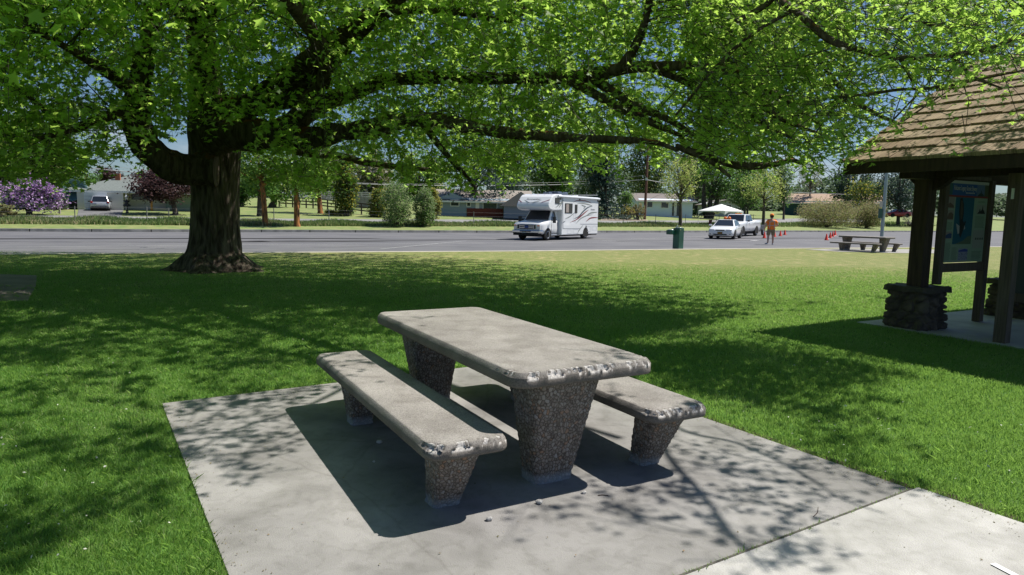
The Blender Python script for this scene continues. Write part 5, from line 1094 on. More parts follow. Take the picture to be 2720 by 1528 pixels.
# small dark trailer behind the pickup
yaw2 = math.radians(54); tl = thing('utility_trailer', 'small dark utility trailer hitched behind the white pickup truck', 'trailer', to_ + hx * 6.6, yaw2)
boxp(tl, 'box', (1.1, 0, .72), (1.9, 1.4, .55), mat('trailer_grey', (.06, .065, .07), .6), .02); mb = MB(); mb.bar((-.6, 0, .5), (.2, 0, .5), .08, .08); mb.build('drawbar', M_BLK, tl); boxp(tl, 'gate', (.12, -.1, 1.2), (.05, 1.3, .5), M_WHT)
for s in (-1, 1): wheel(tl, 1.1, .82 * s, .32, .18, s)
# suv on the driveway, seen from behind: x from tail (0) to nose so the tail faces the viewer
M_SIL = mat('silver_paint', (.50, .52, .56), .25, metal=.3, coat=.6)
sp_ = at(266, 562); yaw = math.radians(117); sv = dict(hw=.91, r=.36, axles=(.85, 3.5), doors=2, pm=0, body=[(0, .40, .95, .80, .9), (.08, .32, 1.02, .88, .9), (.5, .28, 1.05, .91, .92), (3.0, .26, 1.05, .92, .9), (4.2, .28, .95, .88, .85), (4.5, .4, .75, .7, .85)], cab=(.02, .42, 2.5, 3.3, 1.0, 1.66, .84, .66))
hx = Vector((math.cos(yaw), math.sin(yaw), 0)); suv = car('suv', 'silver suv seen from behind in front of the pale garage door', 'car', sp_ + Vector((-.9, 0, 0)) if False else sp_, yaw, sv, M_SIL, scale=.86)
for s in (-1, 1): boxp(suv, 'tail_lamp', (.03, .76 * s, .98), (.14, .20, .20), M_RED, .02)
boxp(suv, 'number_plate', (-.01, 0, .80), (.03, .60, .17), mat('plate_white', (.8, .8, .8), .5)); boxp(suv, 'rear_bumper', (-.03, 0, .42), (.14, 1.66, .22), M_BLK, .04)
M_BLU = mat('blue_paint', (.03, .10, .30), .3, coat=.5); M_REDP = mat('red_paint', (.35, .02, .03), .3, coat=.5)
p = at(14, 553); car('sedan', 'blue car half hidden behind the purple lilac bush', 'car', p, math.radians(15), sd, M_BLU)
p = at(2350, 577, 200); p.z = HZ(p.x, p.y); car('sedan', 'small dark red car far off behind the lamp post', 'car', (D(2348, 577, 120).x, 120, D(2348, 577, 120).z), math.radians(5), sd, M_REDP)

# ------------------------------------------------------------------ cones
M_CONE = mat('cone_red', (.75, .045, .02), .5)
cone = None
CL = [(2030, 633, 'orange traffic cone just left of the walking person\'s legs'), (2057, 629.5, 'orange traffic cone just right of the walking person\'s legs'), (2072.5, 627.4, 'traffic cone in the left row, third away from the truck'), (2084.5, 624.5, 'traffic cone in the left row, farthest from the walking person'),
      (2195, 638.4, 'nearest traffic cone of the slanting row left of the distant picnic table'), (2205, 633, 'second nearest traffic cone of the slanting row left of the distant table'), (2212, 629.5, 'third traffic cone of the slanting row left of the distant table'), (2218, 625.6, 'farthest traffic cone of the slanting row left of the distant table')]
for i, (x, y, lb) in enumerate(CL):
    p = spot(x, y)
    if i == 0:
        cone = thing('traffic_cone', lb, 'traffic cone', p, 0, 'orange traffic cones on the lot'); mb = MB(); mb.lathe([(.145, .03), (.13, .05), (.03, .52), (.022, .53), (.001, .53)], (0, 0, 0), 20); kids = [mb.build('cone_body', M_CONE, cone), boxp(cone, 'base', (0, 0, .016), (.36, .36, .032), mat('cone_base', (.45, .06, .03), .6), .01)]; r = cone
    else:
        r = cone.copy(); COL.objects.link(r); r['label'] = lb; r.location = p; r.rotation_euler = (0, 0, i * .7)
        for k in kids: c = k.copy(); COL.objects.link(c); c.parent = r

# ------------------------------------------------------------------ drinking fountain
M_GRN = mat('green_enamel', (.008, .065, .055), .4, (.010, .085, .072), 3, coat=.2); fo = spot(1803, 662, 0); fyaw = math.radians(38)
df = thing('drinking_fountain', 'dark green square drinking fountain with a low side basin at the lawn edge', 'drinking fountain', fo + Vector((0, .2, .0)), fyaw)
mb = MB(); mb.box((0, 0, .52), (.38, .38, 1.04)); mb.build('pedestal', M_GRN, df, bevel=.02)
mb = MB(); mb.box((-.26, .22, .82), (.42, .36, .22)); lo_ = mb.build('low_basin', M_GRN, df, bevel=.03)
mb = MB(); mb.lathe([(.13, .0), (.15, .02), (.14, .03), (.05, .01)], (-.30, .24, .925), 16); mb.tube([(-.22, .2, .93), (-.22, .2, 1.0), (-.26, .21, 1.02)], .015, 8); mb.build('bowl', M_RIM, lo_)
mb = MB(); mb.lathe([(.15, 0), (.18, .025), (.165, .035), (.06, .01)], (0, 0, 1.04), 18); mb.tube([(-.13, 0, 1.05), (-.13, 0, 1.14), (-.08, 0, 1.16)], .018, 8); mb.build('bowl', M_RIM, df)
boxp(df, 'push_button', (-.10, -.195, .95), (.04, .02, .04), M_CHR)
# ------------------------------------------------------------------ lamp post by the far table
lpz = spot(2340, 653, 0); lpt = thing('lamp_post', 'tall grey metal lamp post with a small green box, behind the distant picnic table', 'lamp post', lpz)
M_GALV = mat('galvanised', (.30, .36, .42), .45, metal=.5)
mb = MB(); mb.tube([(0, 0, 0), (0, 0, 9)], [.105, .075], 12); mb.build('pole', M_GALV, lpt)
mb = MB(); mb.lathe([(.2, 0), (.2, .04), (.12, .06)], (0, 0, 0), 12); mb.build('base_plate', M_GALV, lpt)
boxp(lpt, 'green_box', (-.23, -.05, 2.02), (.20, .14, .60), M_GRN, .02); boxp(lpt, 'notice_plate', (-.22, -.06, 2.6), (.17, .02, .36), mat('plate_pale', (.5, .45, .45), .6)); mb = MB(); mb.box((-.1, 0, 2.1), (.14, .04, .04)); mb.box((-.1, 0, 2.55), (.14, .04, .04)); mb.build('strap', M_GALV, lpt)
mb = MB(); mb.tube([(0, 0, 8.8), (.5, -.2, 9.1), (1.2, -.5, 9.15)], .04, 8); mb.build('arm', M_GALV, lpt); boxp(lpt, 'lamp_head', (1.4, -.6, 9.12), (.6, .25, .12), M_GALV, .03)

# ------------------------------------------------------------------ white shade tent and folding chair
tp0 = at(1922, 602); tp0 = Vector((tp0.x, tp0.y + 1.5, HZ(tp0.x, tp0.y + 1.5))); mpp = tp0.y / FPX
tn = thing('canopy_tent', 'white pop-up canopy tent standing on the verge behind the parked cars', 'tent', tp0, math.radians(38)); hw = 1.72 * mpp / .042; eh = (602 - 563) * mpp; ph = (602 - 545) * mpp
M_CAN = mat('canopy_cloth', (.78, .78, .77), .8)
mb = MB(); c4 = [(-hw, -hw), (hw, -hw), (hw, hw), (-hw, hw)]; 
mb.add([(x, y, eh) for x, y in c4] + [(0, 0, ph)], [(0, 1, 4), (1, 2, 4), (2, 3, 4), (3, 0, 4)])
for i in range(4):
    a, b = Vector((*c4[i], eh)), Vector((*c4[(i + 1) % 4], eh)); N = 10; top = [a.lerp(b, k / N) for k in range(N + 1)]
    mb.add([tuple(p) for p in top] + [(p.x, p.y, p.z - (.14 + .55 * max(0, abs(k / N - .5) * 2 - .6) ** 1.2 * 2)) for k, p in enumerate(top)], [(k, k + 1, N + 2 + k, N + 1 + k) for k in range(N)])
o = mb.build('canopy', M_CAN, tn, recalc=False); o.modifiers.new('t', 'SOLIDIFY').thickness = .01
for x, y in c4: mb = MB(); mb.tube([(x * .985, y * .985, 0), (x * .985, y * .985, eh)], .022, 6); mb.build('leg', M_RIM, tn)
cp_ = at(1890, 606); ch = thing('folding_chair', 'dark red folding camp chair on the verge left of the sedan', 'chair', cp_, .5)
M_CH = mat('chair_cloth', (.06, .01, .02), .8); boxp(ch, 'seat', (0, 0, .42), (.52, .5, .03), M_CH); mb = MB(); mb.box((0, .25, .72), (.52, .04, .6), tilt=('X', .15)); mb.build('backrest', M_CH, ch)
for s in (-1, 1): mb = MB(); mb.bar((.26 * s, -.25, 0), (.26 * s, .22, .45), .03, .03); mb.bar((.26 * s, .25, 0), (.26 * s, -.22, .62), .03, .03); mb.build('leg', M_BLK, ch)
# ------------------------------------------------------------------ the walking marshal
def skin_obj(name, nodes, edges, m, parent, sub=1, root=None):
    ids = {k: i for i, k in enumerate(nodes)}; me = bpy.data.meshes.new(name)
    me.from_pydata([n[0] for n in nodes.values()], [(ids[a], ids[b]) for a, b in edges], []); me.materials.append(m); o = link(name, me, parent)
    sm = o.modifiers.new('skin', 'SKIN'); sm.use_smooth_shade = True
    lay = me.skin_vertices[0].data if me.skin_vertices else None
    if lay is None:
        bpy.context.view_layer.objects.active = o; lay = me.skin_vertices[0].data
    for k, i in ids.items():
        r = nodes[k][1]; lay[i].radius = (r, r) if not hasattr(r, '__len__') else r; lay[i].use_root = (k == (root or list(nodes)[0]))
    if sub: s_ = o.modifiers.new('s', 'SUBSURF'); s_.levels = s_.render_levels = sub
    return o
pp = spot(2046, 650.5); pe = thing('person', 'person in orange cap and reflective safety vest with khaki shorts, walking away across the lot', 'person', pp, math.radians(-6)); pe.scale = (1.28, 1.12, 1.05)
SKN = mat('skin', (.56, .34, .26), .6); SHT = mat('khaki_shorts', (.22, .17, .10), .85, (.28, .22, .14), 9); ORG = mat('hi_vis_orange', (1.0, .25, .035), .9); REF = mat('reflective_band', (.42, .38, .38), .4); HAIR = mat('hair', (.035, .02, .015), .9)
B = {'pelvis': ((0, 0, .96), (.15, .11)), 'waist': ((0, .01, 1.12), (.155, .115)), 'chest': ((0, .01, 1.34), (.16, .12)), 'neckb': ((0, 0, 1.52), (.07, .07)), 'neck': ((0, .01, 1.57), .055), 'head1': ((0, .025, 1.655), (.07, .085)), 'head2': ((0, .02, 1.74), (.075, .092)), 'head3': ((0, .01, 1.81), (.045, .055)), 'nose': ((0, .13, 1.69), .012), 'earL': ((-.083, .01, 1.69), .012), 'earR': ((.083, .01, 1.69), .012),
     'shL': ((-.19, 0, 1.46), .07), 'elL': ((-.28, -.02, 1.19), .048), 'wrL': ((-.31, .05, .95), .032), 'paL': ((-.312, .07, .87), (.03, .018)),
     'shR': ((.19, 0, 1.46), .07), 'elR': ((.31, -.03, 1.20), .048), 'wrR': ((.20, .17, 1.12), .032), 'paR': ((.14, .22, 1.13), (.03, .018)),
     'hiL': ((-.10, 0, .90), .10), 'knL': ((-.12, .02, .50), .062), 'caL': ((-.135, -.05, .34), .055), 'anL': ((-.16, -.14, .13), .036), 'toL': ((-.26, -.04, .06), .035),
     'hiR': ((.10, 0, .90), .10), 'knR': ((.115, .06, .49), .062), 'caR': ((.12, .04, .34), .056), 'anR': ((.12, .04, .10), .036), 'toR': ((.14, .19, .035), .032)}
Ed = [('pelvis', 'waist'), ('waist', 'chest'), ('chest', 'neckb'), ('neckb', 'neck'), ('neck', 'head1'), ('head1', 'head2'), ('head2', 'head3'), ('head1', 'nose'), ('head1', 'earL'), ('head1', 'earR'), ('chest', 'shL'), ('shL', 'elL'), ('elL', 'wrL'), ('wrL', 'paL'), ('chest', 'shR'), ('shR', 'elR'), ('elR', 'wrR'), ('wrR', 'paR'),
      ('pelvis', 'hiL'), ('hiL', 'knL'), ('knL', 'caL'), ('caL', 'anL'), ('anL', 'toL'), ('pelvis', 'hiR'), ('hiR', 'knR'), ('knR', 'caR'), ('caR', 'anR'), ('anR', 'toR')]
for s, pk, dr in (('L', 'paL', Vector((0, .25, -1))), ('R', 'paR', Vector((-1, .4, -.15)))):
    c = Vector(B[pk][0]); dr.normalize(); sd_ = Vector((0, 1, .2)) if s == 'L' else Vector((0, .1, 1))
    for i in range(4):
        a = c + sd_ * (-.027 + i * .018) + dr * .02; l = (.062, .072, .068, .055)[i]; B[f'f{s}{i}a'] = (tuple(a), .009); B[f'f{s}{i}b'] = (tuple(a + dr * l * .55), .008); B[f'f{s}{i}c'] = (tuple(a + dr * l * .85 + Vector((.012 if s == 'L' else 0, .0, -.012))), .007)
        Ed += [(pk, f'f{s}{i}a'), (f'f{s}{i}a', f'f{s}{i}b'), (f'f{s}{i}b', f'f{s}{i}c')]
    a = c + sd_ * .035; B[f't{s}a'] = (tuple(a), .01); B[f't{s}b'] = (tuple(a + dr * .04 + sd_ * .012), .008); Ed += [(pk, f't{s}a'), (f't{s}a', f't{s}b')]
skin_obj('body', B, Ed, SKN, pe, 1)
sh = {'c': ((0, .01, 1.10), (.20, .15)), 'b': ((0, .01, .99), (.20, .15)), 'd': ((0, .01, 1.34), (.20, .15)), 'e': ((0, 0, 1.49), (.10, .09)), 'l0': ((-.18, 0, 1.46), .085), 'l1': ((-.255, -.01, 1.27), .075), 'r0': ((.18, 0, 1.46), .085), 'r1': ((.275, -.02, 1.28), .075)}
skin_obj('safety_vest', sh, [('c', 'b'), ('c', 'd'), ('d', 'e'), ('d', 'l0'), ('l0', 'l1'), ('d', 'r0'), ('r0', 'r1')], ORG, pe, 1)
st = {'c': ((0, 0, .97), (.18, .15)), 'w': ((0, .01, 1.05), (.175, .14)), 'a': ((-.10, .0, .84), .115), 'a1': ((-.125, .02, .55), .105), 'b': ((.10, .0, .84), .115), 'b1': ((.12, .05, .55), .105)}
skin_obj('shorts', st, [('c', 'w'), ('c', 'a'), ('a', 'a1'), ('c', 'b'), ('b', 'b1')], SHT, pe, 1)
mb = MB(); mb.lathe([(.001, .12), (.05, .115), (.085, .08), (.10, .02), (.102, -.03)], (0, .012, 1.775), 18, sq=(1, 1.12)); mb.box((0, .15, 1.755), (.15, .12, .012)); mb.build('cap', ORG, pe)
mb = MB(); mb.lathe([(.095, .05), (.1, 0), (.085, -.06), (.06, -.10)], (0, -.005, 1.735), 16, sq=(1, 1.02)); mb.build('hair', HAIR, pe)
mb = MB()
for x in (-.115, .115): mb.bar((x, -.142, 1.02), (x, -.135, 1.44), .035, .012, up=(0, 1, 0))
mb.bar((-.2, -.145, 1.17), (.2, -.145, 1.17), .012, .035, up=(0, 0, 1)); mb.build('reflective_band', REF, pe)
for s, (a, t_) in (('L', ((-.165, -.16, .09), (-.28, -.03, .05))), ('R', ((.12, .0, .05), (.145, .21, .04)))):
    a, t_ = Vector(a), Vector(t_); o = skin_obj('shoe', {'a': (tuple(a), (.045, .045)), 'm': (tuple(a.lerp(t_, .5)), (.05, .04)), 't': (tuple(t_), (.045, .03))}, [('a', 'm'), ('m', 't')], mat('shoe_grey', (.45, .47, .52), .7), pe, 1)

# ------------------------------------------------------------------ houses
M_PANE = mat('house_glass', (.03, .04, .05), .1, spec=.8); M_TRIM = mat('white_trim', (.72, .72, .70), .7)
def shingle(name, c): return mat(name, c, .95, tuple(k * .72 for k in c), 6, bump=.4, bscale=20, stretch=(1, 1, 3))
def house(name, label, p, yaw, Wd, Dp, h, wall, roofm, kind='hip', rh=1.6, over=.5, wins=(), door=None, rx=(.3, .7), gfrac=.5):
    t = thing(name, label, 'house', p, yaw)
    mb = MB(); mb.box((Wd / 2, Dp / 2, h / 2 - .3), (Wd, Dp, h + .6))
    if kind == 'gable_x': mb.prism([(0, h), (Dp, h), (Dp / 2, h + rh * .93)], 0, Wd, None, 'YZ')
    if kind == 'gable_y': mb.prism([(0, h), (Wd, h), (Wd * gfrac, h + rh * .93)], 0, Dp, None, 'XZ')
    mb.build('wall', wall, t)
    mb = MB(); o = over; e = h - .02; th = .14
    if kind == 'hip':
        a = [(-o, -o, e), (Wd + o, -o, e), (Wd + o, Dp + o, e), (-o, Dp + o, e), (Wd * rx[0], Dp / 2, h + rh), (Wd * rx[1], Dp / 2, h + rh)]
        b = [(x, y, z - th) for x, y, z in a[:4]]; mb.add(a + b, [(0, 1, 5, 4), (1, 2, 5), (2, 3, 4, 5), (3, 0, 4), (0, 6, 7, 1), (1, 7, 8, 2), (2, 8, 9, 3), (3, 9, 6, 0), (6, 9, 8, 7)])
    elif kind == 'gable_x':
        k = o * rh / (Dp / 2); mb.prism([(-o, e - k), (Dp / 2, h + rh), (Dp + o, e - k), (Dp + o, e - k - th), (Dp / 2, h + rh - th), (-o, e - k - th)], -o, Wd + o, None, 'YZ')
    else:
        k = o * rh / (Wd / 2); mb.prism([(-o, e - k), (Wd * gfrac, h + rh), (Wd + o, e - k), (Wd + o, e - k - th), (Wd * gfrac, h + rh - th), (-o, e - k - th)], -o, Dp + o, None, 'XZ')
    rf = mb.build('roof', roofm, t)
    if kind != 'gable_y':
        k = o * rh / (Dp / 2) if kind == 'gable_x' else 0; mb = MB(); mb.box((Wd / 2, -o - .02, e - k - .09), (Wd + 2 * o, .05, .18)); mb.build('fascia', M_TRIM, rf)
    for w_ in wins:
        x0, x1, z0, z1 = w_[:4]; y = w_[4] if len(w_) > 4 else 0
        f = MB(); fw = .09
        for a, b in (((x0 - fw, z0), (x0, z1)), ((x1, z0), (x1 + fw, z1)), ((x0 - fw, z1), (x1 + fw, z1 + fw)), ((x0 - fw, z0 - fw), (x1 + fw, z0))): f.box(((a[0] + b[0]) / 2, y - .03, (a[1] + b[1]) / 2), (b[0] - a[0], .1, b[1] - a[1]))
        n = max(1, int(round((x1 - x0) / 1.1)))
        for k in range(1, n): f.box((x0 + (x1 - x0) * k / n, y - .03, (z0 + z1) / 2), (.06, .08, z1 - z0))
        wo = f.build('window', M_TRIM, t); g = MB(); g.box(((x0 + x1) / 2, y - .01, (z0 + z1) / 2), (x1 - x0, .04, z1 - z0)); g.build('pane', M_PANE, wo)
    if door:
        x0, x1, z1 = door[:3]; y = door[4] if len(door) > 4 else 0; g = MB(); g.box(((x0 + x1) / 2, y - .02, z1 / 2), (x1 - x0, .07, z1)); dd = g.build('door', door[3], t); g = MB(); g.box((x1 - .12, y - .07, z1 * .48), (.05, .05, .05)); g.build('handle', M_CHR, dd)
    return t
def mpx(p): return p.y / FPX
# left house with the garage
p = at(206, 557); m_ = mpx(p); W_ = (525 - 206) * m_; gw = (328 - 206) * m_; hh = 52 * m_
M_W1 = mat('cream_siding', (.62, .60, .55), .85, (.68, .66, .60), 2, stretch=(.2, .2, 14)); R1 = shingle('grey_shingle', (.17, .195, .185))
h1 = house('house', 'pale single storey house with grey hip roof, brick chimney and garage, left of the maple', p + Vector((-math.sin(.35) * 1.6, math.cos(.35) * 1.6, 0)), .35, W_, 9, hh, M_W1, R1, 'hip', 47 * m_, 1.6, [(gw + .5, gw + 3.6, 1.05, hh - .25, 0)], (gw + 4.6, gw + 5.6, 2.0, M_TRIM, 0), ((134 * m_ - 1.0) / W_, (224 * m_ - 1.0) / W_)); h1.scale = (.88, 1, 1)
boxp(h1, 'garage', (gw / 2, -.75, hh / 2 - .15), (gw, 1.7, hh + .2), M_W1); g = boxp(h1, 'garage_door', (gw * .40, -1.62, hh * .46), (gw * .50, .08, hh * .90), mat('garage_white', (.74, .75, .76), .6), .01)
mb = MB()
for k in range(4): mb.box((gw * .40, -1.665, hh * (.12 + .19 * k)), (gw * .48, .015, .02))
mb.build('door_groove', mat('groove', (.3, .3, .3), .8), g)
mb = MB(); ch_x = 103 * m_ - .6; mb.box((ch_x, 2.7, hh + 34 * m_), (.5, .42, 34 * m_)); mb.build('chimney', mat('brick_orange', (.42, .15, .07), .9, (.30, .10, .05), 14), h1); boxp(h1, 'flashing', (ch_x, 2.6, hh + 25 * m_), (.6, .52, .2), M_TRIM)
boxp(h1, 'porch_post', ((327 + 9 - 206) * m_, -1.5, hh / 2), (.12, .12, hh), M_TRIM); boxp(h1, 'porch_post', ((403.5 - 206) * m_, -1.3, .62), (.20, .20, 1.24), mat('cedar_post', (.45, .20, .06), .8)); boxp(h1, 'porch_step', ((426 - 206) * m_, -.7, .12), (1.9, 1.2, .24), mat('step_conc', (.42, .38, .33), .9))
M_GRW = mat('sage_wall', (.27, .34, .30), .9); boxp(h1, 'side_wing', ((482 - 206) * m_, -.1, hh / 2 - .1), (86 * m_, .4, hh), M_GRW)
# lamp on a post, mailbox, dish, bin, shed
def lampost():
    q_ = at(338, 566.5); k = mpx(q_); t = thing('garden_lamp', 'black garden lamp post with a white lantern by the driveway', 'garden lamp', q_); mb = MB(); mb.tube([(0, 0, 0), (0, 0, 36 * k)], .06, 8); mb.lathe([(.14, 0), (.08, .3)], (0, 0, 0), 8); mb.build('post', M_BLK, t)
    mb = MB(); mb.lathe([(.09, 0), (.14, .22), (.16, .24)], (0, 0, 36 * k), 8); mb.build('lantern', mat('milk_glass', (.75, .75, .72), .4), t); mb = MB(); mb.lathe([(.17, .24), (.03, .40), (.001, .42)], (0, 0, 36 * k), 8); mb.build('cap', M_TRIM, t); mb = MB(); mb.lathe([(.30, 0), (.34, .1), (.10, .3), (.30, .5), (.001, .55)], (0, 0, .62), 9); mb.build('plant_basket', M_BLK, t)
lampost()
q_ = at(159, 568); t = thing('mailbox', 'weathered mailbox on a post beside the lilac bush', 'mailbox', q_); boxp(t, 'post', (0, 0, .5), (.12, .12, 1.0), mat('grey_post', (.3, .27, .24), .9)); mb = MB(); mb.prism([(-.13, 0), (.13, 0), (.13, .16), (.08, .25), (-.08, .25), (-.13, .16)], -.3, .3, None, 'XZ'); o = mb.build('box', mat('box_metal', (.45, .42, .42), .6), t); o.location = (0, 0, 1.0)
q_ = at(191, 556); q_.y += .5; t = thing('satellite_dish', 'large grey green mesh satellite dish leaning beside the garage', 'satellite dish', q_); mb = MB(); mb.lathe([(.001, 0), (.5, .05), (.95, .18), (1.25, .34), (1.27, .33), (.95, .16), (.001, -.03)], (0, 0, 0), 8); o = mb.build('dish', mat('dish_green', (.10, .19, .19), .7), t); o.location = (0, 0, 1.75); o.rotation_euler = (1.15, 0, .25); mb = MB(); mb.tube([(0, .2, 0), (0, .2, 1.7)], .06, 8); mb.build('mast', M_BLK, t)
q_ = at(188, 557); t = thing('wheelie_bin', 'black wheelie bin under the big satellite dish', 'bin', q_ + Vector((0, -1, 0))); mb = MB(); mb.box((0, 0, .5), (.62, .6, 1.0), taper=.8); mb.build('bin_body', M_BLK, t, bevel=.03); boxp(t, 'lid', (0, 0, 1.03), (.66, .66, .07), M_BLK, .02)
q_ = at(115, 548); k = mpx(q_); t = thing('shed', 'low white shed with a grey roof behind the lilac bush', 'shed', q_); boxp(t, 'wall', (30 * k, 1.5, 10 * k), (62 * k, 3, 20 * k + .4), M_TRIM); mb = MB(); mb.prism([(-.4, 20 * k), (1.5, 20 * k + 1.0), (3.4, 20 * k), (3.4, 20 * k - .1), (1.5, 20 * k + .88), (-.4, 20 * k - .1)], -.3, 62 * k, None, 'YZ'); mb.build('roof', R1, t); boxp(t, 'door', (40 * k, -.03, .8), (.8, .05, 1.6), mat('door_grey', (.35, .35, .34), .7))
# grey house with brick front, behind the spruce
p = at(1160, 572); m_ = mpx(p); M_W2 = mat('slate_siding', (.26, .32, .37), .85, (.30, .36, .41), 2, stretch=(.2, .2, 12)); R2 = shingle('beige_shingle', (.32, .28, .24)); X = lambda px: (px - 1160) * m_; Z = lambda py: (572 - py) * m_
h2 = house('house', 'slate grey house with red brick front and beige roof, partly behind the motorhome', p, math.radians(2), X(1405), 10, 42 * m_, M_W2, R2, 'gable_x', 30 * m_, .5, [(X(1197.5), X(1217.5), Z(546), Z(531)), (X(1283), X(1318), Z(557), Z(534)), (X(1240), X(1248), Z(546), Z(536))], (X(1262), X(1272), Z(534), M_TRIM))
boxp(h2, 'brick_front', ((X(1239) + X(1335)) / 2, -.06, Z(552) / 2 - .1), (X(1335) - X(1239), .10, Z(552) + .2), mat('red_brick', (.20, .045, .03), .9, (.13, .035, .025), 16)); mb = MB(); mb.prism([(X(1158), Z(529)), (X(1240), Z(529)), (X(1199), Z(512))], -.12, .3, None, 'XZ'); mb.build('gable', M_W2, h2)
mb = MB(); gx0, gx1, gz = X(1336), X(1420), Z(541); mb.box(((gx0 + gx1) / 2, -1.5, gz / 2 - .1), (gx1 - gx0, 3.2, gz + .2)); mb.build('garage', mat('slate_garage', (.17, .21, .25), .85), h2); mb = MB(); mb.prism([(gx0 - .5, gz - .2), ((gx0 + gx1) / 2, Z(508)), (gx1 + .5, gz - .2)], -3.5, 4, None, 'XZ'); mb.build('garage_roof', R2, h2)
# garden birds and deer ornaments in front of it
def ornament(px, py, s, label, kind):
    q_ = at(px, py); k = mpx(q_) ; t = thing('lawn_ornament', label, 'lawn ornament', q_); mb = MB()
    if kind == 'wings':
        mb.prism([(-.05, 0), (.05, 0), (.12, .25), (.55, .85), (.40, .85), (0, .35), (-.40, .85), (-.55, .85), (-.12, .25)], -.04, .04); mb.build('wings', mat('orn_white', (.72, .70, .68), .7), t)
    else:
        mb.box((0, 0, .52), (.6, .2, .22)); mb.box((.32, 0, .78), (.12, .12, .42)); mb.box((.42, 0, .98), (.24, .1, .12))
        for x in (-.24, .24):
            for y in (-.06, .06): mb.box((x, y, .2), (.05, .05, .42))
        mb.build('figure', mat('orn_tan', (.45, .30, .20), .8), t, bevel=.03)
    t.scale = (s,) * 3
ornament(1193, 573, 1.0, 'white winged lawn ornament in front of the slate grey house', 'wings'); ornament(1302, 573, .9, 'brown deer lawn ornament by the brick front', 'deer'); ornament(1326, 574, .8, 'white lawn ornament by the garage corner of the slate house', 'wings')
# white siding house, its bluish shade put into the wall colour
p = at(1696, 572.5); m_ = mpx(p); X = lambda px: (px - 1696) * m_; Z = lambda py: (572.5 - py) * m_; M_W3 = mat('pale_siding', (.60, .70, .80), .8, (.68, .77, .86), 2, stretch=(.2, .2, 16)); R3 = shingle('grey_brown_shingle', (.22, .19, .175))
h3 = house('house', 'white clapboard house, bluish shade in its wall colour, with grey roof behind the wooden utility pole', p, 0, X(1838), 9, Z(531), M_W3, R3, 'gable_x', 11 * m_ + .5, .6, [(X(1718), X(1731), Z(550), Z(536)), (X(1755), X(1773), Z(551), Z(537))], (X(1789), X(1796), Z(537), M_TRIM))
boxp(h3, 'painted_porch_shade', ((X(1784) + X(1803)) / 2, -.02, Z(538) / 2), (X(1803) - X(1784), .03, Z(538)), mat('shade_wall', (.10, .10, .11), .9))  # flat dark panel painted as the shade of the porch recess
# white gable garage behind the tent
p = at(1884, 574); m_ = mpx(p); X = lambda px: (px - 1884) * m_; Z = lambda py: (574 - py) * m_
h4 = house('garage', 'white gabled garage behind the canopy tent', p, 0, X(1958), 8, Z(541), mat('white_wall', (.42, .45, .46), .85), R3, 'gable_y', 11 * m_, .5, [(X(1899), X(1940), Z(551), Z(544))], None, gfrac=.6)
# teal house with a tan roof
p = at(2098, 572, 150); m_ = mpx(p); h5 = house('house', 'dark teal house with a tan gable roof behind the shrubs on the right', p + Vector((0, 3, 0)), math.radians(-32), 19, 11, 3.0, mat('teal_wall', (.035, .085, .09), .9), shingle('tan_shingle', (.46, .33, .24)), 'gable_x', 2.0, .6, [(3, 4.2, 1.2, 2.2), (9, 10.5, 1.2, 2.2)], (6, 7, 2.1, M_TRIM))

# ------------------------------------------------------------------ fences, poles, wires
def wire_fence():
    t = thing('wire_fence', 'low wire fence on thin metal posts along the grassy ditch', 'fence', (0, 0, 0)); pts = []
    m1 = mat('fence_post_metal', (.20, .20, .20), .7)
    for x, yb, yt in ((-40, 590, 556), (200, 590, 555), (391, 589, 556), (449, 586, 559), (728, 593, 560), (874, 589, 562), (1020, 594, 566), (1141, 590, 567), (1258, 599, 568), (1420, 599, 572), (1655, 597, 574), (1741, 598, 574.5), (1820, 598, 574.5), (1909, 602, 575), (2000, 600, 574), (2132, 600, 575), (2250, 600, 574)):
        p = at(x, yb); h = (yb - yt) * mpx(p) + .2; mb = MB(); mb.tube([(p.x, p.y, p.z - .3), (p.x, p.y, p.z + h)], .035, 6); mb.build('post', m1, t); pts.append((p, h))
    mb = MB()
    for (a, h0), (b, h1_) in zip(pts[:-1], pts[1:]):
        for f in (.15, .4, .65, .92): mb.tube([a + Vector((0, 0, h0 * f)), b + Vector((0, 0, h1_ * f))], .006, 3, None, False)
    mb.build('wire', m1, t)
wire_fence()
def rail_fence(label, pts, h, nper, m, rails=(.35, .65, .95), name='rail_fence'):
    t = thing(name, label, 'fence', at(*pts[0])); o_ = t.location.copy(); P = [at(*p) for p in pts]
    for a, b in zip(P[:-1], P[1:]):
        for k in range(nper): p = a.lerp(b, k / nper); mb = MB(); mb.box(tuple(p - o_ + Vector((0, 0, h / 2))), (.14, .14, h)); mb.build('post', m, t)
        mb = MB()
        for r in rails: mb.bar(a - o_ + Vector((0, -.06, h * r)), b - o_ + Vector((0, -.06, h * r)), .05, .14)
        mb.build('rail', m, t)
    return t
rail_fence('dark three rail paddock fence behind the row of orange barked trees', [(742, 549), (850, 555), (985, 573), (1010, 576)], 1.25, 6, mat('rail_dark', (.06, .05, .045), .9))
rail_fence('pale weathered board fence far beyond the green paddock', [(780, 532.5), (900, 534.5), (1000, 537)], 1.5, 5, mat('rail_pale', (.42, .41, .42), .9), (.2, .4, .6, .8, .97))
rail_fence('low dark log rail fence behind the motorhome, left of the utility pole', [(1590, 580), (1650, 581), (1712, 583)], 1.1, 3, mat('rail_brown', (.10, .055, .04), .9), (.5, .95))
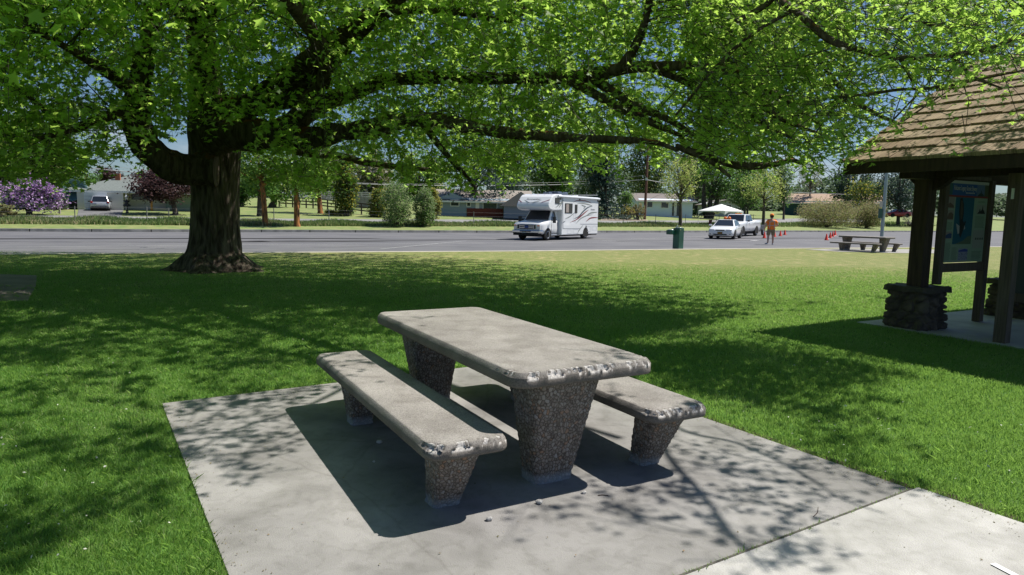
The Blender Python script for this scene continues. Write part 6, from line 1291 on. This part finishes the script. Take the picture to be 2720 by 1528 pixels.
def board_fence():
    a, b = at(942, 553), at(990, 556.5); t = thing('board_fence', 'grey vertical board fence beside the messy arborvitae', 'fence', a); mb = MB(); n = 26
    for k in range(n): p = a.lerp(b, k / n) - a; hh_ = 1.5 + random.uniform(-.06, .06); mb.box((p.x, p.y, hh_ / 2), ((b.x - a.x) / n * .86, .04, hh_))
    mb.build('boards', mat('board_grey', (.22, .21, .21), .9, (.32, .31, .31), 3), t); mb = MB(); mb.bar((0, .05, .4), (b.x - a.x, b.y - a.y + .05, .4), .05, .1); mb.bar((0, .05, 1.2), (b.x - a.x, b.y - a.y + .05, 1.2), .05, .1); mb.build('rail', mat('board_grey', (.22, .21, .21), .9), t)
board_fence()
M_POLE = mat('pole_wood', (.13, .06, .04), .9, (.20, .10, .07), 5, stretch=(4, 4, .4))
UP = at(1712, 584); k = mpx(UP); ph = (584 - 370) * k
t = thing('utility_pole', 'brown wooden utility pole in front of the pale clapboard house', 'utility pole', UP); mb = MB(); mb.tube([(0, 0, -.2), (.1, 0, ph)], [.20, .13], 10); mb.build('pole', M_POLE, t); mb = MB(); mb.box((0, -.2, (584 - 478) * k), (.3, .2, .35)); mb.build('cable_clamp', M_RIM, t)
M_WIRE = mat('cable', (.42, .42, .42), .6)
def cable(label, pts, r=.03):
    C = catmull([tuple(D(*p)) for p in pts], 6); t = MB(); t.tube(C, r, 5, None, False); o = t.build('overhead_cable', M_WIRE, recalc=False); tag(o, label, 'cable', 'overhead cables along the street')
Yp = UP.y
cable('thick overhead cable running left from the wooden utility pole above the motorhome', [(-200, 418, 70), (60, 431, 72), (170, 440, 73), (480, 468, 78), (905, 487, 84), (1150, 493, 90), (1330, 493.5, 95), (1540, 489, 101), (1690, 479, Yp), (1712, 477, Yp)], .045)
cable('thin overhead cable just above the thick one, left of the utility pole', [(-200, 408, 70), (170, 431, 73), (480, 459, 78), (905, 484, 84), (1150, 489, 90), (1540, 483, 101), (1712, 466, Yp)], .018)
cable('overhead cable running right from the wooden utility pole over the tent', [(1714, 477, Yp), (1765, 486, 112), (1860, 498, 116), (1970, 506, 122), (2080, 510, 128), (2260, 517, 135), (2420, 518, 140)], .04)
# ------------------------------------------------------------------ neighbourhood trees and shrubs
BK = mat('bg_bark', (.045, .035, .03), .95, (.10, .085, .07), 3, stretch=(4, 4, .8)); BKO = mat('orange_bark', (.09, .045, .025), .95, (.42, .17, .055), 1.6, stretch=(3, 3, .9), lo=.42, hi=.62)
def pal(name, *c, trans=None, tf=.35): return leaf_mat(name, list(c), trans=trans or tuple(min(1, k * 2.4) for k in c[-1]), tf=tf, rough=.6, spec=.3)
L_DK = pal('fol_dark', (.016, .045, .014), (.042, .090, .026), (.075, .13, .036)); L_CON = pal('fol_conifer', (.010, .028, .022), (.022, .05, .04), (.045, .085, .065), tf=.12); L_BLU = pal('fol_blue', (.02, .045, .045), (.05, .09, .08), (.10, .16, .14), tf=.12)
L_YG = pal('fol_fresh', (.06, .12, .015), (.12, .19, .025), (.20, .28, .05), tf=.45); L_MG = pal('fol_mid', (.03, .085, .018), (.06, .14, .025), (.10, .19, .04), tf=.42); L_OL = pal('fol_olive', (.07, .09, .025), (.13, .15, .045), (.20, .22, .08))
L_PUR = pal('fol_purple', (.022, .009, .012), (.045, .020, .023), (.10, .055, .055), tf=.2); L_LIL = leaf_mat('lilac_bloom', [(.24, .12, .31), (.37, .21, .45), (.48, .31, .56), (.58, .43, .63)], trans=(.5, .3, .6), tf=.25); L_YEL = pal('fol_yellow', (.08, .09, .01), (.18, .17, .02), (.30, .28, .04)); L_PALE = pal('fol_sparse', (.12, .15, .03), (.22, .25, .06), (.33, .36, .12), tf=.4); L_BRN = pal('fol_brown', (.09, .07, .035), (.16, .12, .06), (.22, .18, .10)); L_GRY = pal('fol_greytwig', (.20, .18, .17), (.32, .29, .27), (.42, .38, .36), tf=.1); L_SAGE = pal('fol_sage', (.06, .10, .035), (.12, .17, .07), (.21, .25, .13))
def tree(name, label, base, box, m, n=2500, leaf=.22, K=40, shape='round', trunk=.18, Y=None, cat='tree', group=None, bark=None, ntr=1, fill=.62, split=None, mix=None):
    """base px, crown box px (x0,x1,ytop,ybot)"""
    p = at(*base) if Y is None else D(base[0], base[1], Y)
    if Y is not None: p.z = min(p.z, HZ(p.x, p.y) + .0) if p.z < HZ(p.x, p.y) + 1.5 else HZ(p.x, p.y)
    k = p.y / FPX; t = thing(name, label, cat, p, 0, group); ybase = 564.4 + (base[0] - 1360) * .019 + (EYE - p.z) / k
    x0, x1, yt, yb = box; cx = ((x0 + x1) / 2 - base[0]) * k; rx = (x1 - x0) / 2 * k; z0 = (ybase - yb) * k; z1 = (ybase - yt) * k; rz = (z1 - z0) / 2; cz = (z0 + z1) / 2
    rs = RNG
    if shape == 'cone':
        u = rs.uniform(0, 1, K) ** .75; zc = z1 - (z1 - z0) * u; a = rs.uniform(0, 2 * PI, K); rr = rx * (u * .95 + .05) * rs.uniform(.45, 1, K); C = np.stack([cx + rr * np.cos(a), rr * np.sin(a), zc - .15 * rr], 1); cr = np.stack([.35 * rx * u + .25, .35 * rx * u + .25, .12 * (z1 - z0) / 3 + 0 * u], 1) * np.array([1, 1, .6])
    elif shape == 'column':
        u = rs.uniform(0, 1, K); zc = z0 + (z1 - z0) * u; a = rs.uniform(0, 2 * PI, K); w_ = np.sin(np.clip(u * .86 + .14, 0, 1) * PI) ** .5; rr = rx * w_ * rs.uniform(.3, .85, K); C = np.stack([cx + rr * np.cos(a), rr * np.sin(a), zc], 1); cr = np.stack([.3 * rx + 0 * u, .3 * rx + 0 * u, .10 * (z1 - z0) + 0 * u], 1)
    elif shape == 'fan':      # many upright canes from the ground
        a = rs.uniform(0, 2 * PI, K); rr = rx * .92 * rs.uniform(0, 1, K) ** .55; hgt = (z1 - z0) * np.sqrt(np.clip(1 - (rr / rx) ** 2 * .72, 0, 1)); u = rs.uniform(.06, 1, K) ** .8; zc = z0 + hgt * u; C = np.stack([cx + rr * np.cos(a) * (.62 + .38 * zc / z1), rr * np.sin(a), zc], 1); cr = np.stack([.13 * rx + 0 * u, .13 * rx + 0 * u, .15 * rz + 0 * u], 1)
    else:
        d = rs.normal(0, 1, (K, 3)); d /= np.linalg.norm(d, axis=1)[:, None]; rad = rs.uniform(.25, 1, K) ** .6 * .82; C = np.array([cx, 0, cz]) + d * rad[:, None] * np.array([rx, rx * .9, rz]); cr = np.full((K, 3), 1.0) * np.array([rx, rx, rz]) * rs.uniform(.16, .30, K)[:, None]
    per = n // K; Q_ = C[:, None, :] + rs.normal(0, fill, (K, per, 3)) * cr[:, None, :]; Q_[:, :, 2] -= .10 * np.abs(Q_[:, :, 2] - C[:, None, 2]); var = np.clip(rs.normal(.5, .2, K)[:, None] + rs.normal(0, .18, (K, per)), 0, 1)
    Q_ = Q_.reshape(-1, 3); var = var.ravel(); kz = Q_[:, 2] > .05; Q_ = Q_[kz]; var = var[kz]
    dr = 1.6 if shape in ('weep',) else .5; nm = 'crown' if cat == 'tree' else 'foliage'
    if mix: sel = rs.uniform(0, 1, len(Q_)) < mix[1]; leaves(nm, Q_[~sel], leaf, m, t, QUADL, tilt=.8, var=var[~sel], droop=dr); leaves('blossoms' if 'bloom' in mix[0].name else nm, Q_[sel], leaf * 1.1, mix[0], t, QUADL, tilt=.8, var=var[sel], droop=0)
    else: leaves(nm, Q_, leaf, m, t, QUADL if shape not in ('cone',) else QUADL * np.array([.6, 1.5, 1]), tilt=.7, var=var, droop=dr)
    # trunk(s) and limbs
    mb = MB(); bk = bark or BK
    if shape == 'fan':
        for _ in range(26):
            j = rs.integers(K); e = C[j]; mb.tube([(cx * .3 + rs.normal(0, .12), rs.normal(0, .1), 0), tuple((C[j] * np.array([.55, .55, .6]))), tuple(e)], [.035, .025, .01], 4)
    else:
        for q_ in range(ntr):
            dx = (q_ - (ntr - 1) / 2) * trunk * 2.4; top = z1 - (z1 - z0) * (.25 if shape in ('cone', 'column') else .45)
            mb.tube([(dx * .3, 0, -.2), (dx * .4, 0, .25), (dx + cx * .2, .0, max(z0, .5)), (dx * 1.5 + cx * .8, 0, top)], [trunk * 1.5, trunk * 1.08, trunk * .92, trunk * .35], 10)
        for _ in range(22 if shape not in ('cone', 'column') else 8):
            j = rs.integers(K); e = C[j]; s_ = np.array([cx * .5, 0, z0 + (e[2] - z0) * .35 + .2]); md = (s_ + e) / 2 + rs.normal(0, .05, 3) * rx; mb.tube([tuple(s_), tuple(md), tuple(e)], [trunk * .34, trunk * .22, trunk * .06], 5)
    mb.build('trunk' if shape != 'fan' else 'stems', bk, t, recalc=False); return t
# left
tree('evergreen_tree', 'tall dark evergreen tree at the left edge above the lilac', (20, 552), (-90, 130, 250, 535), L_DK, 5200, .34, 70, trunk=.35, mix=(L_OL, .3))
tree('evergreen_tree', 'bushy olive green evergreen between the lilac and the grey roofed house', (128, 552), (70, 215, 330, 540), L_DK, 5200, .32, 70, trunk=.3, mix=(L_OL, .45))
tree('lilac_bush', 'large lilac bush covered in purple blossom near the driveway', (78, 571), (0, 174, 468, 569), L_DK, 6500, .20, 80, shape='round', trunk=.12, cat='bush', ntr=3, mix=(L_LIL, .62))
tree('deciduous_tree', 'fresh green tree behind the left end of the grey roof', (225, 545), (176, 272, 440, 520), L_MG, 2400, .28, 36, Y=112)
tree('deciduous_tree', 'red brown leaved tree behind the brick chimney', (297, 540), (258, 338, 436, 500), L_PUR, 3200, .3, 36, Y=118)
tree('plum_tree', 'purple leaved plum tree in front of the pale house', (466, 571), (342, 545, 447, 541), L_PUR, 6200, .24, 80, trunk=.22, fill=.7)
tree('deciduous_tree', 'tall pale green tree behind the purple plum', (430, 545), (380, 500, 400, 520), L_MG, 1500, .35, 30, Y=125)
# shrub at far left verge
tree('bush', 'low reddish green bush at the left photo edge above the ditch grass', (12, 584), (-30, 48, 541, 584), L_OL, 1500, .16, 30, shape='fan', cat='bush', mix=(L_BRN, .4))
# row of orange barked trees
tree('deciduous_tree', 'orange barked tree with a forked trunk just right of the maple trunk', (705, 600), (610, 765, 360, 520), L_MG, 3400, .2, 60, trunk=.21, bark=BKO, group='orange barked trees beyond the lot', mix=(L_YG, .35))
tree('deciduous_tree', 'orange barked tree standing alone on the verge, brightest bark of the row', (789, 602), (715, 860, 370, 528), L_YG, 2800, .2, 55, trunk=.22, bark=BKO, group='orange barked trees beyond the lot', mix=(L_MG, .5))
tree('deciduous_tree', 'orange brown barked tree further back beside the round low shrub', (851, 568), (770, 905, 395, 528), L_YG, 2600, .24, 50, trunk=.26, bark=BKO, group='orange barked trees beyond the lot', mix=(L_MG, .5))
tree('deciduous_tree', 'dark barked tree in the neighbour lawn behind the forked orange tree', (690, 574), (640, 745, 440, 538), L_MG, 2200, .26, 40, trunk=.24)
tree('deciduous_tree', 'short trunked tree deep in the green lawn left of the paddock fence', (724, 551), (680, 800, 450, 541), L_MG, 2200, .3, 40, trunk=.42, mix=(L_PALE, .2))
tree('deciduous_tree', 'dense dark green tree right behind the maple trunk', (640, 549), (585, 690, 420, 548), L_MG, 3600, .34, 50, trunk=.3, mix=(L_DK, .4))
tree('bush', 'low juniper bush at the foot of the third orange barked tree', (880, 571), (858, 925, 556, 574), L_DK, 1300, .16, 24, cat='bush', trunk=.05, mix=(L_YEL, .25))
tree('arborvitae', 'ragged dark and yellow arborvitae with a bare straggly bottom', (920, 574), (884, 955, 425, 562), L_DK, 7500, .2, 90, shape='column', trunk=.14, ntr=4, mix=(L_YEL, .35))
tree('arborvitae', 'clipped dark arborvitae with yellow top left of the feathery shrubs', (1003, 577), (977, 1030, 506, 578), L_DK, 5500, .16, 80, shape='column', mix=(L_YEL, .45))
tree('arborvitae', 'rounded bright yellow green arborvitae right of the feathery shrubs', (1148, 583), (1130, 1170, 508, 582), L_YEL, 5500, .16, 80, shape='column', mix=(L_OL, .4))
tree('feathery_shrub', 'tall feathery grey green shrub at the ditch, the left one of the pair', (1056, 602), (1002, 1106, 482, 600), L_SAGE, 6500, .14, 200, shape='fan', cat='shrub', mix=(L_MG, .3), fill=.8)
tree('feathery_shrub', 'feathery grey green shrub at the ditch, the right one of the pair', (1118, 602), (1092, 1164, 500, 600), L_SAGE, 5500, .14, 170, shape='fan', cat='shrub', mix=(L_MG, .3), fill=.8)
tree('spruce_tree', 'dark blue spruce in front of the slate grey house', (1256, 573), (1165, 1362, 300, 545), L_CON, 5600, .30, 90, shape='cone', trunk=.42, mix=(L_BLU, .3))
tree('blue_spruce', 'blue green conifer behind the left side of the motorhome', (1352, 566), (1300, 1400, 380, 560), L_BLU, 3000, .3, 60, Y=98, trunk=.25)
tree('spruce_tree', 'broad dark spruce right behind the motorhome tail', (1612, 580), (1530, 1668, 395, 576), L_CON, 6500, .34, 90, shape='cone', Y=92, trunk=.3, mix=(L_BLU, .12))
tree('deciduous_tree', 'light green small tree beside the dark spruce', (1658, 580), (1634, 1684, 500, 570), L_MG, 1800, .2, 36, trunk=.1, mix=(L_SAGE, .3))
tree('bush', 'yellow green budding bush left of the utility pole', (1662, 584), (1640, 1690, 545, 584), L_YEL, 1300, .15, 50, shape='fan', cat='bush', mix=(L_BRN, .35))
tree('bush', 'brownish budding bush touching the utility pole', (1692, 585), (1672, 1716, 538, 585), L_OL, 1300, .15, 50, shape='fan', cat='bush', mix=(L_BRN, .5))
tree('young_tree', 'sparse young tree with pale new leaves above the drinking fountain', (1807, 601), (1738, 1862, 395, 562), L_PALE, 3300, .17, 100, trunk=.21, fill=.45, mix=(L_YG, .3))
tree('young_tree', 'sparse young tree with pale new leaves beside the walking person', (2027, 603), (1950, 2095, 425, 556), L_PALE, 3300, .17, 100, trunk=.20, fill=.45, mix=(L_YG, .3))
tree('deciduous_tree', 'broad dark tree with several stout stems behind the tent', (1883, 575), (1820, 1960, 400, 545), L_MG, 3600, .34, 60, Y=112, trunk=.42, ntr=3, mix=(L_DK, .5))
tree('deciduous_tree', 'round bright green tree between the tent and the teal house', (1985, 578), (1925, 2040, 450, 566), L_MG, 3200, .3, 60, Y=108, mix=(L_DK, .35))
tree('willow_tree', 'light green willow tree left of the teal house', (2082, 570), (2040, 2112, 420, 548), L_MG, 3600, .3, 60, Y=122, mix=(L_SAGE, .4))
tree('deciduous_tree', 'thinly leafed tree above the tan roof', (2150, 545), (2105, 2190, 405, 520), L_SAGE, 1500, .3, 60, Y=155, fill=.45, mix=(L_GRY, .35))
tree('pine_tree', 'dark pine with uneven top left of the kiosk roof corner', (2240, 560), (2186, 2325, 428, 560), L_CON, 4200, .42, 54, Y=140, trunk=.4, mix=(L_DK, .3), fill=.5)
tree('deciduous_tree', 'olive tree with yellow shoots left of the lamp post', (2300, 575), (2235, 2350, 470, 560), L_DK, 2800, .3, 50, Y=120, mix=(L_YEL, .35))
tree('pine_tree', 'big shady pine with a bare dark trunk seen under the kiosk eave', (2385, 600), (2290, 2470, 395, 572), L_CON, 6400, .30, 90, trunk=.30, mix=(L_BLU, .25), fill=.5)
tree('bush', 'large olive green bush on the verge, left of the pair', (2195, 604), (2105, 2285, 528, 603), L_OL, 13000, .16, 300, shape='fan', cat='bush', mix=(L_BRN, .35), fill=.8)
tree('bush', 'olive brown bush on the verge behind the lamp post', (2300, 606), (2250, 2352, 538, 605), L_OL, 9000, .16, 220, shape='fan', cat='bush', mix=(L_BRN, .4), fill=.8)
tree('bush', 'pale leafless bush behind the pine trunk near the kiosk post', (2415, 602), (2388, 2440, 566, 601), L_GRY, 1500, .12, 60, shape='fan', cat='bush')
tree('bush', 'dark hedge bush below the small house window, right of the young tree', (1835, 578), (1800, 1880, 552, 578), L_DK, 1600, .2, 30, cat='bush', trunk=.05)
# big trees closing the view behind the houses
for i, (x, x0, x1, yt, yb, Y, m, mx, lb) in enumerate((
    (860, 800, 930, 380, 535, 125, L_MG, (L_GRY, .25), 'grey twigged tree beyond the paddock, left of the arborvitae'),
    (985, 930, 1060, 400, 540, 130, L_OL, (L_GRY, .3), 'olive tree with bare grey twigs above the feathery shrubs'),
    (1110, 1040, 1190, 395, 545, 125, L_MG, (L_PALE, .3), 'soft green tree behind the right feathery shrub'),
    (1330, 1250, 1420, 330, 545, 128, L_DK, (L_SAGE, .4), 'big dark green tree behind the slate grey house'),
    (1460, 1390, 1540, 350, 545, 125, L_DK, (L_MG, .35), 'tall dark green tree behind the motorhome roof'),
    (1575, 1500, 1660, 320, 545, 135, L_DK, (L_GRY, .15), 'very dark tall tree between the motorhome and the utility pole'),
    (1720, 1640, 1800, 330, 545, 138, L_DK, (L_OL, .3), 'dark tree with hanging bare branches above the clapboard house'),
    (1850, 1770, 1920, 360, 545, 140, L_DK, (L_GRY, .3), 'dark tree with bare crown behind the small garage'),
    (1975, 1900, 2060, 380, 550, 142, L_DK, (L_MG, .4), 'dark tree filling the gap behind the tall willow'))):
    tree('background_tree', lb, (x, 560), (x0, x1, yt, yb), m, 7000, .45, 90, Y=Y, trunk=.45, group='tall trees behind the houses', mix=mx)
far = thing('treeline', 'hazy line of distant trees along the horizon', 'trees', (0, 210, 3.1)); far['kind'] = 'stuff'
n = 60000; a = RNG.uniform(-230, 260, n); hgt = 8 + 3.0 * np.sin(a * .07) + 2 * np.sin(a * .21 + 1); Pz = RNG.uniform(0, 1, n) ** .7 * hgt
leaves('foliage', np.stack([a, RNG.normal(0, 4, n) + .12 * np.abs(a) * 0, Pz], 1), 1.1, pal('fol_far', (.035, .07, .03), (.07, .11, .05), (.10, .14, .08)), far, QUADL, tilt=.9)['kind'] = 'stuff'

# ------------------------------------------------------------------ grass blades on the near lawn, long grass in the ditch
def blades(name, X, Y, Zf, h, wd, m, lean=.35, label=None, var=None):
    n = len(X); a = RNG.uniform(0, 2 * PI, n); la = RNG.uniform(0, 2 * PI, n); ln = RNG.normal(0, lean, n) * h; hx, hy = np.cos(a) * wd / 2, np.sin(a) * wd / 2
    dx, dy = np.cos(la) * ln, np.sin(la) * ln; z = Zf if hasattr(Zf, '__len__') else np.full(n, Zf)
    V = np.stack([np.stack([X - hx, Y - hy, z], 1), np.stack([X + hx, Y + hy, z], 1), np.stack([X + dx * .4 + hx * .7, Y + dy * .4 + hy * .7, z + h * .6], 1), np.stack([X + dx, Y + dy, z + h], 1), np.stack([X + dx * .4 - hx * .7, Y + dy * .4 - hy * .7, z + h * .6], 1)], 1).reshape(-1, 3)
    F = np.arange(n * 5).reshape(n, 5)
    if var is None: var = RNG.uniform(0, 1, n)
    o = np_mesh(name, V, F, m, None, np.repeat(var, 5)); o['kind'] = 'stuff'
    if label: o['label'] = label; o['category'] = 'grass'
    return o
M_BLD = leaf_mat('grass_blade', [(.090, .195, .036), (.132, .260, .054), (.185, .310, .080), (.38, .39, .20)], trans=(.38, .63, .12), tf=.45, rough=.55, spec=.3)
def inside(x, y, c):
    P = [(p[0], p[1]) for p in c]; return pip(x, y, P)
NB = 1150000
yy = 2.4 + RNG.uniform(0, 1, NB) ** 1.35 * 21; half = yy * .80 + .4; xx = RNG.uniform(-1, 1, NB) * half
dens = np.clip(6.5 / yy, 0, 1) ** .6; k_ = RNG.uniform(0, 1, NB) < dens; xx, yy = xx[k_], yy[k_]
bad = inside(xx, yy, padc) | inside(xx, yy, pathc) | inside(xx, yy, slab) | inside(xx, yy, lp) | ((np.hypot(xx - TP.x, yy - TP.y) < 1.15))
xx, yy = xx[~bad], yy[~bad]; print('BLADES', len(xx))
pat = .5 + .5 * np.sin(xx * 6.1 + 2 * np.sin(yy * 4.3)) * np.sin(yy * 5.3 + 2 * np.sin(xx * 3.7)); var0 = .16 * (pat - .5); pat = .5 + .5 * np.sin(xx * 2.3 + 1.5 * np.sin(yy * 1.1)) * np.sin(yy * 1.9 + np.sin(xx * 1.7)); var = np.clip(RNG.normal(.42, .22, len(xx)) + var0 + .34 * (pat - .5) + .30 * np.clip((yy - 7) / 12, 0, 1), 0, 1)
blades('grass', xx, yy, .0, RNG.uniform(.016, .038, len(xx)) * np.clip((25 - yy) / 9, .05, 1), .0045 * np.clip(yy / 4.5, .8, 4), M_BLD, .6, 'short mown green grass of the lawn around the picnic pad', var)
# litter: bud scales, seeds, dry leaf bits and clover heads
def litter(name, label, n, region, z, s0, s1, m, tl):
    X, Y_ = [], []
    while len(X) < n:
        x, y = region()
        X.append(x); Y_.append(y)
    o = leaves(name, np.stack([X, Y_, np.full(n, z) + RNG.uniform(0, .006, n)], 1), RNG.uniform(s0, s1, n), m, None, QUADL, tilt=tl); o['kind'] = 'stuff'; o['label'] = label; o['category'] = 'litter'; return o
def rg_pad():
    a, b_ = random.random(), random.random(); p_ = P0 + PV * (PADW * a) + PU * ((PADL + 1.2) * b_); return p_.x, p_.y
def rg_edge():
    t_ = random.random(); s_ = abs(random.gauss(0, .10)); k_ = random.random()
    p_ = (padc[1] + PU * (5.5 * t_) + PV * (.04 - s_ + .0)) if k_ < .5 else ((P0 + PV * (PADW * t_) + PU * s_) if k_ < .75 else (P0 + PU * (PADL * t_) + PV * s_)); return p_.x, p_.y
M_LIT = leaf_mat('litter', [(.10, .075, .05), (.17, .13, .08), (.22, .20, .10), (.25, .15, .09)], tf=.1, rough=.8)
litter('leaf_litter', 'tiny brown seeds and leaf bits strewn on the picnic pad', 240, rg_pad, .017, .005, .015, M_LIT, .25)
litter('leaf_litter', 'dry grass clippings and crumbs along the edges of the picnic pad', 800, rg_edge, .016, .004, .013, M_LIT, .4)
def rg_lawn():
    while True:
        y_ = 2.6 + random.random() ** 1.3 * 11; x_ = random.uniform(-.8, .8) * y_
        if not (inside(np.array([x_]), np.array([y_]), padc)[0] or inside(np.array([x_]), np.array([y_]), pathc)[0] or inside(np.array([x_]), np.array([y_]), slab)[0]): return x_, y_
litter('clover_heads', 'scattered pale clover heads and petals in the near lawn', 520, rg_lawn, .034, .010, .022, leaf_mat('petal', [(.5, .5, .42), (.7, .7, .62)], tf=.3), .5)
# uneven turf: coarser tufts
nt_ = 2600; tx_, ty_ = np.array([rg_lawn() for _ in range(nt_)]).T
per_ = 16; bx_ = np.repeat(tx_, per_) + RNG.normal(0, .022, nt_ * per_); by_ = np.repeat(ty_, per_) + RNG.normal(0, .022, nt_ * per_)
okb = ~(inside(bx_, by_, padc) | inside(bx_, by_, pathc)); blades('grass_tufts', bx_[okb], by_[okb], .0, RNG.uniform(.03, .06, okb.sum()), .0055, M_BLD, .7, 'slightly longer tufts standing out of the mown lawn', np.clip(np.repeat(RNG.uniform(0, .75, nt_), per_)[okb] + RNG.normal(0, .08, okb.sum()), 0, 1))
# ditch: long grass
n = 60000; px_ = RNG.uniform(-60, 2480, n); lo_y = np.interp(px_, [-60, 300, 700, 1100, 1500, 1860, 2110, 2480], [595, 597.5, 601, 601.5, 602.5, 603.5, 603, 602]); hi_y = np.interp(px_, [-60, 300, 700, 1000, 1560, 1860, 2110, 2480], [580, 583, 590, 592, 594, 594, 593, 591])
tt = RNG.uniform(0, 1, n); py_ = lo_y * (1 - tt) + hi_y * tt; A_ = []
cache = {}
for x_, y_ in zip(px_, py_):
    kx2 = (int(x_ / 14), int(y_ * 1.2)); 
    if kx2 not in cache: cache[kx2] = (at(kx2[0] * 14, kx2[1] / 1.2), at(kx2[0] * 14 + 14, (kx2[1] + 1) / 1.2))
    a, b = cache[kx2]; A_.append((a.x + (b.x - a.x) * random.random(), a.y + (b.y - a.y) * random.random()))
A_ = np.array(A_); zz = np.array([HZ(a, b) for a, b in A_]); near_edge = (py_ > lo_y - 3)
M_DG = leaf_mat('ditch_grass', [(.07, .13, .045), (.12, .20, .065), (.19, .25, .10), (.42, .36, .21), (.48, .40, .27)], trans=(.2, .3, .08), tf=.3, rough=.7, spec=.2)
v_ = np.clip(RNG.normal(.34, .2, n) + .35 * (near_edge) * RNG.uniform(0, 1, n) + .25 * np.sin(px_ * .012) * RNG.uniform(0, 1, n), 0, 1)
blades('ditch_grass', A_[:, 0], A_[:, 1], zz, RNG.uniform(.14, .46, n) * (.75 + .25 * np.sin(px_ * .03)), .07, M_DG, .35, 'long unmown grass and dry stalks filling the ditch beyond the parking lot', v_)
